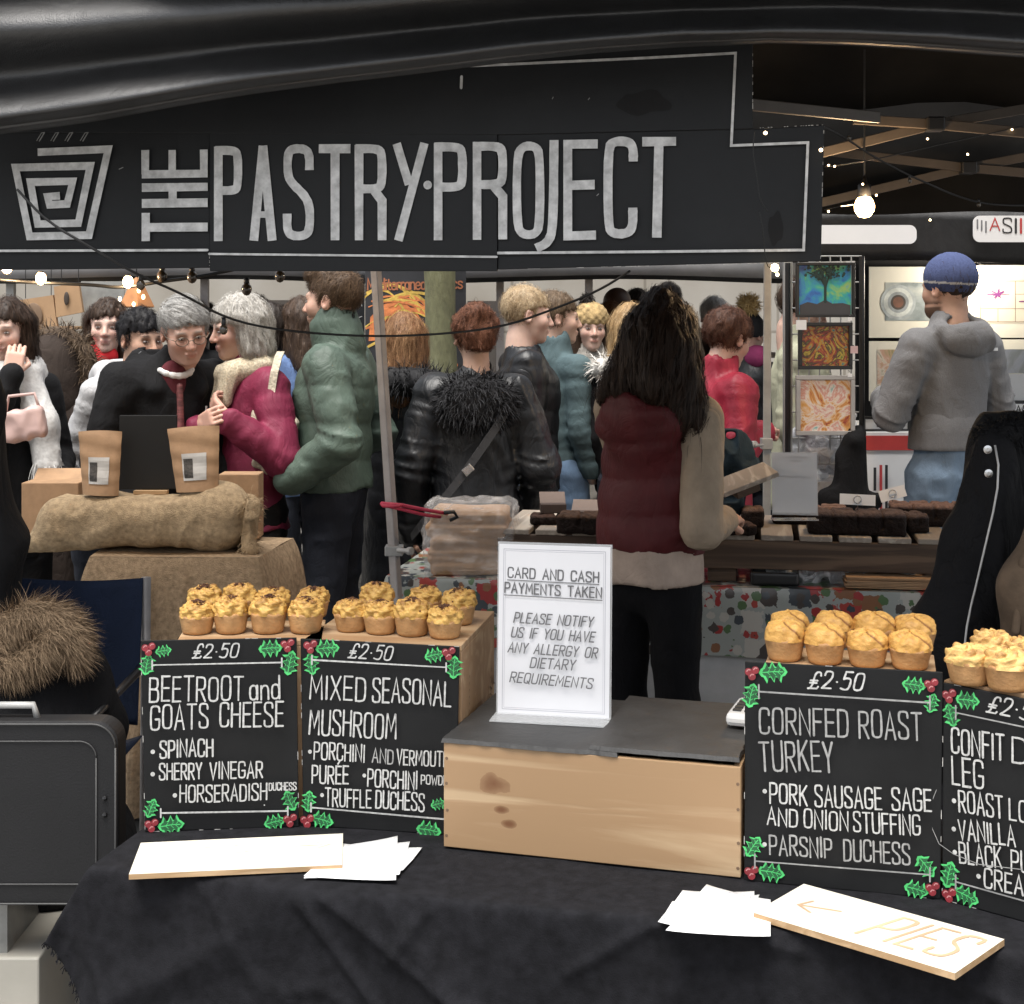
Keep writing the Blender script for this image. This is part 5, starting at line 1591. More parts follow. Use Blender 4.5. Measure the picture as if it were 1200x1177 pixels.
def hand_mesh(curl=.5, h=.0045):
    """right hand in its own space: wrist at origin, fingers along -Z, palm facing +Y, thumb towards -X"""
    s = SDF()
    s.cap((0, 0, .03), (0, 0, -.01), .026, .024, .01, ((0, 1, 0), .75))
    s.box((0, 0, -.048), (.038, .013, .045), .012, .01)
    for i, (x, L1) in enumerate(((-.029, .076), (-.0097, .084), (.0097, .078), (.028, .062))):
        a = np.array((x, 0, -.085)); 
        for k_, f in enumerate((.45, .30, .25)):
            ang = curl * (.5 + k_ * .75)
            d = np.array((x * .6, math.sin(ang), -math.cos(ang))); d /= np.linalg.norm(d)
            b = a + d * L1 * f
            s.cap(a, b, .0088 - .0008 * k_, .0082 - .0008 * k_, .003); a = b
    a = np.array((-.030, .004, -.022)); b = np.array((-.056, .018, -.055)); c = b + np.array((.004 + .012 * curl, .012 + .016 * curl, -.030))
    s.cap(a, b, .013, .0105, .008); s.cap(b, c, .0100, .0085, .003)
    return s.mesh(h, .012)
def hand_at(wrist, tipdir, palm, curl=.5, side=1, scale=1.0):
    V, F = hand_mesh(curl)
    V = V.copy()
    if side < 0:
        V[:, 0] *= -1; F = F[:, ::-1]
    z = -np.array(tipdir, float); z /= np.linalg.norm(z)
    y = np.array(palm, float); y = y - z * (y @ z); y /= np.linalg.norm(y)
    x = np.cross(y, z)
    return V @ np.stack([x, y, z]) * scale + np.array(wrist), F

class Person:
    """local space: feet on the ground at the origin, facing -Y; x>0 is the person's left"""
    def __init__(s, label, px, Z, H, yaw=0, group=None, lean=0.0, side=0.0, hr=(0, 0, 0), hoff=(0, 0, 0), fem=False, wide=1.0):
        s.o = thing('person', label, 'person', (P(px, 400, Z).x, Z, 0), yaw, group or 'people in the market crowd')
        s.H, s.k, s.yaw, s.fem, s.wide = H, H / 1.75, yaw, fem, wide
        s.lean, s.side = lean, side
        k = s.k
        sw = (.150 if fem else .168) * wide
        s.J = {n: s.U(*q) for n, q in dict(hip=(0, 0, .93), waist=(0, 0, 1.08), chest=(0, .0, 1.30), neck=(0, .012, 1.47), head=(0, -.012, 1.632)).items()}
        for sd, n in ((1, 'L'), (-1, 'R')):
            s.J['sh' + n] = s.U(sd * sw, .012, 1.405)
            s.arm(n, (sd * (sw + .05), .03, 1.12), (sd * (sw + .03), -.06, .88))
        s.J['head'] = s.J['head'] + np.array(hoff, np.float32) * k
        s.hr = rot3(hr[0], hr[1] + 0, hr[2])
        s.legs = [((sd * .085, 0, .90), (sd * .095, -.015, .50), (sd * .10, .02, .09)) for sd in (1, -1)]
    def U(s, x, y, z):
        p = Vector((x, y, z)) * s.k
        if z > .93:
            h = Vector((0, 0, .93 * s.k)); q = p - h
            p = h + Euler((s.lean, s.side, 0)).to_matrix() @ q
        return np.array(p, np.float32)
    def arm(s, n, el, wr, raw=False):
        s.J['el' + n] = s.U(el[0] * .90, *el[1:]); s.J['wr' + n] = s.U(wr[0] * .95, *wr[1:])
    # -- the body: head, neck, trunk, arms, legs in one mesh
    def body(s, skin=(.56, .36, .27), h=.006, lip=None, brow=None, beard=None, hands=(), age=0, heavy=0, eyes=True, beardvol=False):
        k = s.k
        V, F = head_mesh(h, s.fem, age, heavy, beardvol)
        C = head_tint(V, skin, lip, brow, beard, s.fem)
        Vh = (V * k) @ s.hr.T + s.J['head']
        # neck base follows the trunk rather than the turned head
        t = np.clip((-.10 - V[:, 2]) / .14, 0, 1)[:, None]
        Vn = V * k + (s.J['neck'] - np.array((0, .035, -.165), np.float32) * k)
        Vh = Vh * (1 - t) + Vn * t
        b = SDF(); J = s.J
        b.cap(J['hip'], J['waist'], .10 * k, .09 * k, .03, ((0, 1, 0), .7)); b.cap(J['waist'], J['chest'], .09 * k, .10 * k, .03, ((0, 1, 0), .7))
        b.cap(J['shL'] * .8 + J['shR'] * .2, J['shR'] * .8 + J['shL'] * .2, .04 * k, None, .03)
        for n in 'LR':
            b.cap(J['sh' + n], J['el' + n], .034 * k, .030 * k, .02); b.cap(J['el' + n], J['wr' + n], .034 * k, .024 * k, .015)
        for a, m, e in s.legs:
            a, m, e = (np.array(q, np.float32) * k for q in (a, m, e))
            b.cap(a, m, .075 * k, .05 * k, .03); b.cap(m, e, .05 * k, .035 * k, .015); b.cap(e, e + np.array((0, -.10, -.05), np.float32) * k, .03 * k, .025 * k, .01)
        Vb, Fb = b.mesh(.022)
        parts = [(Vh, F), (Vb, Fb)]; cols = [C, np.tile(np.array(skin, np.float32), (len(Vb), 1))]
        for hd in hands:
            v, f = hand_at(*hd); parts.append((v, f)); cols.append(np.tile(np.array(skin, np.float32) * (1.0, .93, .9), (len(v), 1)))
        V, F = join(*parts)
        s.b = mesh_np('body', V, F, SKIN, s.o, True, np.concatenate(cols))
        if eyes:
            for sx in (1, -1):
                c = np.array((sx * .0305, -.0795, .0025))
                m = MB(); m.ball(c, (.0115, .0095, .0052), 12, 0); m.ball(c + np.array((0, -.0040, 0.0004)), (.0052, .0060, .0052), 10, 1)
                Vv = (np.array(m.v) * k) @ s.hr.T + J['head']; m.v = [tuple(v) for v in Vv]
                m.build('eye', [EYEW, EYED], s.o, smooth=True)
        return s
    def hp(s, V): return (np.asarray(V, np.float32) * s.k) @ s.hr.T + s.J['head']
    # -- hair in head space
    def hair(s, style, col, tip=None, n=900, w=.0022, h=.006, length=.07, comb=(0, .15, -1), jit=.25, seed=1, extra=None, vol=1.0, amp=.0045):
        d = SDF()
        d.ell((0, .022, .038), (.0845 * vol, .1045 * vol, .0925 * vol), .01)
        zb = {'short': -.055, 'crop': -.05, 'bob': -.10, 'long': -.06, 'bun': -.05}[style]
        if style in ('bob', 'long'):
            for sx in (1, -1):
                d.cap((sx * .070, .018, .03), (sx * .078, .014, -.085 if style == 'bob' else -.14), .034 * vol, .03 * vol, .03)
                d.cap((sx * .05, .06, .02), (sx * .055, .065, -.085 if style == 'bob' else -.17), .045 * vol, .04 * vol, .03)
        if style == 'long':
            d.cap((0, .075, .0), (0, .10, -.22), .065 * vol, .07 * vol, .04)
        if style == 'bob': d.cap((0, .065, .0), (0, .07, -.085), .06 * vol, .055 * vol, .04)
        if style == 'bun': d.ell((0, .085, .085), (.05, .046, .046), .012)
        if extra: extra(d)
        hl = .060 if style != 'bob' else .052
        def cut(Q):
            x, y, z = Q[..., 0], Q[..., 1], Q[..., 2]
            front = hl - z - .35 * np.abs(x)            # above the hairline
            back = (-.022 if style in ('short', 'crop', 'bun') else -.018) - y
            if style in ('short', 'crop', 'bun'):
                back = np.maximum(back, zb - z + .25 * np.maximum(0, -y))
                back = np.maximum(back, .032 - np.sqrt((np.abs(x) - .088) ** 2 + (y - .004) ** 2 + (z + .012) ** 2))
            return np.minimum(front, back)
        d.fn(cut)
        d.fn(lambda Q: amp * 1.5 * (vnoise(Q * np.array((95, 95, 22), np.float32)) - .5) * 2 + amp * 1.6 * (vnoise(Q * np.array((40, 40, 14), np.float32) + 9) - .5), '+')
        V, F = d.mesh(h)
        mats = []
        parts = [(V, F)]
        if n:
            parts.append(strands(V, F, int(n * 1.5), length, w * .72, 'hair', 5, comb, jit, seed, .008)); parts.append(strands(V, F, max(30, n // 14), length * .7, w * .6, 'fur', 5, comb, .22, seed + 9, rise=.2, droop=.45))
        V2, F2 = join(*parts)
        rr = np.random.RandomState(seed)
        c = np.array(col, np.float32); tp_ = np.array(tip if tip is not None else [q * 2.2 for q in col], np.float32)
        f = rr.rand(len(V2), 1).astype(np.float32) * .35
        per = 12
        f[len(V):] = np.repeat(rr.rand((len(V2) - len(V)) // per + 1), per)[:len(V2) - len(V), None]
        f = np.clip(f + .4 * (vnoise(V2.astype(np.float32) * np.array((50, 50, 10), np.float32))[:, None] - .5), 0, 1)
        o = mesh_np('hair', s.hp(V2), F2, HAIRM, s.o, True, c * (1 - f) + tp_ * f)
        return s
    # -- coat, jumper, jacket
    def top(s, name, mat, hem=.80, bulk=.0, arms=True, sleeve=1.0, quilt=None, fold=.010, collar=.05, hood=False, h=.0105, flare=.0, waist=1.0, hip=1.0, depth=.74, seed=0, extra=None, sleeve_mat=None, open_=None, armr=1.0):
        k = s.k; J = s.J; d = SDF()
        fl = ((0, 1, 0), depth)
        bw = s.wide * (.94 if s.fem else 1.0)
        top_ = J['chest']
        low = np.array((0, 0, hem), np.float32) * k
        bt = bulk * .75
        rH = (.152 * hip + flare) * bw * k + bt
        if hem < .93: d.cap(low, J['hip'], rH, .150 * hip * bw * k + bt, .03, fl)
        d.cap(J['hip'] if hem < .93 else s.U(0, 0, hem), J['waist'], .146 * hip * bw * k + bt, .134 * waist * bw * k + bt, .03, fl)
        d.cap(J['waist'], J['chest'], .134 * waist * bw * k + bt, .150 * bw * k + bt, .03, fl)
        d.cap(J['shL'] * .86 + J['shR'] * .14, J['shR'] * .86 + J['shL'] * .14, .062 * k + bt * .5, None, .045)
        d.cap(J['chest'], J['neck'], .11 * k, .068 * k, .04)
        if collar: d.cap(J['neck'] - np.array((0, 0, .03), np.float32), J['neck'] + (J['neck'] - J['chest']) / np.linalg.norm(J['neck'] - J['chest']) * collar, .088 * k, .078 * k, .02)
        if hood:
            c = J['neck'] + (s.U(0, .085, 1.42) - s.U(0, .012, 1.47))
            d.ell(c + np.array((0, .03, .02), np.float32), np.array((.118, .062, .075), np.float32) * k, .012)
            d.ell(c + np.array((0, -.015, .075), np.float32), np.array((.095, .055, .03), np.float32) * k, .015, None, 's')
            for sx in (1, -1): d.cap(c + np.array((sx * .09, -.02, .05), np.float32) * k, s.U(sx * .085, -.085, 1.40), .04 * k, .028 * k, .03)
        if arms and sleeve_mat is None: s._arms(d, bulk, sleeve, armr)
        if extra: extra(d, s)
        d.fn(lambda Q: hem * k - Q[..., 2] + .006 * np.sin(Q[..., 0] * 40))
        if collar:
            n0, n1 = J['neck'], J['neck'] + (J['neck'] - J['chest']) * .8
            def hole(Q):
                pa = Q - (n0 + np.array((0, -.006, .012), np.float32)); ba = n1 - n0
                t = np.clip((pa @ ba) / (ba @ ba), 0, 2); return .064 * k - np.linalg.norm(pa - t[..., None] * ba, axis=-1)
            d.fn(hole)
        if open_: d.fn(open_)
        s._cloth_disp(d, quilt, fold, seed)
        V, F = d.mesh(h)
        s.t = mesh_np(name, V, F, mat, s.o)
        s.topV, s.topF = V, F
        if sleeve_mat is not None:
            e = SDF(); s._arms(e, bulk * .3, sleeve, armr); s._cloth_disp(e, None, fold, seed + 3)
            V, F = e.mesh(h); mesh_np('sleeves', V, F, sleeve_mat, s.o)
        return s
    def _arms(s, d, bulk, sleeve, armr):
        k = s.k; J = s.J
        for n in 'LR':
            wr = J['el' + n] + (J['wr' + n] - J['el' + n]) * sleeve
            d.cap(J['sh' + n], J['el' + n], .060 * k * armr + bulk * .5, .049 * k * armr + bulk * .5, .022)
            d.cap(J['el' + n], wr, .049 * k * armr + bulk * .5, .041 * k * armr + bulk * .3, .012)
    def _cloth_disp(s, d, quilt, fold, seed):
        J = s.J
        off = np.array((seed * 3.7, seed * 1.3, seed * 2.1), np.float32)
        if fold:
            A = np.array(((8, 1, 0), (2, 8, 1), (-2.4, 1.5, 2.4)), np.float32); B = np.array(((15, 3, 4), (-2, 14, 3), (-6, -3, 6)), np.float32)
            k = s.k
            arms = [(J['sh' + n], J['el' + n], J['wr' + n]) for n in 'LR']
            def wr(Q):
                W = Q + .045 * (vnoise(Q * 7 + off)[..., None] - .5)
                r1 = np.maximum(0, ridge(W @ A + off)) ** 1.5; r2 = np.maximum(0, ridge(W @ B + off + 5)) ** 1.8
                d_ = .85 * r1 + .30 * r2 + .05 * ridge(W * 36 + off) - .3
                for sh, el, w_ in arms:                # creases gather at the elbow and run round the sleeve
                    for c, ax, rr_ in ((el, w_ - sh, .12), (w_ * .7 + el * .3, w_ - el, .08), (sh * .75 + el * .25, el - sh, .08)):
                        ax = ax / np.linalg.norm(ax)
                        g = np.exp(-(((Q - c) ** 2).sum(-1)) / (rr_ * k) ** 2)
                        t = (W - c) @ ax
                        d_ = d_ * (1 - .6 * g) + 1.0 * g * np.maximum(0, ridge(np.stack([t * 30 + off[0], W[..., 0] * 5, W[..., 2] * 5], -1).astype(np.float32)))
                return -fold * 1.3 * d_
            d.fn(wr, '+')
        if quilt:
            sp, am = quilt
            d.fn(lambda Q: am * (1 - np.abs(np.sin((Q[..., 2] + .012 * np.sin(Q[..., 0] * 9 + seed)) * math.pi / sp)) ** .6), '+')
    def trousers(s, mat, top=.98, fold=.010, name='trousers', r=1.0, h=.012, seed=0):
        k = s.k; d = SDF(); fl = ((0, 1, 0), .8); r *= .93
        d.cap(np.array((0, 0, .93), np.float32) * k, np.array((0, 0, top), np.float32) * k, .142 * k * s.wide, .138 * k * s.wide, .03, fl)
        for a, m, e in s.legs:
            a, m, e = (np.array(q, np.float32) * k for q in (a, m, e))
            d.cap(a, m, .098 * k * r, .072 * k * r, .03); d.cap(m, e, .072 * k * r, .058 * k * r, .02)
        if fold: d.fn(lambda Q: -fold * (np.maximum(0, ridge(Q * np.array((8, 8, 12), np.float32) + seed) - .1) + .4 * ridge(Q * 22 + seed)), '+')
        V, F = d.mesh(h); mesh_np(name, V, F, mat, s.o)
        return s
    def shoes(s, mat, h=.012):
        for i, (a, m, e) in enumerate(s.legs):
            e = np.array(e, np.float32) * s.k
            d = SDF(); d.ell(e + np.array((0, -.055, -.045), np.float32), (.05, .14, .05), .02); d.cap(e, e + np.array((0, 0, -.04), np.float32), .052, .05, .03); d.fn(lambda Q: .004 - Q[..., 2])
            V, F = d.mesh(h); mesh_np('shoe', V, F, mat, s.o)
        return s
    def part(s, name, d, mat, h=.008, tint=None, fur=None, head=False, attr=None):
        """an extra piece of clothing from a distance field in the person's space (or in head space)"""
        V, F = d.mesh(h)
        n0 = len(V)
        if fur:
            V, F = join((V, F), strands(V, F, *fur[:3], mode='fur', **fur[3]))
        if head: V = s.hp(V)
        c = None
        if attr is not None:
            rr = np.random.RandomState(4)
            f = rr.rand(len(V), 1).astype(np.float32)
            if fur:
                per = (fur[3].get('segs', 5) + 1) * 2
                f[n0:] = np.repeat(rr.rand((len(V) - n0) // per + 1), per)[:len(V) - n0, None]
            c = np.array(attr[0], np.float32) * (1 - f) + np.array(attr[1], np.float32) * f
        return mesh_np(name, V, F, mat, s.o, True, c)
    def strap(s, pts, wd, mat, name='strap', th=.004):
        q = [Vector(p) for p in pts]
        for _ in range(2):
            n = [q[0]]
            for a, b in zip(q[:-1], q[1:]): n += [a * .75 + b * .25, a * .25 + b * .75]
            q = n + [q[-1]]
        m = MB()
        for a, b in zip(q[:-1], q[1:]):
            mid = (a + b) / 2; up = Vector((mid.x * .6, mid.y, 0))
            if up.length < .01: up = Vector((0, -1, 0))
            e = (b - a) * .08
            m.bar(a - e, b + e, wd, th, up.normalized())
        return m.build(name, mat, s.o)
FURM = M_attr('fur', rough=.7, var=.3, scale=120, spec=.25)
# ------------------------------------------------------------------ the people, nearest first
BLACKW = cloth('black_wool', (.0085, .0085, .0095), spec=.2); BLACKN = cloth('black_nylon', (.008, .009, .011), rough=.42, spec=.45, bump=.25, bscale=60)
NAVY = cloth('navy_denim', (.016, .019, .028)); DENIM = cloth('blue_denim', (.14, .22, .34), var=.3, scale=7, bump=.4); DENIM2 = cloth('washed_denim', (.20, .28, .38), var=.28, scale=6, bump=.4)
SHOE = M('black_leather', (.012, .011, .011), rough=.35)
TROU = cloth('black_trousers', (.006, .006, .007), spec=.15)

# server behind the counter
p = Person('woman with long dark hair in a burgundy gilet, back turned, working at the rear counter', 760, 4.2, 1.66, R(143), 'stallholders', side=-.075, fem=True, hr=(R(8), .12, 0))
p.arm('R', (-.225, .05, 1.085), (-.13, -.22, 1.07)); p.arm('L', (.16, -.12, 1.13), (.06, -.30, 1.08))
p.body(h=.007, hands=[(p.J['wrR'], (.1, -1, .1), (.6, 0, -1), .7, 1, .92)], eyes=False)
VEST = cloth('burgundy_nylon', (.080, .0105, .0125), rough=.6, spec=.3, bump=.2, bscale=70)
TAN = cloth('tan_sweatshirt', (.33, .26, .19), bump=.3)
def vest_hood(d, s):
    c = s.U(0, .11, 1.37)
    d.ell(c, (.145, .055, .10), .035); d.ell(c + np.array((0, .02, .05), np.float32), (.12, .05, .055), .02); d.ell(c + np.array((0, -.0, .085), np.float32), (.10, .04, .03), .02, None, 's')
p.top('gilet', VEST, hem=.985, bulk=.042, quilt=(.105, .011), fold=.008, collar=.06, hood=False, sleeve_mat=TAN, seed=1, extra=vest_hood, h=.009, armr=1.0, hip=1.06, waist=1.08)
d = SDF(); d.cap(p.U(0, 0, .905), p.U(0, 0, 1.02), .176 * p.k, .160 * p.k, .02, ((0, 1, 0), .78)); d.fn(lambda Q: .895 * p.k - Q[..., 2]); p._cloth_disp(d, None, .006, 4)
p.part('sweatshirt_hem', d, cloth('pale_sweatshirt', (.42, .33, .27)), .009)
p.trousers(TROU, top=.97, r=.92, fold=.006).shoes(SHOE)
def longhair(d):
    d.ell((0, .045, .108), (.050, .048, .038), .012)
    d.cap((0, .085, .0), (-.035, .10, -.14), .075, .075, .04); d.cap((-.05, .07, -.05), (-.10, .055, -.24), .07, .06, .04); d.cap((-.10, .055, -.22), (-.11, .035, -.29), .05, .025, .03)
    d.cap((.04, .08, -.04), (.10, .10, -.16), .065, .05, .04); d.cap((.09, .10, -.14), (.13, .10, -.18), .04, .025, .03)
p.hair('bob', (.020, .011, .007), (.062, .034, .021), n=2600, w=.0026, length=.16, extra=longhair, amp=.009, seed=2, h=.0065, jit=.15)

# green puffer man
p = Person('man in a green padded jacket and dark jeans, standing side-on by the leaning post', 392, 5.5, 1.79, R(-100), hr=(R(-6), .03, 0))
p.arm('L', (.275, .105, 1.13), (.225, -.10, .99)); p.arm('R', (-.27, .10, 1.13), (-.22, -.12, 1.02))
p.body(h=.0055, beard=(.20, .12, .08), hands=[], skin=(.58, .37, .28))
GREEN = cloth('green_padded_nylon', (.075, .108, .086), rough=.55, spec=.35, bump=.25, bscale=50)
def zipcol(d, s):
    n = s.J['neck']; d.cap(n + np.array((0, -.0, -.02), np.float32), n + np.array((0, -.02, .07), np.float32), .102, .092, .02)
p.top('padded_jacket', GREEN, hem=.94, bulk=.030, quilt=(.135, .009), fold=.012, collar=.075, depth=.86, seed=2, extra=zipcol, armr=1.12, h=.0095)
p.trousers(NAVY, top=.97, r=1.0).shoes(SHOE)
p.hair('crop', (.075, .045, .026), (.19, .12, .07), n=2200, length=.04, comb=(0, -.5, -.5), jit=.3, seed=3, h=.0055, vol=.97, amp=.003, extra=lambda d: d.ell((0, -.02, .10), (.062, .075, .038), .03))

# white-haired woman in burgundy
p = Person('smiling white-haired woman in a burgundy coat and cream scarf, hands clasped', 296, 5.5, 1.68, R(-52), fem=True, hr=(R(-14), .16, .05), hoff=(.0, -.025, .0), lean=.04)
p.arm('R', (-.20, -.13, 1.12), (.08, -.25, 1.27)); p.arm('L', (.29, .0, 1.13), (.21, -.18, 1.29))
p.body(h=.0055, skin=(.62, .40, .32), brow=(.4, .33, .27), lip=(.5, .2, .18), age=1, hands=[(p.J['wrR'] + np.array((.03, -.01, .01)), (.8, .1, .35), (.2, .9, .2), .95, 1, .92), (p.J['wrL'] + np.array((-.02, -.01, .01)), (-.55, -.2, .5), (-.2, .9, .3), 1.0, -1, .92)])
BURG = cloth('burgundy_coat', (.19, .022, .055), rough=.6, bump=.3)
p.top('coat', BURG, hem=.85, bulk=.022, fold=.012, collar=.03, flare=.03, seed=3, h=.0095)
p.trousers(BLACKW, top=.9).shoes(SHOE)
p.hair('bob', (.50, .47, .42), (.74, .72, .68), n=1700, length=.08, jit=.3, seed=4, amp=.006, h=.0055, vol=1.06)
SCARF = M_attr('patterned_scarf', rough=.9, var=.5, scale=160, bump=.4)
d = SDF(); n = p.J['neck']
for i in range(10):
    a, b = 2 * math.pi * i / 10, 2 * math.pi * (i + 1) / 10
    d.cap(n + np.array((.085 * math.sin(a), -.085 * math.cos(a) - .01, .01 - .02 * math.cos(a))), n + np.array((.085 * math.sin(b), -.085 * math.cos(b) - .01, .01 - .02 * math.cos(b))), .036, None, .02)
d.cap(n + np.array((-.03, -.12, -.02)), n + np.array((.02, -.155, -.15)), .042, .03, .02, ((0, 1, 0), .6)); d.cap(n + np.array((.05, -.11, -.02)), n + np.array((.05, -.15, -.12)), .034, .026, .02)
p._cloth_disp(d, None, .012, 6); p.part('scarf', d, SCARF, .006, attr=((.62, .52, .36), (.80, .72, .55)))
for z in (1.05, 1.18, .95): 
    b = MB().ball(p.U(-.015, -.165, z), (.013, .006, .013), 10).build('button', BURG, p.o, smooth=True)
sh_ = thing('shoulder_bag', 'cream knitted shoulder bag on the arm of the woman in burgundy', 'bag', P(322, 520, 5.36))
KNIT = M('cream_knit', (.52, .46, .36), rough=.95, var=.4, scale=70, bump=.8, bscale=110)
d = SDF(); d.box((0, 0, 0), (.055, .03, .11), .02, .01, rot3(0, 0, .35)); d.ell((-.03, -.01, .10), (.05, .03, .05), .03); d.fn(lambda Q: -.008 * ridge(Q * 18), '+')
V, F = d.mesh(.007); mesh_np('bag_body', V, F, KNIT, sh_)
mb = MB(); q = [Vector(v) for v in ((-.015, -.03, .09), (-.008, -.05, .17), (.004, -.04, .26), (.012, .0, .315), (.012, .06, .335))]
for a, b in zip(q[:-1], q[1:]): mb.bar(a, b + (b - a) * .08, .028, .006, (0, -1, .3))
mb.build('strap', KNIT, sh_)
d = SDF(); d.ell((0, -.035, -.03), (.016, .012, .03), .01); V, F = d.mesh(.005); mesh_np('tassel', V, F, M('peach_tassel', (.55, .30, .17), rough=.9), sh_)

# old man
p = Person('grey-haired man with glasses in a black duffel coat, bending over the burlap table', 180, 5.45, 1.73, R(38), lean=.27, hr=(R(-12), .30, -.12), hoff=(.02, -.03, -.03), wide=1.04)
p.arm('R', (-.28, -.05, 1.12), (-.16, -.22, .92)); p.arm('L', (.28, -.05, 1.12), (.16, -.22, .92))
p.body(h=.005, skin=(.56, .34, .26), brow=(.30, .27, .24), age=1, heavy=1.0)
p.top('duffel_coat', BLACKW, hem=.72, bulk=.03, fold=.012, collar=0, hood=True, seed=5, h=.0105)
d = SDF(); d.cap(p.U(-.012, -.06, 1.455), p.U(0, -.125, 1.22), .05, .038, .02, ((0, 1, 0), .6)); p.part('jumper', d, cloth('dark_red_jumper', (.10, .018, .025)), .007)
d = SDF()
for i in range(6):
    a, b = R(-54 + 18 * i), R(-36 + 18 * i)
    q0, q1 = [p.U(.078 * math.sin(t), -.005 - .085 * math.cos(t), 1.485 - .030 * math.cos(t)) for t in (a, b)]
    d.cap(q0, q1, .011, None, .008)
p.part('shirt_collar', d, cloth('white_shirt', (.72, .71, .69)), .005)
d = SDF(); d.cap(p.U(0, -.10, 1.42), p.U(0, -.150, 1.26), .012, .016, .01); p.part('tie', d, M('striped_tie', (.16, .05, .05), rough=.6, var=.8, scale=60, stretch=(.3, 1, 1.5)), .005)
p.trousers(NAVY, top=.93).shoes(SHOE)
p.hair('short', (.34, .33, .31), (.60, .59, .57), n=1900, length=.06, comb=(.7, -.3, -.4), jit=.15, seed=6, h=.0055, vol=.98, amp=.003)
gl = MB()
for sx in (1, -1):
    c = np.array((sx * .032, -.103, -.002))
    ring = [c + np.array((.023 * math.cos(a), .006 * abs(math.cos(a)) * (1 if math.cos(a) * sx > 0 else 0), .016 * math.sin(a))) for a in [2 * math.pi * k / 16 for k in range(17)]]
    gl.tube(p.hp(ring), .0016, 6); gl.tube(p.hp([c + np.array((sx * .023, .003, .004)), (sx * .078, -.06, .006), (sx * .084, .01, .006)]), .0015, 6)
gl.tube(p.hp([(-.009, -.108, 0), (0, -.110, .003), (.009, -.108, 0)]), .0015, 6)
gl.build('glasses', M('thin_gold_frame', (.16, .13, .10), rough=.3, metal=.6), p.o, smooth=True)
TOG = M('horn_toggle', (.45, .34, .20), rough=.4)
for q in ((-.07, -.185, 1.30), (.02, -.205, 1.14), (-.06, -.20, 1.0)):
    c = Vector(p.U(*q)); MB().tube([c + Vector((-.03, -.004, .012)), c + Vector((.0, -.01, 0)), c + Vector((.03, -.004, -.012))], [.004, .008, .004], 8).build('toggle', TOG, p.o, smooth=True)
q = [p.U(.085 - .01 * i / 3, -.165 - .008 * i, 1.36 - .09 * i) for i in range(5)]
MB().tube(q, .0035, 6).build('zip', M('pale_zip', (.5, .5, .48), rough=.4, metal=.5), p.o)

# grey hoodie, red-scarf girl, left-edge woman, hooded parka
GREYH = cloth('pale_grey_jersey', (.50, .50, .51)); 
p = Person('dark-haired young person in a pale grey hooded jumper, bent behind the man with glasses', 128, 5.85, 1.66, R(55), lean=.28, hr=(R(-10), .1, 0))
p.body(h=.006, skin=(.50, .31, .22), brow=(.02, .015, .012)); p.top('hooded_jumper', GREYH, hem=.88, bulk=.012, fold=.012, hood=True, seed=7, collar=.0)
p.trousers(NAVY, top=.9).hair('short', (.010, .009, .010), (.03, .028, .032), n=1500, length=.05, comb=(.2, -.6, -.1), jit=.6, seed=8, amp=.008)
p = Person('girl in a black pea coat and bright red scarf, looking at the camera', 103, 6.3, 1.68, R(12), fem=True, hr=(R(-2), .02, 0), hoff=(.07, 0, .0), side=.02)
p.body(h=.0055, skin=(.66, .45, .37), brow=(.06, .035, .025), lip=(.48, .18, .16)); p.top('pea_coat', BLACKW, hem=.72, bulk=.018, fold=.010, collar=.03, seed=9)
d = SDF(); n = p.J['neck']; d.cap(n + np.array((.02, -.06, .02)), n + np.array((.06, -.13, -.12)), .05, .035, .02); d.cap(n + np.array((-.05, -.03, .03)), n + np.array((.07, -.05, .03)), .05, .05, .02); p.part('scarf', d, cloth('red_scarf', (.50, .018, .025)), .008)
for q in ((-.13, -.10, 1.43), (-.10, -.145, 1.36), (-.08, -.165, 1.27)): MB().ball(p.U(*q), (.012, .007, .012), 8).build('button', STEEL, p.o, smooth=True)
p.hair('long', (.035, .02, .013), (.11, .065, .04), n=1500, length=.1, seed=10, amp=.007)
p.trousers(BLACKW, top=.85)
p = Person('brown-haired woman with a white fringed scarf at the left edge, hand at her mouth', 6, 5.4, 1.67, R(35), fem=True, hr=(R(-35), .1, 0))
p.arm('R', (-.17, -.14, 1.15), (-.02, -.16, 1.47)); p.arm('L', (.23, .0, 1.12), (.15, -.2, 1.04))
p.body(h=.006, skin=(.64, .44, .36), brow=(.06, .04, .03), hands=[(p.J['wrR'], (.25, .25, 1), (.3, .9, .1), .8, 1, .9), (p.J['wrL'], (-.3, -.9, 0), (0, 0, -1), .8, -1, .9)])
p.top('coat', BLACKW, hem=.75, bulk=.02, fold=.01, seed=11); p.trousers(BLACKW, top=.85)
d = SDF(); n = p.J['neck']; d.cap(n + np.array((.06, -.02, -.01)), n + np.array((.10, -.13, -.20)), .065, .06, .03); d.cap(n + np.array((.10, -.13, -.18)), n + np.array((.11, -.15, -.34)), .06, .05, .03); d.cap(n + np.array((-.08, -.04, -.01)), n + np.array((.08, -.03, 0)), .055, .055, .03); p._cloth_disp(d, None, .02, 12)
p.part('scarf', d, M_attr('white_scarf', rough=.95, var=.15, scale=50, bump=.5), .008, fur=(260, .10, .005, dict(rise=.15, droop=.5, jit=.12, keep=lambda V: V[:, 2] < V[:, 2].min() + .08)), attr=((.62, .61, .59), (.76, .75, .73)))
p.hair('long', (.03, .018, .012), (.10, .06, .04), n=1500, length=.12, seed=13)
hb = thing('handbag', 'pale pink handbag held at the left edge under the white scarf', 'bag', P(27, 498, 5.1))
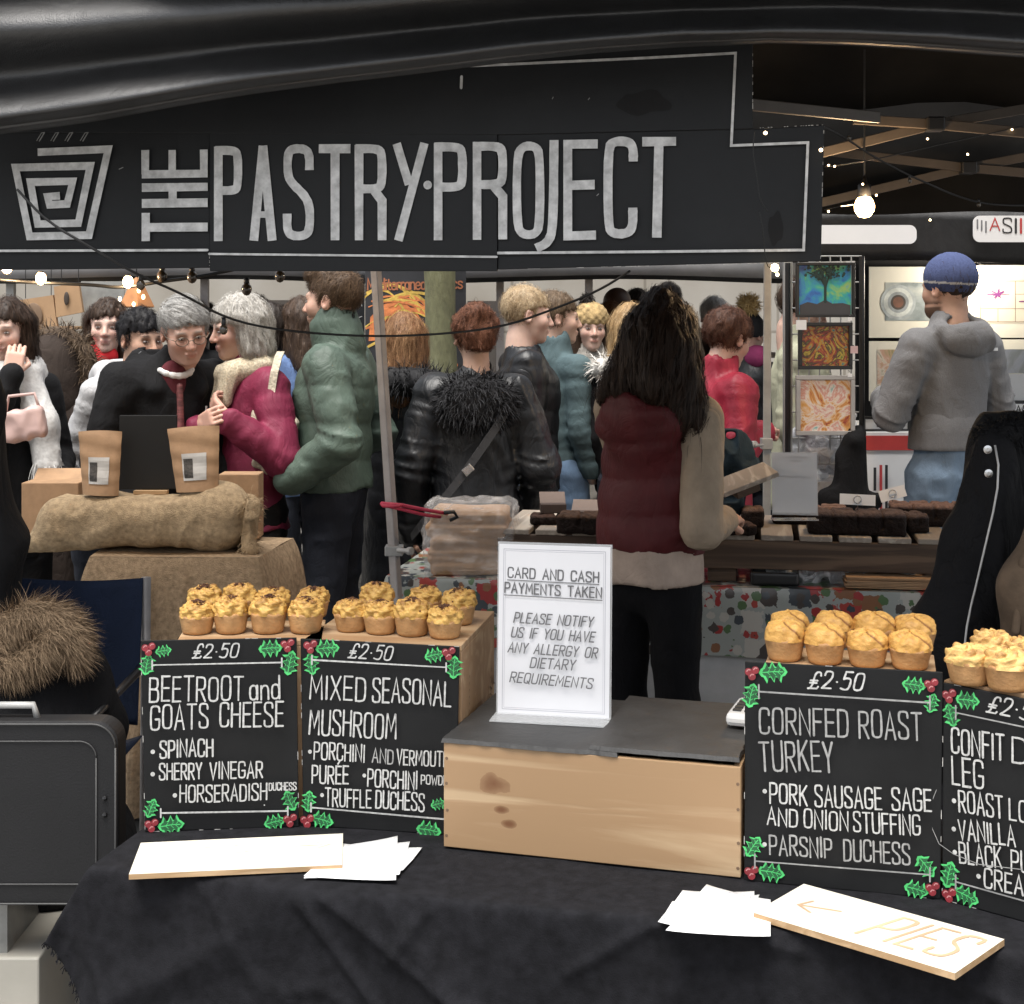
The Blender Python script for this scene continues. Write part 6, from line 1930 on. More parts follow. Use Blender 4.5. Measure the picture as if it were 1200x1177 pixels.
d = SDF(); d.box((0, 0, 0), (.075, .03, .055), .02, .01, rot3(0, 0, -.2)); d.fn(lambda Q: -.006 * ridge(Q * 20), '+'); V, F = d.mesh(.006); mesh_np('bag_body', V, F, M('pink_leather', (.52, .36, .33), rough=.45, var=.1), hb)
MB().tube([(-.06, 0, .05), (-.05, 0, .10), (.04, 0, .11), (.06, 0, .05)], .006, 8).build('handle', hb.children[0].data.materials[0], hb, smooth=True)
hb = thing('handbag', 'small pink flap bag with a clasp beside the girl in the red scarf', 'bag', P(74, 514, 5.9))
d = SDF(); d.box((0, 0, 0), (.095, .03, .06), .015, .01, rot3(0, 0, .45)); V, F = d.mesh(.006); mesh_np('bag_body', V, F, MATS['pink_leather'], hb)
d = SDF(); d.box((0.01, -.026, .022), (.09, .012, .04), .01, .01, rot3(0, 0, .45)); V, F = d.mesh(.006); mesh_np('flap', V, F, M('pale_pink_leather', (.62, .46, .42), rough=.45, var=.08), hb)
MB().ball((.02, -.044, -.005), .012, 8).build('clasp', STEEL, hb, smooth=True)
PARKA = cloth('brown_parka', (.032, .022, .017)); 
def fur_ring(p, c, rx, rz, r, col, n=900, L=.05, ax=(1, 0, 0), az=(0, 0, 1), a0=0, a1=360, w=.0035, seed=1):
    d = SDF(); c = np.array(c, np.float32); m = 14
    ax, az = np.array(ax, float), np.array(az, float)
    for i in range(m):
        a, b = R(a0 + (a1 - a0) * i / m), R(a0 + (a1 - a0) * (i + 1) / m)
        d.cap(c + ax * rx * math.cos(a) + az * rz * math.sin(a), c + ax * rx * math.cos(b) + az * rz * math.sin(b), r, None, .01)
    return p.part('fur_trim', d, FURM, .011, fur=(n, L, w, dict(jit=.45, droop=.15, seed=seed)), attr=col)
p = Person('short person in a dark brown parka with the fur-edged hood up', 66, 6.0, 1.52, R(170), wide=1.1)
p.body(h=.009, eyes=False); p.top('parka', PARKA, hem=.6, bulk=.04, fold=.012, collar=0, seed=14); p.trousers(BLACKW, top=.8)
d = SDF(); d.ell(p.J['head'] + np.array((0, .0, .0)), (.125, .14, .14), .02); d.cap(p.J['head'] + np.array((0, .03, -.08)), p.J['neck'], .13, .14, .03); p.part('hood', d, PARKA, .012)
fur_ring(p, p.J['head'] + np.array((0, .02, -.02)), .15, .14, .035, ((.05, .032, .02), (.16, .11, .07)), 1500, .05, a0=-20, a1=200, seed=3)

# behind the post: red hair and fur collar
p = Person('red-blonde woman in a long black quilted coat with fur collar, seen from behind the post', 474, 6.0, 1.62, R(172), fem=True, wide=1.1)
p.body(h=.008, eyes=False); p.top('quilted_coat', BLACKN, hem=.42, bulk=.035, fold=.010, quilt=(.075, .005), collar=.02, seed=15, flare=.02); p.trousers(BLACKW, top=.8).shoes(SHOE)
p.hair('long', (.20, .085, .035), (.52, .30, .15), n=1800, length=.13, seed=16)
fur_ring(p, p.U(0, .03, 1.43), .15, .10, .06, ((.006, .006, .007), (.03, .03, .033)), 1800, .05, az=(0, 1, .25), seed=4)

# black parka woman, back turned
p = Person('woman in a shiny black parka with fur hood and crossbody strap, back turned', 557, 5.55, 1.64, R(186), fem=True, wide=1.06, hr=(R(6), .08, 0), lean=.03)
p.arm('L', (.29, .02, 1.10), (.27, -.06, .84)); p.arm('R', (-.29, .03, 1.10), (-.24, -.12, .86))
p.body(h=.007, eyes=False, hands=[(p.J['wrL'], (0, -.2, -1), (-1, 0, 0), .5, -1, .9)])
p.top('parka', BLACKN, hem=.70, bulk=.034, fold=.016, collar=0, hood=False, seed=17, flare=.03, h=.0095, waist=1.02, armr=1.12); p.trousers(TROU, top=.85).shoes(SHOE)
def pk_h(d): pass
d = SDF(); c = p.U(0, .125, 1.37); d.ell(c, (.15, .055, .10), .03); d.ell(c + np.array((0, -.07, .05)), (.13, .06, .05), .03)
p.part('fur_hood', d, FURM, .011, fur=(3200, .045, .0035, dict(jit=.5, droop=.2, seed=5)), attr=((.005, .005, .006), (.03, .03, .034)))
p.hair('bun', (.11, .042, .022), (.30, .13, .075), n=2000, length=.07, comb=(0, .4, .6), jit=.5, seed=18, amp=.008, extra=lambda d: d.cap((0, .06, .03), (0, .085, -.06), .06, .04, .03))
q = [p.U(-.14, .02, 1.45), p.U(-.13, .15, 1.36), p.U(-.03, .20, 1.22), p.U(.10, .20, 1.04), p.U(.22, .14, .90), p.U(.26, .04, .83)]
p.strap(q, .03, M('strap_webbing', (.02, .02, .022), rough=.7), th=.006)
c = Vector(p.U(.045, .212, 1.11)); MB().box(c, (.042, .012, .032), Euler((0, R(40), 0)).to_matrix()).build('buckle', STEEL, p.o, bevel=.004)

# two men to her right
p = Person('fair-haired man in a black padded jacket and jeans, in profile facing right', 616, 6.25, 1.735, R(98), hr=(0, .1, 0))
p.body(h=.006, skin=(.68, .47, .38), brow=(.4, .28, .16)); p.top('padded_jacket', BLACKN, hem=.88, bulk=.03, quilt=(.10, .008), fold=.01, hood=False, collar=.02, seed=19, depth=.86, armr=1.1); p.trousers(DENIM, top=.92).shoes(SHOE)
p.hair('crop', (.42, .30, .17), (.68, .54, .36), n=1200, length=.03, jit=.5, seed=20, amp=.003)
p = Person('man in a teal jumper and blue jeans, mostly hidden beside the fair-haired man', 652, 6.7, 1.72, R(130), hr=(R(-35), .05, 0))
p.body(h=.007, skin=(.60, .40, .31), brow=(.15, .09, .05)); p.top('jumper', cloth('teal_wool', (.075, .115, .125)), hem=.90, bulk=.006, fold=.010, seed=21); p.trousers(DENIM, top=.93).shoes(SHOE)
p.hair('short', (.12, .08, .05), (.25, .17, .10), n=900, seed=22)

# red jacket woman
p = Person('short-haired woman in a bright red jacket, looking down at her hands', 838, 5.85, 1.63, R(118), fem=True, hr=(R(8), .32, 0), hoff=(0, -.02, 0), lean=.06, wide=1.08)
p.arm('R', (-.24, .05, 1.15), (-.13, -.13, 1.24)); p.arm('L', (.22, .03, 1.15), (.08, -.13, 1.24))
p.body(h=.0065, skin=(.60, .38, .30), hands=[(p.J['wrR'], (.4, -1, .25), (.5, 0, -1), .8, 1, .9)])
p.top('jacket', cloth('red_nylon', (.30, .016, .036), rough=.5, spec=.4, bump=.3, bscale=40), hem=.70, bulk=.026, fold=.014, collar=.05, seed=23, flare=.02, h=.0095, armr=1.1); p.trousers(BLACKW, top=.85).shoes(SHOE)
p.hair('short', (.075, .03, .018), (.22, .10, .06), n=1700, length=.06, comb=(0, -.2, -.7), jit=.5, seed=24, amp=.008, vol=1.04)

# blue beanie man
p = Person('bearded man in a grey hooded sweatshirt, pale jeans and blue knitted hat, back turned', 1112, 6.0, 1.85, R(-156), hr=(R(10), .03, 0), wide=.97)
p.arm('L', (.285, -.03, 1.155), (.12, -.25, 1.20)); p.arm('R', (-.29, -.02, 1.155), (-.12, -.25, 1.20))
p.body(h=.006, skin=(.56, .35, .26), brow=(.08, .05, .03), beard=(.07, .04, .025), beardvol=True)
GREY = cloth('grey_marl_jersey', (.19, .19, .195), var=.14, scale=260, bump=.3)
p.top('sweatshirt', GREY, hem=1.035, bulk=.022, fold=.012, collar=.02, hood=True, seed=25, h=.009, armr=1.08, hip=.98)
d = SDF(); d.cap(p.U(0, 0, 1.02), p.U(0, 0, 1.07), .172 * p.k, .168 * p.k, .02, ((0, 1, 0), .76)); d.fn(lambda Q: 1.01 * p.k - Q[..., 2]); p.part('hem_band', d, GREY, .009)
p.trousers(DENIM2, top=1.05, r=1.08, fold=.012, h=.010).shoes(SHOE)
def seam(pts): MB().tube([Vector(p.U(*q)) for q in pts], .003, 5).build('seam', cloth('dark_denim_seam', (.10, .14, .2)), p.o)
d = SDF(); d.ell((0, .02, .048), (.094, .110, .098), .01)
d.fn(lambda Q: (-.004 - Q[..., 2] - .10 * (Q[..., 1] + .02)) * .9); d.fn(lambda Q: .0016 * np.sin(np.arctan2(Q[..., 0], Q[..., 1]) * 46), '+')
V, F = d.mesh(.0045); zz = V[:, 2] + .10 * (V[:, 1] + .02)
col = np.tile(np.array((.075, .10, .22), np.float32), (len(V), 1)); col[(zz > .026) & (zz < .034)] = (.6, .6, .6); col[zz < .026] *= .9
mesh_np('knitted_hat', p.hp(V), F, M_attr('blue_knit', rough=.95, var=.25, scale=120, bump=.7, bscale=200), p.o, True, col)
p.hair('crop', (.03, .018, .012), (.08, .05, .03), n=300, length=.02, seed=26, vol=.98)
d = SDF(); d.box((0, 0, 0), (.010, .002, .006), .002, .001); c = p.U(-.11, .135, 1.40)
MB().box(Vector(c), (.022, .006, .012)).build('sewn_tag', PAPER, p.o)

# further back in the crowd
def bg(label, px, py, Z, yaw, style, hc, coat, fem=False, skin=(.60, .40, .32), brow=None, hat=None, pitch=.0, hy=0, fur=None, scarf=None, wide=1.0, top=True, hoff=(0, 0, 0), beard=None, seed=1, hood=False):
    H = EYE - (py - HY) * Z / FPX
    p = Person(label, px, Z, H - (.03 if hat else 0), yaw, fem=fem, hr=(hy, pitch, 0), wide=wide, hoff=hoff)
    p.body(h=.0075, skin=skin, brow=brow, beard=beard)
    p.top('coat', coat, hem=.75, bulk=.018, fold=.010, seed=seed, h=.014, hood=hood); p.trousers(NAVY, top=.9, h=.016)
    if style: p.hair(style, hc[0], hc[1], n=700, seed=seed, w=.003, h=.008)
    if fur: fur_ring(p, p.U(0, .02, 1.44), .14, .10, .05, fur, 900, .05, az=(0, 1, .2), seed=seed, w=.005)
    return p
DK = ((.02, .014, .011), (.06, .042, .032)); BRN = ((.05, .03, .02), (.13, .08, .05)); BLD = ((.34, .21, .09), (.66, .48, .27)); WHT = ((.68, .66, .63), (.85, .84, .82))
GREYC = cloth('grey_fuzzy_wool', (.34, .315, .28), bump=.8); BLUEC = cloth('mid_blue_nylon', (.14, .22, .42)); KHAKI = cloth('khaki_padded', (.40, .40, .29)); REDC = cloth('pinkish_red_wool', (.36, .05, .09)); DKB = cloth('dark_brown_wool', (.05, .038, .03))
p = bg('woman in a tan knitted bobble hat and grey cardigan facing the camera', 692, 352, 7.2, R(8), 'long', BRN, GREYC, True, hat=True, wide=1.1, seed=31)
d = SDF(); d.ell((0, .012, .055), (.096, .112, .09), .01); d.fn(lambda Q: .030 - Q[..., 2] + .1 * Q[..., 1]); d.fn(lambda Q: .003 * np.sin(Q[..., 0] * 160) * np.sin(Q[..., 2] * 160), '+')
V, F = d.mesh(.006); mesh_np('knitted_hat', p.hp(V), F, M('tan_knit', (.40, .28, .13), rough=.95, var=.5, scale=40, bump=.8), p.o)
d = SDF(); d.ell((-.02, .01, .15), (.03, .03, .03), .01); V, F = d.mesh(.008); v2, f2 = join((V, F), strands(V, F, 300, .03, .005, mode='fur', jit=.5)); mesh_np('bobble', p.hp(v2), f2, FURM, p.o, True, np.tile(np.array((.02, .015, .012), np.float32), (len(v2), 1)))
bg('bald black man looking down to the left above the bobble hat', 723, 338, 9.0, R(-45), None, None, BLACKW, False, skin=(.085, .045, .03), brow=(.01, .008, .006), pitch=.15, seed=32)
bg('dark-haired man facing the camera beside the bald man', 746, 341, 9.4, R(-10), 'short', DK, DKB, False, brow=(.03, .02, .015), beard=(.20, .13, .10), pitch=.1, seed=33)
bg('red-fringed girl peeping between the bobble hat and the blonde woman', 714, 357, 8.3, R(-15), 'bob', ((.22, .10, .05), (.42, .22, .12)), DKB, True, pitch=.25, seed=34)
bg('blonde woman with a white fur collar, partly behind the woman in the gilet', 742, 358, 6.5, R(150), 'long', BLD, BLACKW, True, fur=((.6, .57, .52), (.82, .8, .76)), seed=35, hy=R(-10))
bg('white-haired head above the blonde woman in the crowd', 766, 349, 8.8, R(160), 'bob', WHT, DKB, True, seed=36)
bg('dark-haired man at the very back, above the woman in the gilet', 783, 333, 10.0, R(170), 'short', DK, BLACKW, seed=37)
bg('white-capped head just above the woman in the red jacket', 837, 350, 9.0, R(180), 'crop', WHT, DKB, seed=38)
p = bg('person in a black bobble hat with cream pompom and black jacket', 876, 363, 7.8, R(140), None, None, BLACKN, False, hat=True, seed=39, wide=1.1)
d = SDF(); d.ell((0, .015, .045), (.095, .11, .10), .01); d.fn(lambda Q: -.01 - Q[..., 2] - .6 * np.minimum(0, Q[..., 1] + .05)); d.fn(lambda Q: .002 * np.sin(Q[..., 0] * 180), '+')
V, F = d.mesh(.007); mesh_np('knitted_hat', p.hp(V), F, cloth('black_knit', (.012, .013, .017), bump=.8), p.o)
d = SDF(); d.ell((-.03, .05, .175), (.045, .045, .045), .01); V, F = d.mesh(.009); v2, f2 = join((V, F), strands(V, F, 900, .04, .005, mode='fur', jit=.4, rise=.95, droop=.05)); mesh_np('pompom', p.hp(v2), f2, FURM, p.o, True, np.tile(np.array((.62, .46, .22), np.float32), (len(v2), 1)))
d = SDF(); n = p.J['neck']; d.cap(n + np.array((-.07, 0, .03)), n + np.array((.07, 0, .03)), .07, .07, .02); p.part('scarf', d, cloth('plum_scarf', (.22, .03, .10)), .01)
p = bg('person in a pale khaki padded jacket between the two tent poles', 938, 330, 6.5, R(75), 'short', BRN, KHAKI, seed=40, wide=1.1, pitch=.3)
bg('blonde head just left of the bobble-hatted woman', 664, 360, 8.0, R(170), 'bob', BLD, BLACKW, True, seed=41)
bg('dark capped head left of the green-jacketed man', 300, 349, 7.9, R(150), 'crop', DK, BLACKW, seed=42)
bg('dark-haired woman behind the white-haired woman', 314, 357, 7.2, R(-120), 'bob', DK, DKB, True, seed=43)
bg('person in a tan beret looking left in the crowd', 331, 362, 7.9, R(-110), 'crop', ((.35, .25, .14), (.5, .38, .22)), REDC, True, seed=44)
bg('brown-haired woman in a mid-blue jacket behind the green-jacketed man', 352, 350, 7.2, R(-150), 'long', BRN, BLUEC, True, seed=45)
bg('dark-haired person far left behind the girl with the red scarf', 240, 357, 8.4, R(160), 'short', DK, BLACKW, seed=46)
bg('dark-haired person behind the grey-haired man', 222, 350, 7.6, R(-160), 'bob', DK, BLACKW, True, seed=47)
bg('brown-haired woman far back left of the black-parka woman', 536, 366, 8.6, R(-160), 'long', ((.2, .11, .06), (.4, .25, .14)), DKB, True, seed=48)
# ================================================================== THE STALLS IN BETWEEN
BURLAP = M_attr('burlap', rough=.95, var=.42, scale=60, bump=1.0, bscale=230, spec=.1, bdist=.004)
# ---- burlap table
def clothbox(name, label, pts, ztop, zbot, mat, cat, h=60, sag=.012, tint=None, hemw=.03, r=.02, seed=0, rough=0.0):
    """cloth over a table: pts = the four top corners (front left, front right, back right, back left) as x, y"""
    q = [Vector((x, y, ztop)) for x, y in pts]
    c = sum(q, Vector()) / 4
    ring = []
    m = h
    for i in range(4):
        for j in range(m): ring.append(q[i].lerp(q[(i + 1) % 4], j / m))
    N_ = len(ring); rows = 22
    V, F = [], []
    for j in range(rows + 1):
        t = j / rows
        for i, p in enumerate(ring):
            out = (p - c); out.z = 0; out.normalize()
            s_ = i / N_ * 6.283
            w = (.5 + .5 * math.sin(s_ * 23 + seed)) * .6 + (.5 + .5 * math.sin(s_ * 41 + 2 + seed)) * .4
            e = r * (1 - math.exp(-t * 12)) + t * (hemw * w)
            if rough: e += rough * min(1, t * 3) * float(ridge(np.array([[p.x * 5 + p.y * 4, p.y * 5, t * 2.2 + seed]], np.float32))[0])
            z = ztop - max(0, t * (ztop - zbot) - .0) + (.004 * math.sin(s_ * 9) if j else 0)
            V.append(p + out * e + Vector((0, 0, z - ztop)))
    for j in range(rows):
        for i in range(N_): F.append((j * N_ + i, j * N_ + (i + 1) % N_, (j + 1) * N_ + (i + 1) % N_, (j + 1) * N_ + i))
    b0 = len(V)
    n = 18
    mb = MB(); mb.add(V, F)
    mb.grid(lambda u, v: q[0].lerp(q[1], u).lerp(q[3].lerp(q[2], u), v) + Vector((0, 0, .001 + sag * .3 * math.sin(u * 9 + seed) * math.sin(v * 7))), n, n)
    if tint is not None: mb.c = np.tile(np.array(tint, np.float32), (len(mb.v), 1))
    o = mb.build(name, mat, None, smooth=True, origin=c)
    return tag(o, label, cat)
BT = .845
fl, frr = P(105, 655, 4.62), P(302, 652, 4.60)
clothbox('burlap_cloth', 'brown burlap cloth hanging to the ground over the coffee table at the left', [(fl.x, 4.62), (frr.x, 4.60), (frr.x + .05, 5.02), (fl.x, 5.04)], BT, .05, BURLAP, 'tablecloth', tint=(.40, .29, .185), hemw=.07, seed=1, rough=.03, r=.035)
tb2 = thing('folding_table', 'table hidden under the burlap cloth at the left', 'table', ((fl.x + frr.x) / 2, 4.8, 0))
MB().box((0, 0, BT - .02), (frr.x - fl.x - .03, .36, .02)).build('tabletop', PLASTIC, tb2)
for sx in (-.22, .22):
    for sy in (-.15, .15): MB().tube([(sx, sy, 0), (sx, sy, BT - .03)], .014, 8).build('leg', ALU, tb2)
sk = thing('burlap_sack', 'plump burlap coffee sack lying on the burlap table under two kraft pouches', 'sack', P(172, 648, 4.75) * Vector((1, 1, 0)) if False else (P(172, 640, 4.78).x, 4.78, BT))
d = SDF(); d.box((-.005, 0, .095), (.335, .12, .085), .07, .02)
d.ell((.24, -.02, .12), (.10, .11, .10), .06); d.cap((-.31, -.06, .05), (-.36, -.08, .02), .06, .03, .05)
d.fn(lambda Q: -.012 * np.maximum(0, ridge(Q * np.array((4, 6, 8), np.float32) + 3)) - .006 * np.maximum(0, ridge(Q @ np.array(((14, 2, 8), (0, 14, 3), (-8, 5, 14)), np.float32))) + .008, '+'); d.fn(lambda Q: .002 - Q[..., 2])
V, F = d.mesh(.009); mesh_np('sack_body', V, F, BURLAP, sk, True, np.tile(np.array((.50, .375, .235), np.float32), (len(V), 1)))
d = SDF(); d.box((.340, -.02, .085), (.012, .10, .075), .008, .01, rot3(.3, 0, .1)); d.fn(lambda Q: -.02 * ridge(Q * 13), '+'); V, F = d.mesh(.008)
v2, f2 = strands(V, F, 500, .03, .002, mode='fur', jit=.5); V, F = join((V, F), (v2, f2)); mesh_np('sack_mouth', V, F, BURLAP, sk, True, np.tile(np.array((.46, .34, .21), np.float32), (len(V), 1)))
def pouch(label, bl, br, tl, tr, Z, gusset=.03):
    a, b, c, e = P(*bl, Z), P(*br, Z), P(*tr, Z + .03), P(*tl, Z + .03)
    o = thing('coffee_pouch', label, 'pouch', a, 0, 'kraft coffee pouches on the sack')
    mb = MB()
    def fn_(side):
        def g_(u, v):
            p = a.lerp(b, u).lerp(e.lerp(c, u), v)
            th = gusset * (1 - v) ** .7 * (math.sin(math.pi * u) ** .5 if 0 < u < 1 else 0) + .001
            return p + Vector((0, side * th - .002 * math.sin(v * 22 + u * 3) * (v > .2), .004 * math.sin(u * 3.1) * (v > .9))) - a
        return g_
    mb.grid(fn_(-1), 16, 24); mb.grid(fn_(1), 16, 24); mb.build('pouch_body', KRAFT, o, smooth=True)
    def on(u, v): return Vector(fn_(-1)(u, v)) + Vector((0, -.0025, 0))
    lb = MB().grid(lambda u, v: on(.24 + .52 * u, .18 + .42 * v), 8, 8); lb.build('label_paper', M('grey_label', (.52, .51, .49), rough=.6), o)
    ll = MB().grid(lambda u, v: on(.27 + .20 * u, .22 + .30 * v) + Vector((0, -.0012, 0)), 6, 6); ll.build('label_print', M('dark_label_print', (.05, .045, .04), rough=.6, var=.7, scale=130), o)
    return o
pouch('left kraft coffee pouch with a small label, standing on the sack', (97, 579), (139, 581), (92, 506), (143, 506), 4.72)
pouch('right wider kraft coffee pouch with a pale label, standing on the sack', (207, 577), (256, 574), (196, 503), (257, 499), 4.72)
pn = thing('display_board', 'square black display board standing between the two coffee pouches', 'board', P(140, 574, 4.82))
o0 = pn.location
MB().box(Vector((P(174, 530, 4.82).x, 4.82, P(174, 530, 4.82).z)) - o0, (.19, .012, .245)).build('panel', M('matt_black_board', (.006, .006, .006), rough=.8), pn, bevel=.002)
MB().box(Vector((P(177, 575, 4.80).x, 4.80, P(177, 577, 4.80).z)) - o0, (.11, .03, .012)).build('foot', RAW, pn)
def carton(label, px0, px1, py0, py1, Z, dep, mat=KRAFT, rz=0, name='kraft_box', cat='box', flap=True):
    a, b = P(px0, py1, Z), P(px1, py0, Z)
    o = thing(name, label, cat, a, rz)
    w, hh = b.x - a.x, b.z - a.z
    MB().span((0, 0, 0), (w, dep, hh)).build('carton', mat, o, bevel=.003)
    if flap: MB().box((w / 2, dep + .02, hh + .012), (w * .98, .07, .003), Euler((.6, 0, 0)).to_matrix()).build('flap', mat, o)
    return o
carton('open kraft carton at the left end of the burlap table', 25, 92, 566, 640, 4.95, .12)
carton('kraft carton behind the right coffee pouch', 256, 303, 556, 632, 4.94, .10, flap=False)

# ---- hanging paper goods of the far-left stall
hb_ = thing('hanging_bags', 'kraft paper sheets with dark oval stickers hanging in the stall at the far left', 'paper display', (0, 7.25, 0))
TANP = M('tan_card', (.42, .26, .14), rough=.7, var=.12); DOV = M('dark_sticker', (.05, .035, .025), rough=.6); BRS = M('brown_sticker', (.20, .13, .08), rough=.7)
for quad, mat in ((((24, 392), (68, 392), (62, 346), (22, 352)), TANP), (((66, 372), (97, 366), (92, 332), (63, 336)), TANP), (((55, 398), (88, 402), (84, 382), (58, 384)), MATS['kraft_paper'])):
    q = [P(x, y, 7.25) - Vector((0, 7.25, 0)) for x, y in quad]
    m = MB(); m.add(q + [v + Vector((0, .03, 0)) for v in q], [(0, 1, 2, 3), (7, 6, 5, 4), (0, 4, 5, 1), (1, 5, 6, 2), (2, 6, 7, 3), (3, 7, 4, 0)]); m.build('card', mat, hb_)
for x in (30, 60, 72, 92): MB().tube([P(x, 350, 7.26) - Vector((0, 7.25, 0)), P(x, 312, 7.26) - Vector((0, 7.25, 0))], .002, 5).build('string', WIRE, hb_)
for (x, y, rx, ry, mat) in ((39, 370, 11, 15, BRS), (78, 350, 3.2, 8, DOV)):
    MB().ball(P(x, y, 7.24) - Vector((0, 7.25, 0)), (rx * 7.25 / FPX, .004, ry * 7.25 / FPX), 16).build('sticker', mat, hb_, smooth=True)
ms = thing('zinc_sheet', 'dull metal sheet behind the kraft cards at the far left', 'panel', P(95, 385, 7.4))
MB().span((0, 0, 0), (.22, .01, .24)).build('sheet', M('dull_zinc', (.34, .34, .32), rough=.45, metal=.3, var=.3, scale=9), ms)
sh2 = thing('wooden_shelf', 'narrow wooden shelf edge behind the girl with the red scarf', 'shelf', P(66, 386, 7.35))
MB().span((0, 0, 0), (.26, .2, .015)).build('board', RAW, sh2)
st_ = thing('paper_lantern', 'pierced brown paper lantern lit from inside, hanging above the bent young person', 'lantern', P(160, 346, 6.9))
MB().lathe((0, 0, 0), [(.004, .085), (.03, .06), (.085, -.055), (.08, -.06), (.0, -.062)], 5).build('shade', M('brown_lantern_card', (.34, .15, .055), rough=.6), st_)
MB().tube([(0, 0, .08), (0, 0, .40)], .003, 6).build('cord', WIRE, st_)
for q in ((-.055, -.09, -.02), (.03, -.075, .02), (.05, -.07, -.01), (-.02, -.07, .04), (.01, -.09, -.045)): MB().ball(q, (.008, .006, .012), 8).build('lit_hole', LED, st_, smooth=True)

# ---- rear counter: table, printed cloth, pallet, brownies
RA, RB = P(452, 675, 4.66), P(1135, 694, 4.36)
RTZ = .775
RD = Vector((RB.x - RA.x, RB.y - RA.y, 0)).normalized(); RN = Vector((-RD.y, RD.x, 0))
RZ = math.atan2(RD.y, RD.x)
RL = Vector((RB.x - RA.x, RB.y - RA.y, 0)).length
def rpt(a, b, z): return Vector((RA.x, RA.y, 0)) + RD * a + RN * b + Vector((0, 0, z))
t = thing('folding_table', 'table under the printed festive cloth at the rear counter', 'table', rpt(RL / 2, .3, 0), RZ)
MB().box((0, 0, RTZ - .02), (RL - .02, .58, .03)).build('tabletop', PLASTIC, t)
for sx in (-RL / 2 + .1, RL / 2 - .1):
    for sy in (-.25, .25): MB().tube([(sx, sy, 0), (sx, sy, RTZ - .03)], .015, 8).build('leg', ALU, t)
def festive():
    m, nt, b = _base('festive_oilcloth')
    v = _coord(nt)
    base = (.30, .32, .30)
    col = None
    prev = None
    def layer(scale, off, cols, thr, shape):
        nonlocal prev
        mp = nt.nodes.new('ShaderNodeMapping'); mp.inputs['Location'].default_value = off; nt.links.new(v, mp.inputs['Vector'])
        vo = _tex(nt, 'ShaderNodeTexVoronoi', scale, mp.outputs[0]); vo.inputs['Randomness'].default_value = .75
        vo.feature = 'F1'; vo.distance = shape
        nz = _tex(nt, 'ShaderNodeTexNoise', 75.0, mp.outputs[0], Detail=3.0)
        ad = nt.nodes.new('ShaderNodeMath'); ad.operation = 'MULTIPLY_ADD'; nt.links.new(nz.outputs['Fac'], ad.inputs[0]); ad.inputs[1].default_value = .35; nt.links.new(vo.outputs['Distance'], ad.inputs[2])
        lt = nt.nodes.new('ShaderNodeMath'); lt.operation = 'LESS_THAN'; lt.inputs[1].default_value = thr; nt.links.new(ad.outputs[0], lt.inputs[0])
        sx = nt.nodes.new('ShaderNodeSeparateColor'); nt.links.new(vo.outputs['Color'], sx.inputs[0])
        rmp = nt.nodes.new('ShaderNodeValToRGB'); rmp.color_ramp.interpolation = 'CONSTANT'
        e = rmp.color_ramp.elements
        while len(e) < len(cols): e.new(.5)
        for i, c in enumerate(cols): e[i].position = i / len(cols); e[i].color = (*c, 1)
        nt.links.new(sx.outputs[0], rmp.inputs['Fac'])
        mx = nt.nodes.new('ShaderNodeMix'); mx.data_type = 'RGBA'; nt.links.new(lt.outputs[0], mx.inputs[0])
        if prev is None: mx.inputs[6].default_value = (*base, 1)
        else: nt.links.new(prev, mx.inputs[6])
        nt.links.new(rmp.outputs['Color'], mx.inputs[7]); prev = mx.outputs[2]
    cs = [(.30, .03, .03), (.06, .05, .045), (.22, .10, .05), (.08, .14, .06), (.34, .05, .04), (.05, .06, .07), (.42, .40, .36)]
    layer(13.0, (0, 0, 0), cs, .60, 'CHEBYCHEV'); layer(24.0, (.3, .1, .2), cs[::-1], .54, 'EUCLIDEAN'); layer(17.0, (.8, .4, .5), cs, .48, 'MANHATTAN')
    nt.links.new(prev, b.inputs['Base Color']); b.inputs['Roughness'].default_value = .28
    n2 = _tex(nt, 'ShaderNodeTexNoise', 9.0, v, Detail=3.0); _bump(nt, b, n2.outputs['Fac'], .25, .02)
    return m
q = [rpt(0, 0, 0), rpt(RL, 0, 0), rpt(RL, .6, 0), rpt(0, .6, 0)]
clothbox('printed_tablecloth', 'pale blue oilcloth printed with small red and brown festive figures on the rear counter', [(v.x, v.y) for v in q], RTZ, .56, festive(), 'tablecloth', hemw=.012, r=.008, seed=2, sag=.002)
q = [rpt(.01, .02, 0), rpt(RL - .01, .02, 0), rpt(RL - .01, .58, 0), rpt(.01, .58, 0)]
clothbox('white_undercloth', 'whitish plastic sheet hanging below the printed cloth', [(v.x, v.y) for v in q], RTZ - .045, .04, M('whitish_plastic', (.42, .42, .42), rough=.4, var=.15), 'cloth', hemw=.03, r=.002, seed=3)
DW = M_wood('weathered_pallet', (.13, .085, .055), (.06, .038, .025), 0, 1.2, rough=.8); LW = M_wood('pale_pallet_slat', (.42, .37, .31), (.26, .22, .18), 1, 1.2, rough=.7)
PX0 = P(578, 610, 4.6); a0 = (Vector((PX0.x, PX0.y, 0)) - Vector((RA.x, RA.y, 0))).dot(RD)
PZ = RTZ + .155
pl_ = thing('pallet_shelf', 'low slatted wooden pallet shelf standing on the rear counter under the brownies', 'pallet', rpt(a0, .06, RTZ + .002), RZ)
PLN = RL - a0 - .03
MB().span((0, 0, .045), (PLN, .022, .135)).build('front_beam', DW, pl_, bevel=.003)
MB().span((0, .44, .045), (PLN, .462, .135)).build('rear_beam', DW, pl_, bevel=.003)
for x in (.0, PLN / 2 - .04, PLN - .09):
    MB().span((x, .0225, 0.0), (x + .09, .4395, .134)).build('block', DW, pl_, bevel=.003)
n = 12
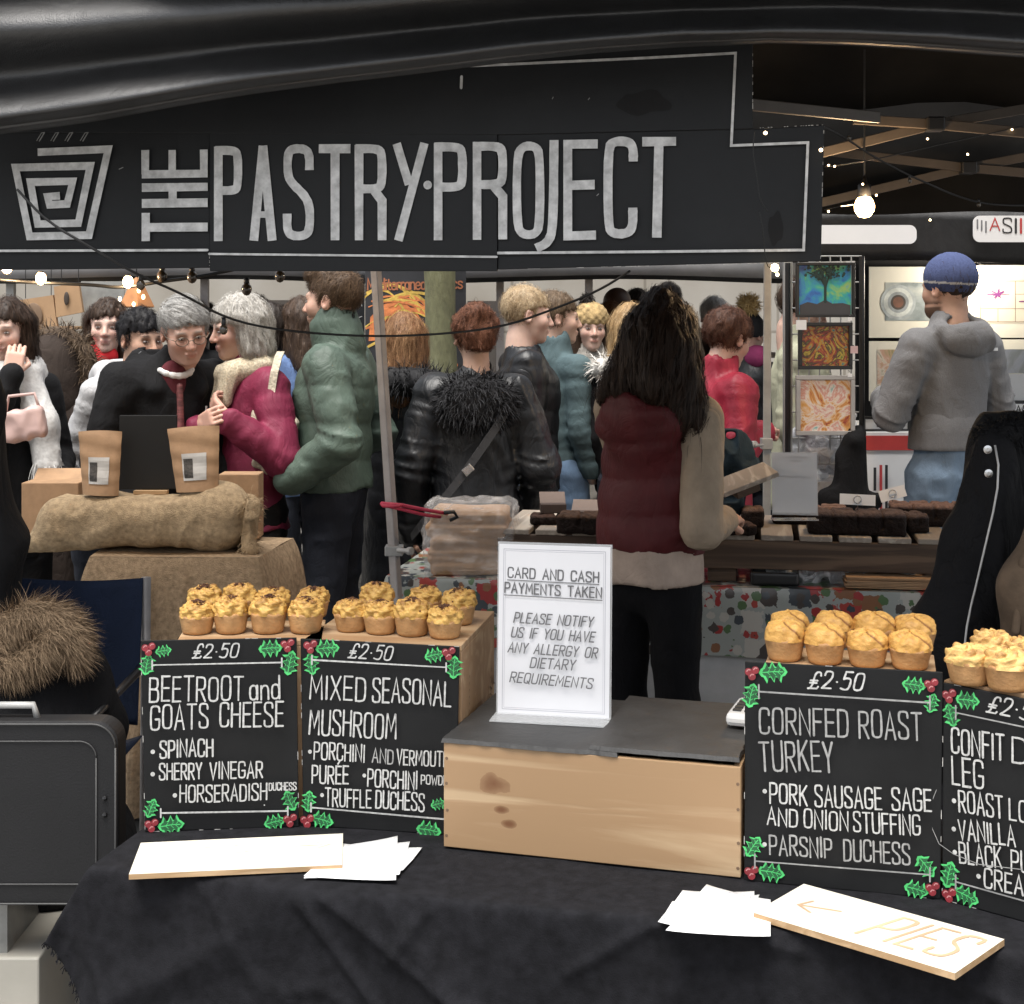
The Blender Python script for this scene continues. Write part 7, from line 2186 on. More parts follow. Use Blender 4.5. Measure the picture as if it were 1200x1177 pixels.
for i in range(n):
    w_ = PLN / n
    MB().span((w_ * i + .008, -.004, .1355), (w_ * i + w_ - .012, .47, .153)).build('slat', LW, pl_, bevel=.003)
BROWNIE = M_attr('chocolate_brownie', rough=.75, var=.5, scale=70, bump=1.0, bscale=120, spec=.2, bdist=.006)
def brownie(label, px, py, Z, w, dp, hh, nx, rz, sheen_topc=(.14, .085, .07), cnt=1):
    p = P(px, py, Z)
    o = thing('brownie_slab', label, 'brownie', (p.x, p.y, PZ + .0005), rz, 'brownie slabs on the pallet')
    d = SDF(); d.box((0, 0, hh / 2), (w / 2, dp / 2, hh / 2), .012, .004)
    def cuts(Q):
        e = 0
        for i in range(1, nx): e = np.maximum(e, np.exp(-((Q[..., 0] + w / 2 - w * i / nx + .004 * np.sin(Q[..., 1] * 40)) / .004) ** 2))
        e = np.maximum(e, np.exp(-((Q[..., 1]) / .004) ** 2))
        return .012 * e * (Q[..., 2] > hh * .35) - .006 * (vnoise(Q * 55) - .5) - .005 * (vnoise(Q * 120) - .5)
    d.fn(cuts, '+'); V, F = d.mesh(.0055)
    tp_ = np.clip((V[:, 2] - hh * .78) / (hh * .12), 0, 1)[:, None]  # top crust colour, raised further to stand in for sheen
    mesh_np('slab', V, F, BROWNIE, o, True, np.array((.014, .007, .005)) * (1 - tp_) + np.array(sheen_topc) * tp_)
    return o
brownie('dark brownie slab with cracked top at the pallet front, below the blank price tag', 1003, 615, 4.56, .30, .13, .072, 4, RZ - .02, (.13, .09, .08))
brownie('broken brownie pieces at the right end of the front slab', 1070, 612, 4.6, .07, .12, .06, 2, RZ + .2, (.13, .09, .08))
brownie('long pinkish, sheen-tinted brownie slab at the back right of the pallet', 1092, 600, 4.74, .27, .12, .072, 4, RZ, (.28, .18, .15))
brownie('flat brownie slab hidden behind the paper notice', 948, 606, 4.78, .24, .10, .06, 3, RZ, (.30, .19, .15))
brownie('sheen-tinted brownie piece left of the paper notice', 882, 606, 4.72, .07, .10, .062, 1, RZ, (.20, .125, .095))
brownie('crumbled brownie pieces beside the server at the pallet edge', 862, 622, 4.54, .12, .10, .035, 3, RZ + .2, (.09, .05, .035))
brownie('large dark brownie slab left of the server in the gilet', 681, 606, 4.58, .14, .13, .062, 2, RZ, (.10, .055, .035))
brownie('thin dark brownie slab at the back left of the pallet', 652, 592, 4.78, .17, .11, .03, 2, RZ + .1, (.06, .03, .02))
def dark_box(label, px, py, Z, sz, z, rz):
    p = P(px, py, Z); o = thing('cake_box', label, 'box', (p.x, p.y, z), rz)
    MB().span((-sz[0] / 2, -sz[1] / 2, 0), (sz[0] / 2, sz[1] / 2, sz[2])).build('box_body', M('dark_brown_card', (.05, .03, .022), rough=.6), o, bevel=.002)
    MB().box((0, sz[1] * .45, sz[2] + .012), (sz[0], .07, .003), Euler((.5, 0, 0)).to_matrix()).build('lid', M('brown_card_lid', (.13, .09, .07), rough=.6), o)
dark_box('small open dark cake box on the brownies left of the server', 648, 585, 4.80, (.085, .07, .03), PZ + .034, RZ + .2)
dark_box('dark flat cake box behind the slab left of the server', 692, 580, 4.90, (.13, .06, .025), PZ + .001, RZ)
def price_tag(label, px, py, Z, w, hh, tilt, z):
    p = P(px, py, Z); o = thing('price_tag', label, 'price tag', (p.x, p.y, z), RZ)
    q = [Vector((math.cos(a), 0, math.sin(a))) * .012 + Vector((0, -.004, .030)) for a in [k * .4 for k in range(16)]]
    MB().tube([(0, 0, -.01), (0, -.002, .017)] + q, .0016, 6).build('wire_clip', STEEL, o, smooth=True)
    MB().box((0, .001, .030), (w, .0012, hh), Euler((-.25, -tilt, 0)).to_matrix()).build('card', PAPER, o)
price_tag('tilted white price tag in a wire ring on the back right brownie slab', 1046, 590, 4.74, .085, .038, .28, PZ + .072)
price_tag('blank white price tag in a wire ring on the front brownie slab', 1005, 588, 4.58, .11, .034, -.03, PZ + .072)
nt_ = thing('menu_holder', 'clear stand with a white paper notice seen from behind on the brownie pallet', 'sign', P(906, 601, 4.52))
f_ = Frame(P(906, 601, 4.52), P(957, 602, 4.48) - P(906, 601, 4.52), (0, 0.05, 1)); ww = 51 * 4.5 / FPX; h2 = 70 * 4.5 / FPX
rel(MB().slab([(0, 0), (ww, 0), (ww, h2), (0, h2)], .001, f_), nt_).build('paper', M('dim_white_paper', (.8, .78, .77), rough=.7, var=.05), nt_)
rel(MB().slab([(-.003, -.006), (ww + .003, -.006), (ww + .003, h2 + .003), (-.003, h2 + .003)], .002, f_, 0, .0015), nt_).build('clear_front', CLEAR, nt_)
ik = Ink(f_, .0012)
for y, x0, x1 in ((h2 * .92, .2, .8), (h2 * .87, .4, .65), (h2 * .60, .15, .85)):
    x = x0
    while x < x1: ik.stroke([(ww * x, y), (ww * (x + .025), y + .003)], .0035, False, 0); x += .05
rel(ik.mb, nt_); ik.build('show_through', M('faint_reverse_print', (.45, .43, .42), rough=.7), nt_)
b_ = P(930, 606, 4.50); MB().box(b_ - nt_.location + Vector((0, -.015, -.005)), (.14, .05, .003)).build('clear_foot', CLEAR, nt_)
# things on the table below the pallet
pd = thing('paper_pad', 'stack of brown kraft sheets lying on the printed cloth at the right', 'paper stack', P(1044, 688, 4.42), RZ)
mb = MB()
for i in range(7): mb.box((random.uniform(-.006, .006), random.uniform(-.006, .006), .004 + .005 * i), (.27, .13, .0035), Euler((0, 0, random.uniform(-.05, .05))).to_matrix())
mb.build('sheets', KRAFT, pd); pd.location.z = RTZ + .004
pd.location = rpt((pd.location - Vector((RA.x, RA.y, 0))).dot(RD), .0, 0) + Vector((0, 0, RTZ + .003)) + RN * .08
bt = thing('black_tray', 'black plastic tray on the printed cloth below the pallet', 'tray', rpt((P(908, 690, 4.45) - RA).dot(RD), .07, RTZ + .003), RZ)
d = SDF(); d.box((0, 0, .022), (.075, .05, .022), .008); d.box((0, 0, .03), (.068, .043, .022), .006, .003, None, 's'); V, F = d.mesh(.005); mesh_np('tray_body', V, F, PLASTIC, bt)
for i, (px, s_) in enumerate(((930, 1.0), (985, 1.3), (1080, .9))):
    fb_ = thing('film_wrap', ('crumpled clear film left of the kraft sheets', 'larger crumple of clear film behind the black tray', 'crumpled clear film right of the kraft sheets')[i], 'plastic film', rpt((P(px, 690, 4.5) - RA).dot(RD), .18, RTZ + .003), RZ)
    d = SDF(); d.ell((0, 0, .035), (.09 * s_, .07, .04), .02); d.fn(lambda Q: -.03 * ridge(Q * 22 + i) - .012 * ridge(Q * 50), '+'); V, F = d.mesh(.008); mesh_np('film', V, F, M_clear('milky_film', (.75, .76, .78), .15, .45, wrinkle=.8), fb_)
# wrapped paper bags at the left end
pb = thing('paper_bags', 'thick stack of kraft paper bags wrapped in clear film on the rear counter', 'paper bags', rpt(.25, .15, RTZ + .003), RZ + .12)
mb = MB()
d = SDF()
for i in range(5): d.box((random.uniform(-.008, .008), 0, .022 + .040 * i), (.125 + random.uniform(-.006, .004), .10, .020), .010, .004, rot3(random.uniform(-.04, .04), 0, .02 * (i - 2)))
d.fn(lambda Q: -.008 * vnoise(Q * np.array((12, 12, 60), np.float32)) - .004 * ridge(Q * np.array((4, 4, 110), np.float32)), '+'); V, F = d.mesh(.005); mesh_np('bags', V, F, KRAFT, pb)
d = SDF(); d.box((0, 0, .107), (.140, .118, .108), .03); d.fn(lambda Q: -.018 * ridge(Q * 12) - .008 * ridge(Q * 31), '+'); V, F = d.mesh(.009); mesh_np('wrap', V, F, FILM, pb)
# red bungee
bg_ = thing('bungee_cord', 'red elastic bungee hooked round the leaning post', 'bungee', P(457, 592, 4.45))
o0 = bg_.location
REDB = M('red_elastic', (.48, .03, .07), rough=.5)
for pts in (((447, 590, 4.43), (470, 592, 4.40), (500, 598, 4.42), (524, 602, 4.46)), ((449, 592, 4.44), (475, 598, 4.40), (500, 604, 4.42), (516, 606, 4.46)), ((447, 590, 4.43), (449, 593, 4.42), (463, 594, 4.36), (470, 592, 4.40))):
    MB().tube([P(*q) - o0 for q in pts], .0055, 8).build('cord', REDB, bg_, smooth=True)
MB().tube([P(*q) - o0 for q in ((520, 601, 4.45), (532, 600, 4.46), (536, 606, 4.47), (527, 610, 4.47))], .006, 8).build('hook', PLASTIC, bg_, smooth=True)
# the wooden tray held by the server
tr_ = thing('wooden_tray', 'rustic wooden plank tray held up by the server at the pallet', 'tray', P(872, 562, 4.46))
MB().box((0, 0, 0), (.19, .10, .016), (Euler((0.25, -.32, .25)).to_matrix())).build('plank', LW, tr_, bevel=.003)
MB().box((.0, .0, -.025), (.08, .06, .03), (Euler((0.25, -.32, .25)).to_matrix())).build('handle_block', DW, tr_, bevel=.003)
dcl = thing('dark_cloth', 'crumpled dark teal cloth behind the wooden tray', 'cloth', P(855, 535, 4.75))
d = SDF(); d.ell((0, 0, 0), (.055, .05, .07), .02); d.ell((.02, 0, -.05), (.06, .05, .04), .03); d.fn(lambda Q: -.03 * ridge(Q * 17), '+'); d.cap((0, 0, -.08), (0, 0, -.145), .045, .045, .02); V, F = d.mesh(.008); mesh_np('folds', V, F, cloth('dark_teal_cloth', (.012, .025, .035)), dcl)

# ---- far stall behind: dark table, red pot, pale counter
q = [(P(655, 520, 7.4).x, 7.4), (P(860, 520, 7.4).x, 7.4), (P(860, 520, 7.4).x, 8.1), (P(655, 520, 7.4).x, 8.1)]
clothbox('dark_tablecloth', 'charcoal cloth over the far table beside the man in the teal jumper', q, P(0, 503, 7.4).z, .03, cloth('charcoal_cloth', (.035, .036, .042)), 'tablecloth', hemw=.02, seed=5)
cd = thing('notice_card', 'small white card with a dark emblem pinned on the charcoal cloth', 'sign', P(677, 559, 7.33))
MB().box((0, 0, 0), (.066, .004, .048)).build('card', PAPER, cd); q = MB().lathe((0, 0, 0), [(.012, 0), (.012, .002)], 14).build('emblem', DOV, cd); q.rotation_euler = (R(90), 0, 0); q.location = (.0, -.0022, -.004)
rp = thing('red_pot', 'small red enamel pot on the far charcoal table', 'pot', P(676, 502, 7.5)); rp.location.z = P(0, 503, 7.4).z + .004
MB().lathe((0, 0, 0), [(.02, 0), (.038, .012), (.042, .04), (.03, .065), (.032, .075), (.028, .08)], 20).build('pot_body', M('red_enamel', (.5, .04, .02), rough=.25), rp, smooth=True)
MB().tube([(.038, 0, .02), (.065, 0, .04), (.035, 0, .062)], .006, 8).build('handle', M('yellow_enamel', (.6, .35, .05), rough=.3), rp, smooth=True)
pc_ = thing('plywood_counter', 'plain plywood counter box behind the woman in the red jacket', 'counter', P(856, 600, 7.9)); pc_.location.z = 0
zt = P(0, 413, 7.9).z
MB().span((0, 0, 0), (.22, .35, zt - .03)).build('panel', M_wood('dull_plywood', (.25, .19, .14), (.19, .14, .10), 0, .5), pc_); MB().span((-.02, -.03, zt - .03), (.24, .38, zt)).build('top', LW, pc_)

# ---- print stall at the right
as_ = thing('gazebo', 'black gazebo of the print stall at the right, white badges on its valance', 'gazebo', (0, 6.2, 0))
o0 = Vector((0, 6.2, 0))
def vz(py): return P(0, py, 6.2).z
MB().grid(lambda u, v: (1.2 + 3.6 * u, .015 * math.sin(u * 25) * (1 - v), vz(308) + .01 * math.sin(u * 13) + (vz(248) - vz(308)) * v), 50, 5).build('valance', CANVAS, as_, smooth=True, thick=.004)
MB().grid(lambda u, v: (1.2 + 3.6 * u, 0 + 2.6 * v, vz(247) + .55 * (1 - abs(2 * v - 1))), 30, 8).build('roof', CANVAS_IN, as_, smooth=True, thick=.004)
MB().span((1.19, .02, 0), (1.215, 2.6, vz(247))).build('side_sheet', CANVAS_IN, as_) if False else None
BADGE = M('white_vinyl', (.82, .82, .82), rough=.4, var=.02)
for (x0, x1, y0, y1) in ((955, 1074, 264, 286), (1140, 1262, 253, 284)):
    f_ = Frame(P(x0, y1, 6.16), (1, 0, 0), (0, 0, 1)); w = (x1 - x0) * 6.16 / FPX; hh = (y1 - y0) * 6.16 / FPX
    f_.n = Vector((0, -1, 0))
    out = [(r_[0] + w / 2, r_[1]) for r_ in rrect(-w / 2, w / 2, 0, hh, .03)]
    mb = MB().slab(out, .003, f_); mb.v = [tuple(Vector(v) - o0) for v in mb.v]; mb.build('badge', BADGE, as_)
    if x0 > 1100:
        ik = Ink(f_, .0045)
        for i, x in enumerate((1145, 1150, 1155)): ik.linepx([(x, 258 + i), (x, 266 - (2 - i) * 2 + 6)], 1.8, 0)
        ik.textpx('A', 1160, 270, 1171, 270, 14, 1.8, 1); ik.textpx('S', 1175, 273, 1185, 273, 17, 2.0, 2)
        for i, x in enumerate((1190, 1196, 1202)): ik.linepx([(x, 257), (x, 273)], 2.6, (2, 1, 0)[i])
        ik.mb.v = [tuple(Vector(v) - o0) for v in ik.mb.v]
        ik.build('lettering', [M('slate_grey_ink', (.16, .16, .17)), M('red_ink', (.5, .05, .05)), M('black_ink', (.02, .02, .022))], as_)
for px, Z in ((923, 6.05),):
    x = P(px, 400, Z).x; MB().span((x - .018, Z - 6.2 - .018, 0), (x + .018, Z - 6.2 + .018, vz(250))).build('post', ALU, as_, bevel=.004)
# back wall of boards
WZ = 7.5
w0, w1 = P(1016, 400, WZ).x, P(1420, 400, WZ).x
pw = thing('display_wall', 'black display wall of the print stall holding the mounted prints', 'display wall', (w0, WZ, 0))
MB().span((-.05, 0.02, 0), (w1 - w0, .05, vz(260))).build('panel', M('black_felt_panel', (.012, .012, .013), rough=.95), pw)
MOUNT = M('cream_mount', (.62, .61, .54), rough=.8, var=.03)
def abstract(name, cols, scale=3.0, dist=2.5, seed=0, circ=False):
    m, nt, b = _base(name)
    v = _coord(nt)
    mp = nt.nodes.new('ShaderNodeMapping'); mp.inputs['Location'].default_value = (seed, seed * .7, seed * .3); nt.links.new(v, mp.inputs['Vector'])
    n = _tex(nt, 'ShaderNodeTexNoise', scale, mp.outputs[0], Detail=6.0, Distortion=dist, Roughness=.6)
    mr = nt.nodes.new('ShaderNodeMapRange'); mr.inputs['From Min'].default_value = .28; mr.inputs['From Max'].default_value = .72; nt.links.new(n.outputs['Fac'], mr.inputs['Value'])
    k = len(cols)
    nt.links.new(_ramp(nt, mr.outputs[0], [(i / (k - 1), c) for i, c in enumerate(cols)]), b.inputs['Base Color'])
    b.inputs['Roughness'].default_value = .35
    return m
def framed(name, label, x0, x1, y0, y1, Z, border, fmat, pic, fw=.02, group=None, cat='picture', mount=None, extra=None, tilt=0):
    a = P(x0, y1, Z); b = P(x1, y0, Z); w, hh = b.x - a.x, b.z - a.z
    o = thing(name, label, cat, a, 0, group); o.rotation_euler = (0, tilt, 0)
    fr = MB()
    if fw:
        fr.span((0, -.02, 0), (w, 0, fw)); fr.span((0, -.02, hh - fw), (w, 0, hh)); fr.span((0, -.02, fw), (fw, 0, hh - fw)); fr.span((w - fw, -.02, fw), (w, 0, hh - fw)); fr.build('frame', fmat, o, bevel=.002)
    if mount: MB().span((fw, -.008, fw), (w - fw, -.002, hh - fw)).build('mount', mount, o)
    px0, px1, pz0, pz1 = border
    MB().span((w * px0, -.0105 if mount else -.008, hh * pz0), (w * px1, -.0085 if mount else -.001, hh * pz1)).build('picture', pic, o)
    if extra: extra(o, w, hh)
    return o
def planet(o, w, hh):
    c = ((.30, .50), .46 * hh * .5); cx_, cz_ = w * .36, hh * .50
    for i, (r, mm) in enumerate(((.40, (.30, .34, .36)), (.33, (.42, .46, .46)), (.24, (.22, .25, .27)), (.17, (.05, .04, .035)), (.12, (.13, .06, .04)))):
        q = MB().lathe((0, 0, 0), [(r * hh * .62, 0), (r * hh * .62, .0006)], 30).build('painted_ring', M('print_tone_%s' % 'abcde'[i], mm, rough=.5, var=.4, scale=12), o)
        q.rotation_euler = (R(90), 0, 0); q.location = (cx_, -.0108 - .0008 * i, cz_)
framed('mounted_print', 'wide mounted print of a dark round swirl at the upper left of the print wall', 1018, 1112, 313, 396, 7.45, (.20, .86, .24, .78), None, abstract('grey_swirl_print', [(.10, .13, .14), (.25, .29, .30), (.40, .42, .40)], 5, 1, 2), 0, 'mounted prints', mount=MOUNT, extra=planet)
def splash(o, w, hh):
    f = Frame((0, -.0112, 0), (1, 0, 0), (0, 0, 1)); f.n = Vector((0, -1, 0)); ik = Ink(f, .0004)
    for p0, p1 in (((.22, .22), (.22, .78)), ((.22, .78), (.62, .78)), ((.62, .78), (.62, .22)), ((.62, .22), (.22, .22)), ((.50, .22), (.50, .78)), ((.50, .40), (.62, .40)), ((.50, .60), (.62, .60)), ((.22, .40), (.50, .40)), ((.36, .22), (.36, .40))):
        ik.stroke([(w * p0[0], hh * p0[1]), (w * p1[0], hh * p1[1])], .003, False, 0)
    rr = random.Random(9)
    for i in range(40):
        a = rr.uniform(0, 6.28); l = rr.uniform(.02, .10)
        ik.stroke([(w * .36, hh * .60), (w * .36 + math.cos(a) * l * w * .9, hh * .60 + math.sin(a) * l * hh * .8)], rr.uniform(.002, .008), False, 1)
    for x in (.56, .56, .56): ik.stroke([(w * .53, hh * .50), (w * .59, hh * .50)], .006, False, 1)
    ik.build('print_marks', [M('print_brown_line', (.20, .15, .11)), M('purple_ink', (.16, .03, .16))], o)
framed('mounted_print', 'mounted print of a purple splash in a ruled grid, upper right of the print wall', 1116, 1262, 311, 396, 7.45, (.20, .64, .20, .80), None, M('cream_print_paper', (.58, .54, .46), rough=.8, var=.05), 0, 'mounted prints', mount=MOUNT, extra=splash)
framed('mounted_print', 'mounted print of swirling ochre rocks at the lower left of the print wall', 1018, 1112, 400, 470, 7.45, (.10, .80, .16, .86), None, abstract('ochre_print', [(.03, .03, .03), (.30, .26, .14), (.42, .26, .20), (.5, .46, .40), (.10, .12, .08)], 5, 3, 5), 0, 'mounted prints', mount=MOUNT)
framed('mounted_print', 'mounted dark landscape print at the lower right of the print wall', 1150, 1262, 398, 470, 7.45, (.18, .62, .18, .84), None, abstract('dark_land_print', [(.10, .13, .17), (.16, .18, .22), (.05, .06, .03)], 4, 1, 8), 0, 'mounted prints', mount=MOUNT)
tl_ = thing('wall_lamp', 'lit warm lamp above the prints at the right', 'lamp', P(1149, 316, 7.3))
MB().ball((0, 0, 0), (.03, .03, .02), 12).build('bulb', M_emit('warm_lamp_glass', (1, .75, .45), 12), tl_, smooth=True); MB().tube([(0, .12, .04), (0, .05, .05), (0, 0, .02)], .008, 8).build('arm', PLASTIC, tl_, smooth=True)
lamp_light('lamp_light', (0, -.12, -.03), 9, .05, (1, .88, .72), tl_)
# table of the print stall
tx0, tx1 = P(1006, 510, 6.5).x, P(1420, 510, 6.5).x
TAZ = P(0, 508, 6.5).z
asq = [(tx0, 6.5), (tx1, 6.5), (tx1, 7.3), (tx0, 7.3)]
wc = clothbox('white_tablecloth', 'white cloth with red edge and black and red bars on the print stall table', asq, TAZ, .05, M('white_cloth', (.78, .78, .78), rough=.8, var=.03), 'tablecloth', hemw=.005, r=.004, seed=6)
rb = MB().span((tx0 - .004, 6.489, TAZ - .075), (tx1, 6.4935, TAZ - .01)); rb.v = [tuple(Vector(v) - wc.location) for v in rb.v]; rb.build('red_edge', M('red_cloth', (.5, .05, .045), rough=.8), wc)
bm = [MB(), MB()]
for x, c, h0, h1 in ((1025, 0, 548, 575), (1032, 1, 545, 600), (1038.5, 0, 545, 600), (1090, 1, 548, 640), (1097, 0, 548, 640), (1150, 0, 548, 620), (1158, 1, 548, 640)):
    p0, p1 = P(x - 1.5, h1, 6.48), P(x + 1.5, h0, 6.48); bm[c].span((p0.x, 6.474, p0.z), (p1.x, 6.4775, p1.z))
for i, (mb, mm) in enumerate(zip(bm, (MATS['black_ink'], MATS['red_ink']))):
    mb.v = [tuple(Vector(v) - wc.location) for v in mb.v]; mb.build('printed_bars', mm, wc)
def print_box(label, x0, x1, y0, y1, Z, lid):
    a, b = P(x0, y1, Z), P(x1, y0, Z); o = thing('print_box', label, 'box', (a.x, Z, TAZ + .004), 0, 'print boxes on the white table')
    w, hh = b.x - a.x, max(.1, b.z - TAZ - .004)
    MB().span((0, 0, 0), (w, .20, hh)).build('box_body', M('black_box_card', (.015, .015, .016), rough=.5), o, bevel=.003)
    f = Frame((0, -.001, 0), (1, 0, 0), (0, 0, 1)); f.n = Vector((0, -1, 0))
    MB().slab([(w * .12, hh * .22), (w * .93, hh * .22), (w * .93, hh * .50), (w * .12, hh * .50)], .0012, f).slab([(w * .12, hh * .56), (w * .93, hh * .56), (w * .93, hh * .90), (w * .12, hh * .90)], .0012, f).build('label_paper', PAPER, o)
    MB().slab([(w * .12, hh * .505), (w * .93, hh * .505), (w * .93, hh * .555), (w * .12, hh * .555)], .0016, f).build('red_stripe', MATS['red_ink'], o)
    ik = Ink(f, .0016)
    if lid:
        for i in range(3): ik.stroke([(w * (.16 + .04 * i), hh * .62), (w * (.16 + .04 * i), hh * .84)], w * .022, False, 0); ik.stroke([(w * (.80 + .04 * i), hh * .62), (w * (.80 + .04 * i), hh * .84)], w * .022, False, (1, 0, 0)[i])
        ik.text('AS', (w * .36, hh * .62), (w * .70, hh * .62), hh * .22, w * .03, 0)
    else:
        ik.text('Shaw', (w * .3, hh * .74), (w * .88, hh * .74), hh * .12, w * .02, 0) if 'k' in G else None
        ik.text('collection', (w * .2, hh * .60), (w * .90, hh * .60), hh * .10, w * .016, 0)
    x = .16
    while x < .88: ik.stroke([(w * x, hh * .42), (w * (x + .03), hh * .42)], hh * .03, False, 0); x += .055
    ik.build('lettering', [MATS['black_ink'], MATS['red_ink']], o)
    for i in range(5): MB().box((w / 2, .04 + .03 * i, hh + .06), (w * .9, .004, .12), Euler((-.12, 0, 0)).to_matrix()).build('sleeved_print', MATS['cream_mount'] if i % 2 else PAPER, o)
print_box('black print box with two-line white label at the right of the bearded man', 1150, 1172, 472, 505, 6.62, False)
print_box('black print box with striped emblem label at the right photo edge', 1176, 1216, 470, 505, 6.60, True)
framed('framed_print', 'small black-framed print leaning on the white table left of the bearded man', 1033, 1062, 458, 500, 6.9, (.2, .8, .2, .8), PLASTIC, abstract('pale_grey_print', [(.3, .32, .3), (.55, .55, .53), (.7, .7, .7)], 6, 1, 3), .02, mount=PAPER)
framed('framed_print', 'wide black-framed print lying at the front of the white table', 1010, 1066, 488, 506, 6.62, (.3, .7, .3, .7), PLASTIC, abstract('dark_small_print', [(.06, .06, .06), (.3, .3, .28)], 6, 1, 4), .012, mount=PAPER)
# art rack with three paintings
rk = thing('art_rack', 'wire grid rack holding three bright paintings at the edge of the print stall', 'rack', (P(925, 400, 6.0).x, 6.0, 0))
ax0 = P(925, 400, 6.0).x; gw = P(1012, 400, 6.0).x - ax0
z0_, z1_ = P(0, 545, 6.0).z, P(0, 300, 6.0).z
for x in (0, gw): MB().tube([(x, .03, 0), (x, .03, z1_)], .012, 8).build('upright', PLASTIC, rk)
for i in range(1, 7): MB().tube([(gw * i / 7, .03, z0_), (gw * i / 7, .03, z1_)], .003, 6).build('wire', ALU, rk)
for i in range(9): MB().tube([(0, .034, z0_ + (z1_ - z0_) * i / 8), (gw, .034, z0_ + (z1_ - z0_) * i / 8)], .003, 6).build('wire', ALU, rk)
def tree_paint(o, w, hh):
    f = Frame((0, -.0090, 0), (1, 0, 0), (0, 0, 1)); f.n = Vector((0, -1, 0)); ik = Ink(f, .0004); rr = random.Random(4)
    ik.poly([(w * x, hh * y) for x, y in ((.07, .05), (.93, .05), (.93, .22), (.8, .26), (.62, .25), (.5, .32), (.36, .24), (.2, .28), (.07, .22))], 0)
    ik.stroke([(w * .5, hh * .28), (w * .5, hh * .72)], w * .045, False, 1)
    for i in range(16):
        a = rr.uniform(.35, 2.8); l = rr.uniform(.15, .4)
        ik.stroke([(w * .5, hh * rr.uniform(.5, .68)), (w * (.5 + .5 * l * math.cos(a)), hh * (.68 + .4 * l * math.sin(a))), (w * (.5 + l * math.cos(a)), hh * min(.95, .70 + .7 * l * math.sin(a)))], w * .014, False, 1)
    for i in range(110):
        x, y = rr.gauss(.5, .16), rr.gauss(.84, .07)
        if .08 < x < .92 and y < .95: ik.disc((w * x, hh * y), w * rr.uniform(.012, .03), 1, 7)
    ik.build('painted_tree', [M('grey_hill_paint', (.05, .05, .055), rough=.5), M('dark_leaf_paint', (.01, .035, .03), rough=.5)], o)
framed('painting', 'painting of a dark tree on blue and green, top of the rack of three', 932, 1001, 308, 372, 5.94, (.06, .94, .05, .96), PLASTIC, abstract('blue_green_paint', [(.03, .05, .30), (.03, .20, .50), (.05, .40, .30), (.30, .48, .12), (.05, .30, .55)], 7, 1.5, 1), .012, 'paintings on the rack', 'painting', extra=tree_paint)
framed('painting', 'dark abstract painting of gold, teal and red, middle of the rack of three', 935, 998, 378, 433, 5.94, (.06, .94, .05, .95), PLASTIC, abstract('gold_teal_paint', [(.02, .02, .03), (.04, .20, .22), (.45, .25, .02), (.30, .04, .03), (.02, .03, .02), (.50, .36, .05), (.10, .16, .03)], 11, 3.5, 4), .015, 'paintings on the rack', 'painting')
framed('painting', 'silver-framed abstract painting of white, orange and turquoise, lowest on the rack', 932, 1001, 440, 510, 5.93, (.06, .94, .05, .95), M('silver_frame', (.42, .40, .38), rough=.35, metal=.4), abstract('fiery_paint', [(.03, .02, .02), (.45, .08, .03), (.75, .38, .10), (.85, .75, .65), (.70, .30, .22), (.85, .8, .72), (.05, .38, .36)], 8, 2.6, 9), .018, 'paintings on the rack', 'painting')
for i, (x, y) in enumerate(((939, 381), (1001, 410), (996, 374), (996, 440))): 
    q = thing('price_sticker', ('white price card at the upper left of the middle painting', 'small pink price card at the right of the middle painting', 'tiny white price card under the tree painting', 'tiny white price card at the top of the silver-framed painting')[i], 'price tag', P(x, y, 5.90))
    MB().box((0, 0, 0), ((.042, .03, .018, .018)[i], .002, (.04, .03, .014, .014)[i])).build('card', PAPER if i != 1 else M('pink_card', (.6, .42, .42), rough=.7), q)
    MB().tube([(0, .0, .015), (0, .03, .018)], .0015, 5).build('pin', STEEL, q)
# bags below the rack
bgk = thing('black_bag', 'black cloth bag hanging beside the white table', 'bag', P(1000, 512, 5.9))
d = SDF(); d.cap((.0, 0, -.02), (-.02, 0, -.26), .04, .095, .03, ((0, 1, 0), .6)); d.box((-.02, 0, -.30), (.115, .05, .08), .03, .03); d.cap((0, 0, -.02), (.03, .03, .01), .03, .02, .02); d.fn(lambda Q: -.018 * ridge(Q * np.array((14, 14, 5), np.float32)), '+'); V, F = d.mesh(.008); mesh_np('bag_body', V, F, BLACKW, bgk)
MB().tube([(-.02, 0, 0), (.0, .05, .05), (.03, 0, 0)], .008, 8).build('handle', BLACKW, bgk, smooth=True)
MILK = M_clear('translucent_bag', (.72, .73, .76), .25, .25, wrinkle=.6)
for i, (x, y, r, lab) in enumerate(((953, 520, .075, 'translucent carrier bag with a blue knot under the lowest painting'), (985, 528, .08, 'pale crumpled carrier bag between the paintings and the black bag'), (962, 575, .15, 'large clear plastic sack behind the paper notice'))):
    q = thing('plastic_bag', lab, 'bag', P(x, y, 6.1 + .1 * i)); d = SDF(); d.ell((0, 0, 0), (r, r * .8, r * 1.1), .02); d.cap((0, 0, r), (r * .3, 0, r * 1.6), r * .4, r * .12, .04)
    d.fn(lambda Q: -.035 * ridge(Q * 11 + i * 3) - .012 * ridge(Q * 28), '+')
    if y < 570: pass
    V, F = d.mesh(.01); mesh_np('bag_body', V, F, MILK, q)
    d = SDF(); d.ell((-.02, -r * .5, r * .2), (r * .35, r * .3, r * .35), .01); d.fn(lambda Q: -.02 * ridge(Q * 25), '+'); V, F = d.mesh(.008); mesh_np('contents', V, F, cloth('dark_blue_contents', (.05, .05, .16)) if i == 0 else PAPER, q)
bn_ = thing('storage_tub', 'stacked storage crates under the carrier bags beside the rack', 'tub', (P(962, 600, 6.3).x, 6.35, 0))
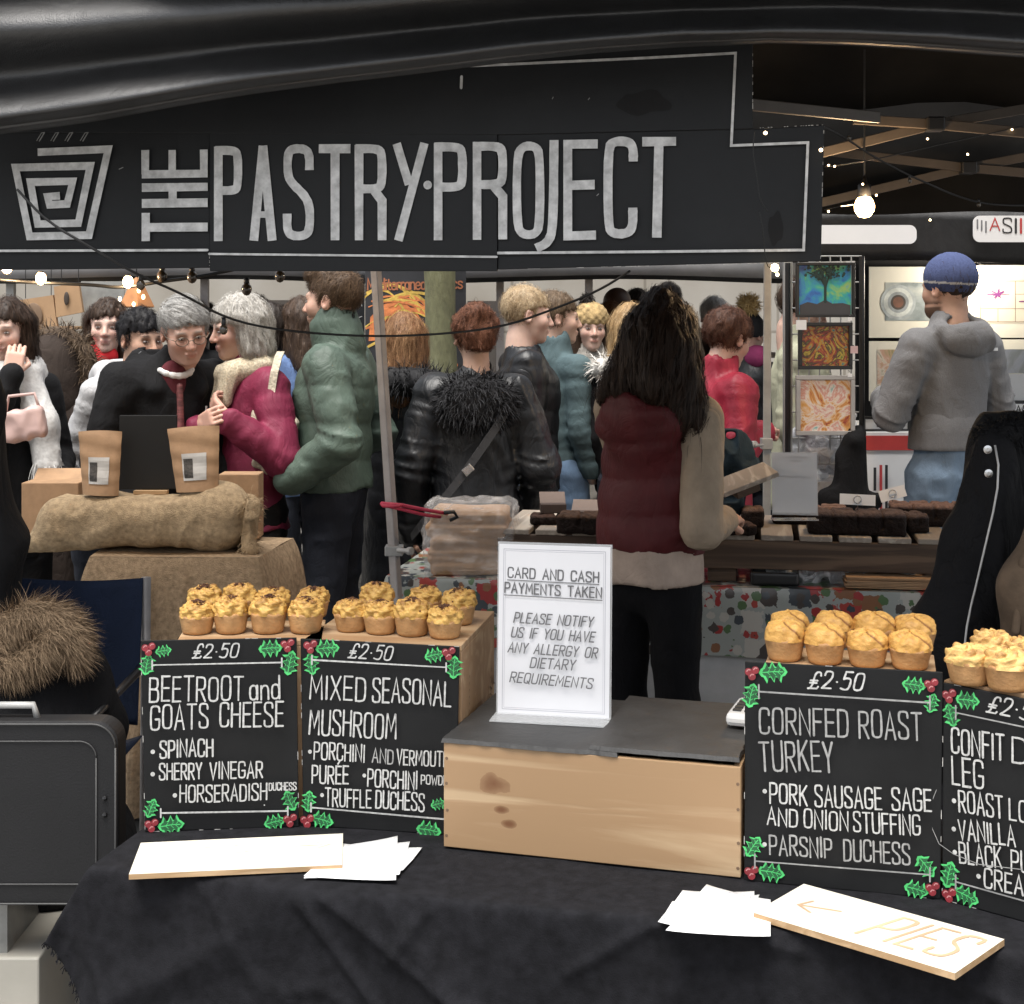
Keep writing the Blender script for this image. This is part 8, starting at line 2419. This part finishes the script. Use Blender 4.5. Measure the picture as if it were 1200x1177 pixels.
MB().span((-.17, -.12, 0), (.17, .2, .42)).build('lower_tub', M('clear_tub', (.45, .47, .5), rough=.3), bn_, bevel=.01); MB().span((-.18, -.13, .42), (.18, .21, .60)).build('upper_tub', M('dark_tub', (.05, .05, .06), rough=.4), bn_, bevel=.01); MB().span((-.15, -.1, .60), (.15, .18, .74)).build('box_load', MATS['grey_fuzzy_wool'], bn_, bevel=.02)

# ---- coat at the right edge, coats and chair at the left
ct_ = thing('hanging_coat', 'black coat with fur collar, zip and steel snaps hanging at the right edge', 'coat', (1.06, 3.1, 0))
o0 = Vector((1.06, 3.1, 0))
d = SDF()
Q_ = lambda x, y, Z: np.array(P(x, y, Z) - o0)
d.cap(Q_(1185, 530, 3.12), Q_(1205, 650, 3.12), .09, .12, .05, ((0, 1, 0), .55)); d.cap(Q_(1168, 530, 3.06), Q_(1152, 640, 3.04), .035, .06, .05); d.cap(Q_(1152, 640, 3.04), Q_(1118, 760, 3.02), .06, .075, .05); d.cap(Q_(1118, 760, 3.02), Q_(1118, 1000, 3.05), .075, .08, .06); d.cap(Q_(1205, 650, 3.12), Q_(1180, 1000, 3.12), .11, .13, .06)
d.fn(lambda Q: -.018 * np.maximum(0, ridge(Q * np.array((9, 9, 3.5), np.float32) + 2)), '+')
V, F = d.mesh(.009); mesh_np('shell', V, F, cloth('black_coat_cloth', (.006, .006, .007), spec=.25, wrinkle=.8, wscale=7), ct_)
bv = BVHTree.FromPolygons([tuple(v) for v in V.tolist()], [tuple(f) for f in F.tolist()])
def on_coat(x, y):                                    # the point of the coat's face under that part of the photo
    c = Vector((0, 0, EYE)) - o0; dr_ = (P(x, y, 1.0) - Vector((0, 0, EYE))).normalized()
    h_ = bv.ray_cast(c, dr_)[0]
    return (h_ if h_ is not None else P(x, y, 2.95) - o0) - dr_ * .004
MB().tube([on_coat(x, y) for x, y in ((1166, 522), (1170, 545), (1169, 572), (1164, 600), (1157, 630), (1150, 660), (1143, 690), (1138, 710), (1133, 735), (1130, 760), (1126, 800))], .0024, 6).build('zip', M('zip_teeth', (.55, .54, .52), rough=.5, metal=.2), ct_, smooth=True)
for x, y in ((1157, 527), (1158, 555)):
    k_ = MB().lathe((0, 0, 0), [(.009, 0), (.009, .003), (.004, .004)], 14).build('snap', STEEL, ct_); k_.location = on_coat(x, y); k_.rotation_euler = (R(90), 0, 0)
d = SDF(); d.cap(Q_(1160, 512, 3.08), Q_(1215, 505, 3.1), .028, .04, .01); V, F = d.mesh(.008); v2, f2 = join((V, F), strands(V, F, 2600, .020, .0018, mode='fur', jit=.35)); mesh_np('fur_collar', v2, f2, FURM, ct_, True, np.tile(np.array((.008, .008, .009), np.float32), (len(v2), 1)))
MB().tube([(.12, .02, 0), (.12, .02, 1.33)], .014, 8).build('stand_pole', PLASTIC, ct_)
su = thing('suede_jacket', 'tan suede jacket hanging in front of the black coat at the right edge', 'jacket', (1.06, 2.9, 0)); o0 = Vector((1.06, 2.9, 0))
d = SDF(); d.cap(Q_(1236, 600, 2.86), Q_(1209, 690, 2.84), .035, .055, .05); d.cap(Q_(1209, 690, 2.84), Q_(1214, 900, 2.84), .055, .06, .05); d.cap(Q_(1264, 600, 2.9), Q_(1259, 900, 2.9), .05, .06, .05); d.fn(lambda Q: -.016 * np.maximum(0, ridge(Q * np.array((10, 10, 3.5), np.float32))), '+')
V, F = d.mesh(.008); mesh_np('shell', V, F, M('tan_suede', (.13, .09, .058), rough=.95, var=.25, scale=20, bump=.4), su)
d = SDF(); d.cap(Q_(1227, 590, 2.82), Q_(1200, 660, 2.80), .008, .009, .01); d.cap(Q_(1200, 660, 2.80), Q_(1190, 740, 2.79), .009, .008, .01); V, F = d.mesh(.004); mesh_np('placket', V, F, MATS['tan_suede'], su)
lc = thing('hanging_coat', 'long black coat hanging at the left edge in front of the burlap table', 'coat', (-1.15, 3.1, 0)); o0 = Vector((-1.15, 3.1, 0))
d = SDF(); d.cap(Q_(-66, 360, 3.1), Q_(-66, 480, 3.1), .07, .085, .05); d.cap(Q_(-46, 380, 3.05), Q_(-34, 480, 3.05), .03, .045, .03); d.cap(Q_(-76, 480, 3.1), Q_(-56, 700, 3.1), .12, .13, .08); d.cap(Q_(-36, 530, 3.1), Q_(-18, 640, 3.1), .05, .065, .06); d.cap(Q_(-36, 650, 3.1), Q_(-36, 760, 3.1), .09, .08, .06)
d.fn(lambda Q: -.015 * np.maximum(0, ridge(Q * np.array((9, 9, 4), np.float32) + 4)), '+'); V, F = d.mesh(.010); mesh_np('shell', V, F, BLACKW, lc)
MB().tube([Q_(-66, 350, 3.1), Q_(-66, 100, 3.1)], .004, 6).build('hanger_cord', WIRE, lc); MB().tube([Q_(-101, 356, 3.1), Q_(-66, 346, 3.1), Q_(-36, 360, 3.1)], .007, 8).build('hanger', RAW, lc)
ch = thing('camping_chair', 'navy folding camping chair behind the black case', 'chair', (P(85, 900, 3.25).x, 3.25, 0))
o0 = Vector((P(85, 900, 3.25).x, 3.25, 0))
NAVYC = cloth('navy_canvas', (.010, .018, .042))
zc0, zc1 = P(0, 850, 3.25).z, P(0, 682, 3.25).z
MB().grid(lambda u, v: (-.145 + .29 * u, .03 * math.sin(math.pi * u) + .05 * v, zc0 + (zc1 - zc0 - .012 * math.sin(math.pi * u)) * v), 16, 16).build('back_canvas', NAVYC, ch, smooth=True, thick=.004)
MB().grid(lambda u, v: (-.15 + .30 * u, -.38 + .40 * v, zc0 - .03 - .03 * math.sin(math.pi * u)), 12, 12).build('seat_canvas', NAVYC, ch, smooth=True, thick=.004)
for sx in (-1, 1):
    MB().tube([(sx * .150, .06, zc1 - .0), (sx * .150, .03, .0)], .011, 8).build('rear_leg', POST, ch, smooth=True)
    MB().tube([(sx * .150, -.40, zc0 - .02), (-sx * .14, -.40, .0)], .009, 8).build('cross_leg', POST, ch, smooth=True)
    MB().tube([(sx * .156, .02, zc0 + .13), (sx * .156, -.40, zc0 + .12), (sx * .156, -.40, 0)], .010, 8).build('arm', PLASTIC, ch, smooth=True)
fc_ = thing('fur_hood_coat', 'black coat with a thick tan fur hood trim slung over the camping chair', 'coat', (P(40, 760, 2.95).x, 2.95, 0)); o0 = Vector((P(40, 760, 2.95).x, 2.95, 0))
d = SDF(); d.ell(Q_(30, 850, 3.0), (.20, .12, .13), .04); d.cap(Q_(0, 840, 3.0), Q_(60, 1000, 3.0), .14, .16, .06); d.ell(Q_(45, 790, 3.0), (.13, .07, .08), .05); d.fn(lambda Q: -.018 * ridge(Q * 8), '+'); V, F = d.mesh(.010); mesh_np('shell', V, F, BLACKW, fc_)
d = SDF()
ring = [(-12, 770), (5, 735), (35, 718), (62, 722), (82, 742), (84, 765)]
for a, b in zip(ring[:-1], ring[1:]): d.cap(Q_(*a, 2.90), Q_(*b, 2.90), .020, .020, .01)
for a, b in (((-12, 770), (10, 782)), ((10, 782), (42, 766)), ((42, 766), (60, 745))): d.cap(Q_(*a, 2.88), Q_(*b, 2.88), .020, .018, .01)
V, F = d.mesh(.008); n0 = len(V)
v2, f2 = join((V, F), strands(V, F, 14000, .044, .0009, mode='fur', jit=.2, droop=.10, rise=.38, comb=(.8, -.25, -.35))); rr = np.random.RandomState(2)
tt = rr.rand(len(v2), 1) * .5; tt[n0:] = np.repeat(rr.rand((len(v2) - n0) // 12 + 1), 12)[:len(v2) - n0, None]
mesh_np('fur_trim', v2, f2, FURM, fc_, True, np.array((.13, .085, .05)) * (1 - tt) + np.array((.46, .33, .21)) * tt)
cb = carton('pale cardboard sheet and carton behind the camping chair leg', 122, 164, 815, 905, 3.6, .15, M('pale_card', (.30, .25, .19), rough=.8), 0, 'cardboard_box')
cb.location.z = 0;
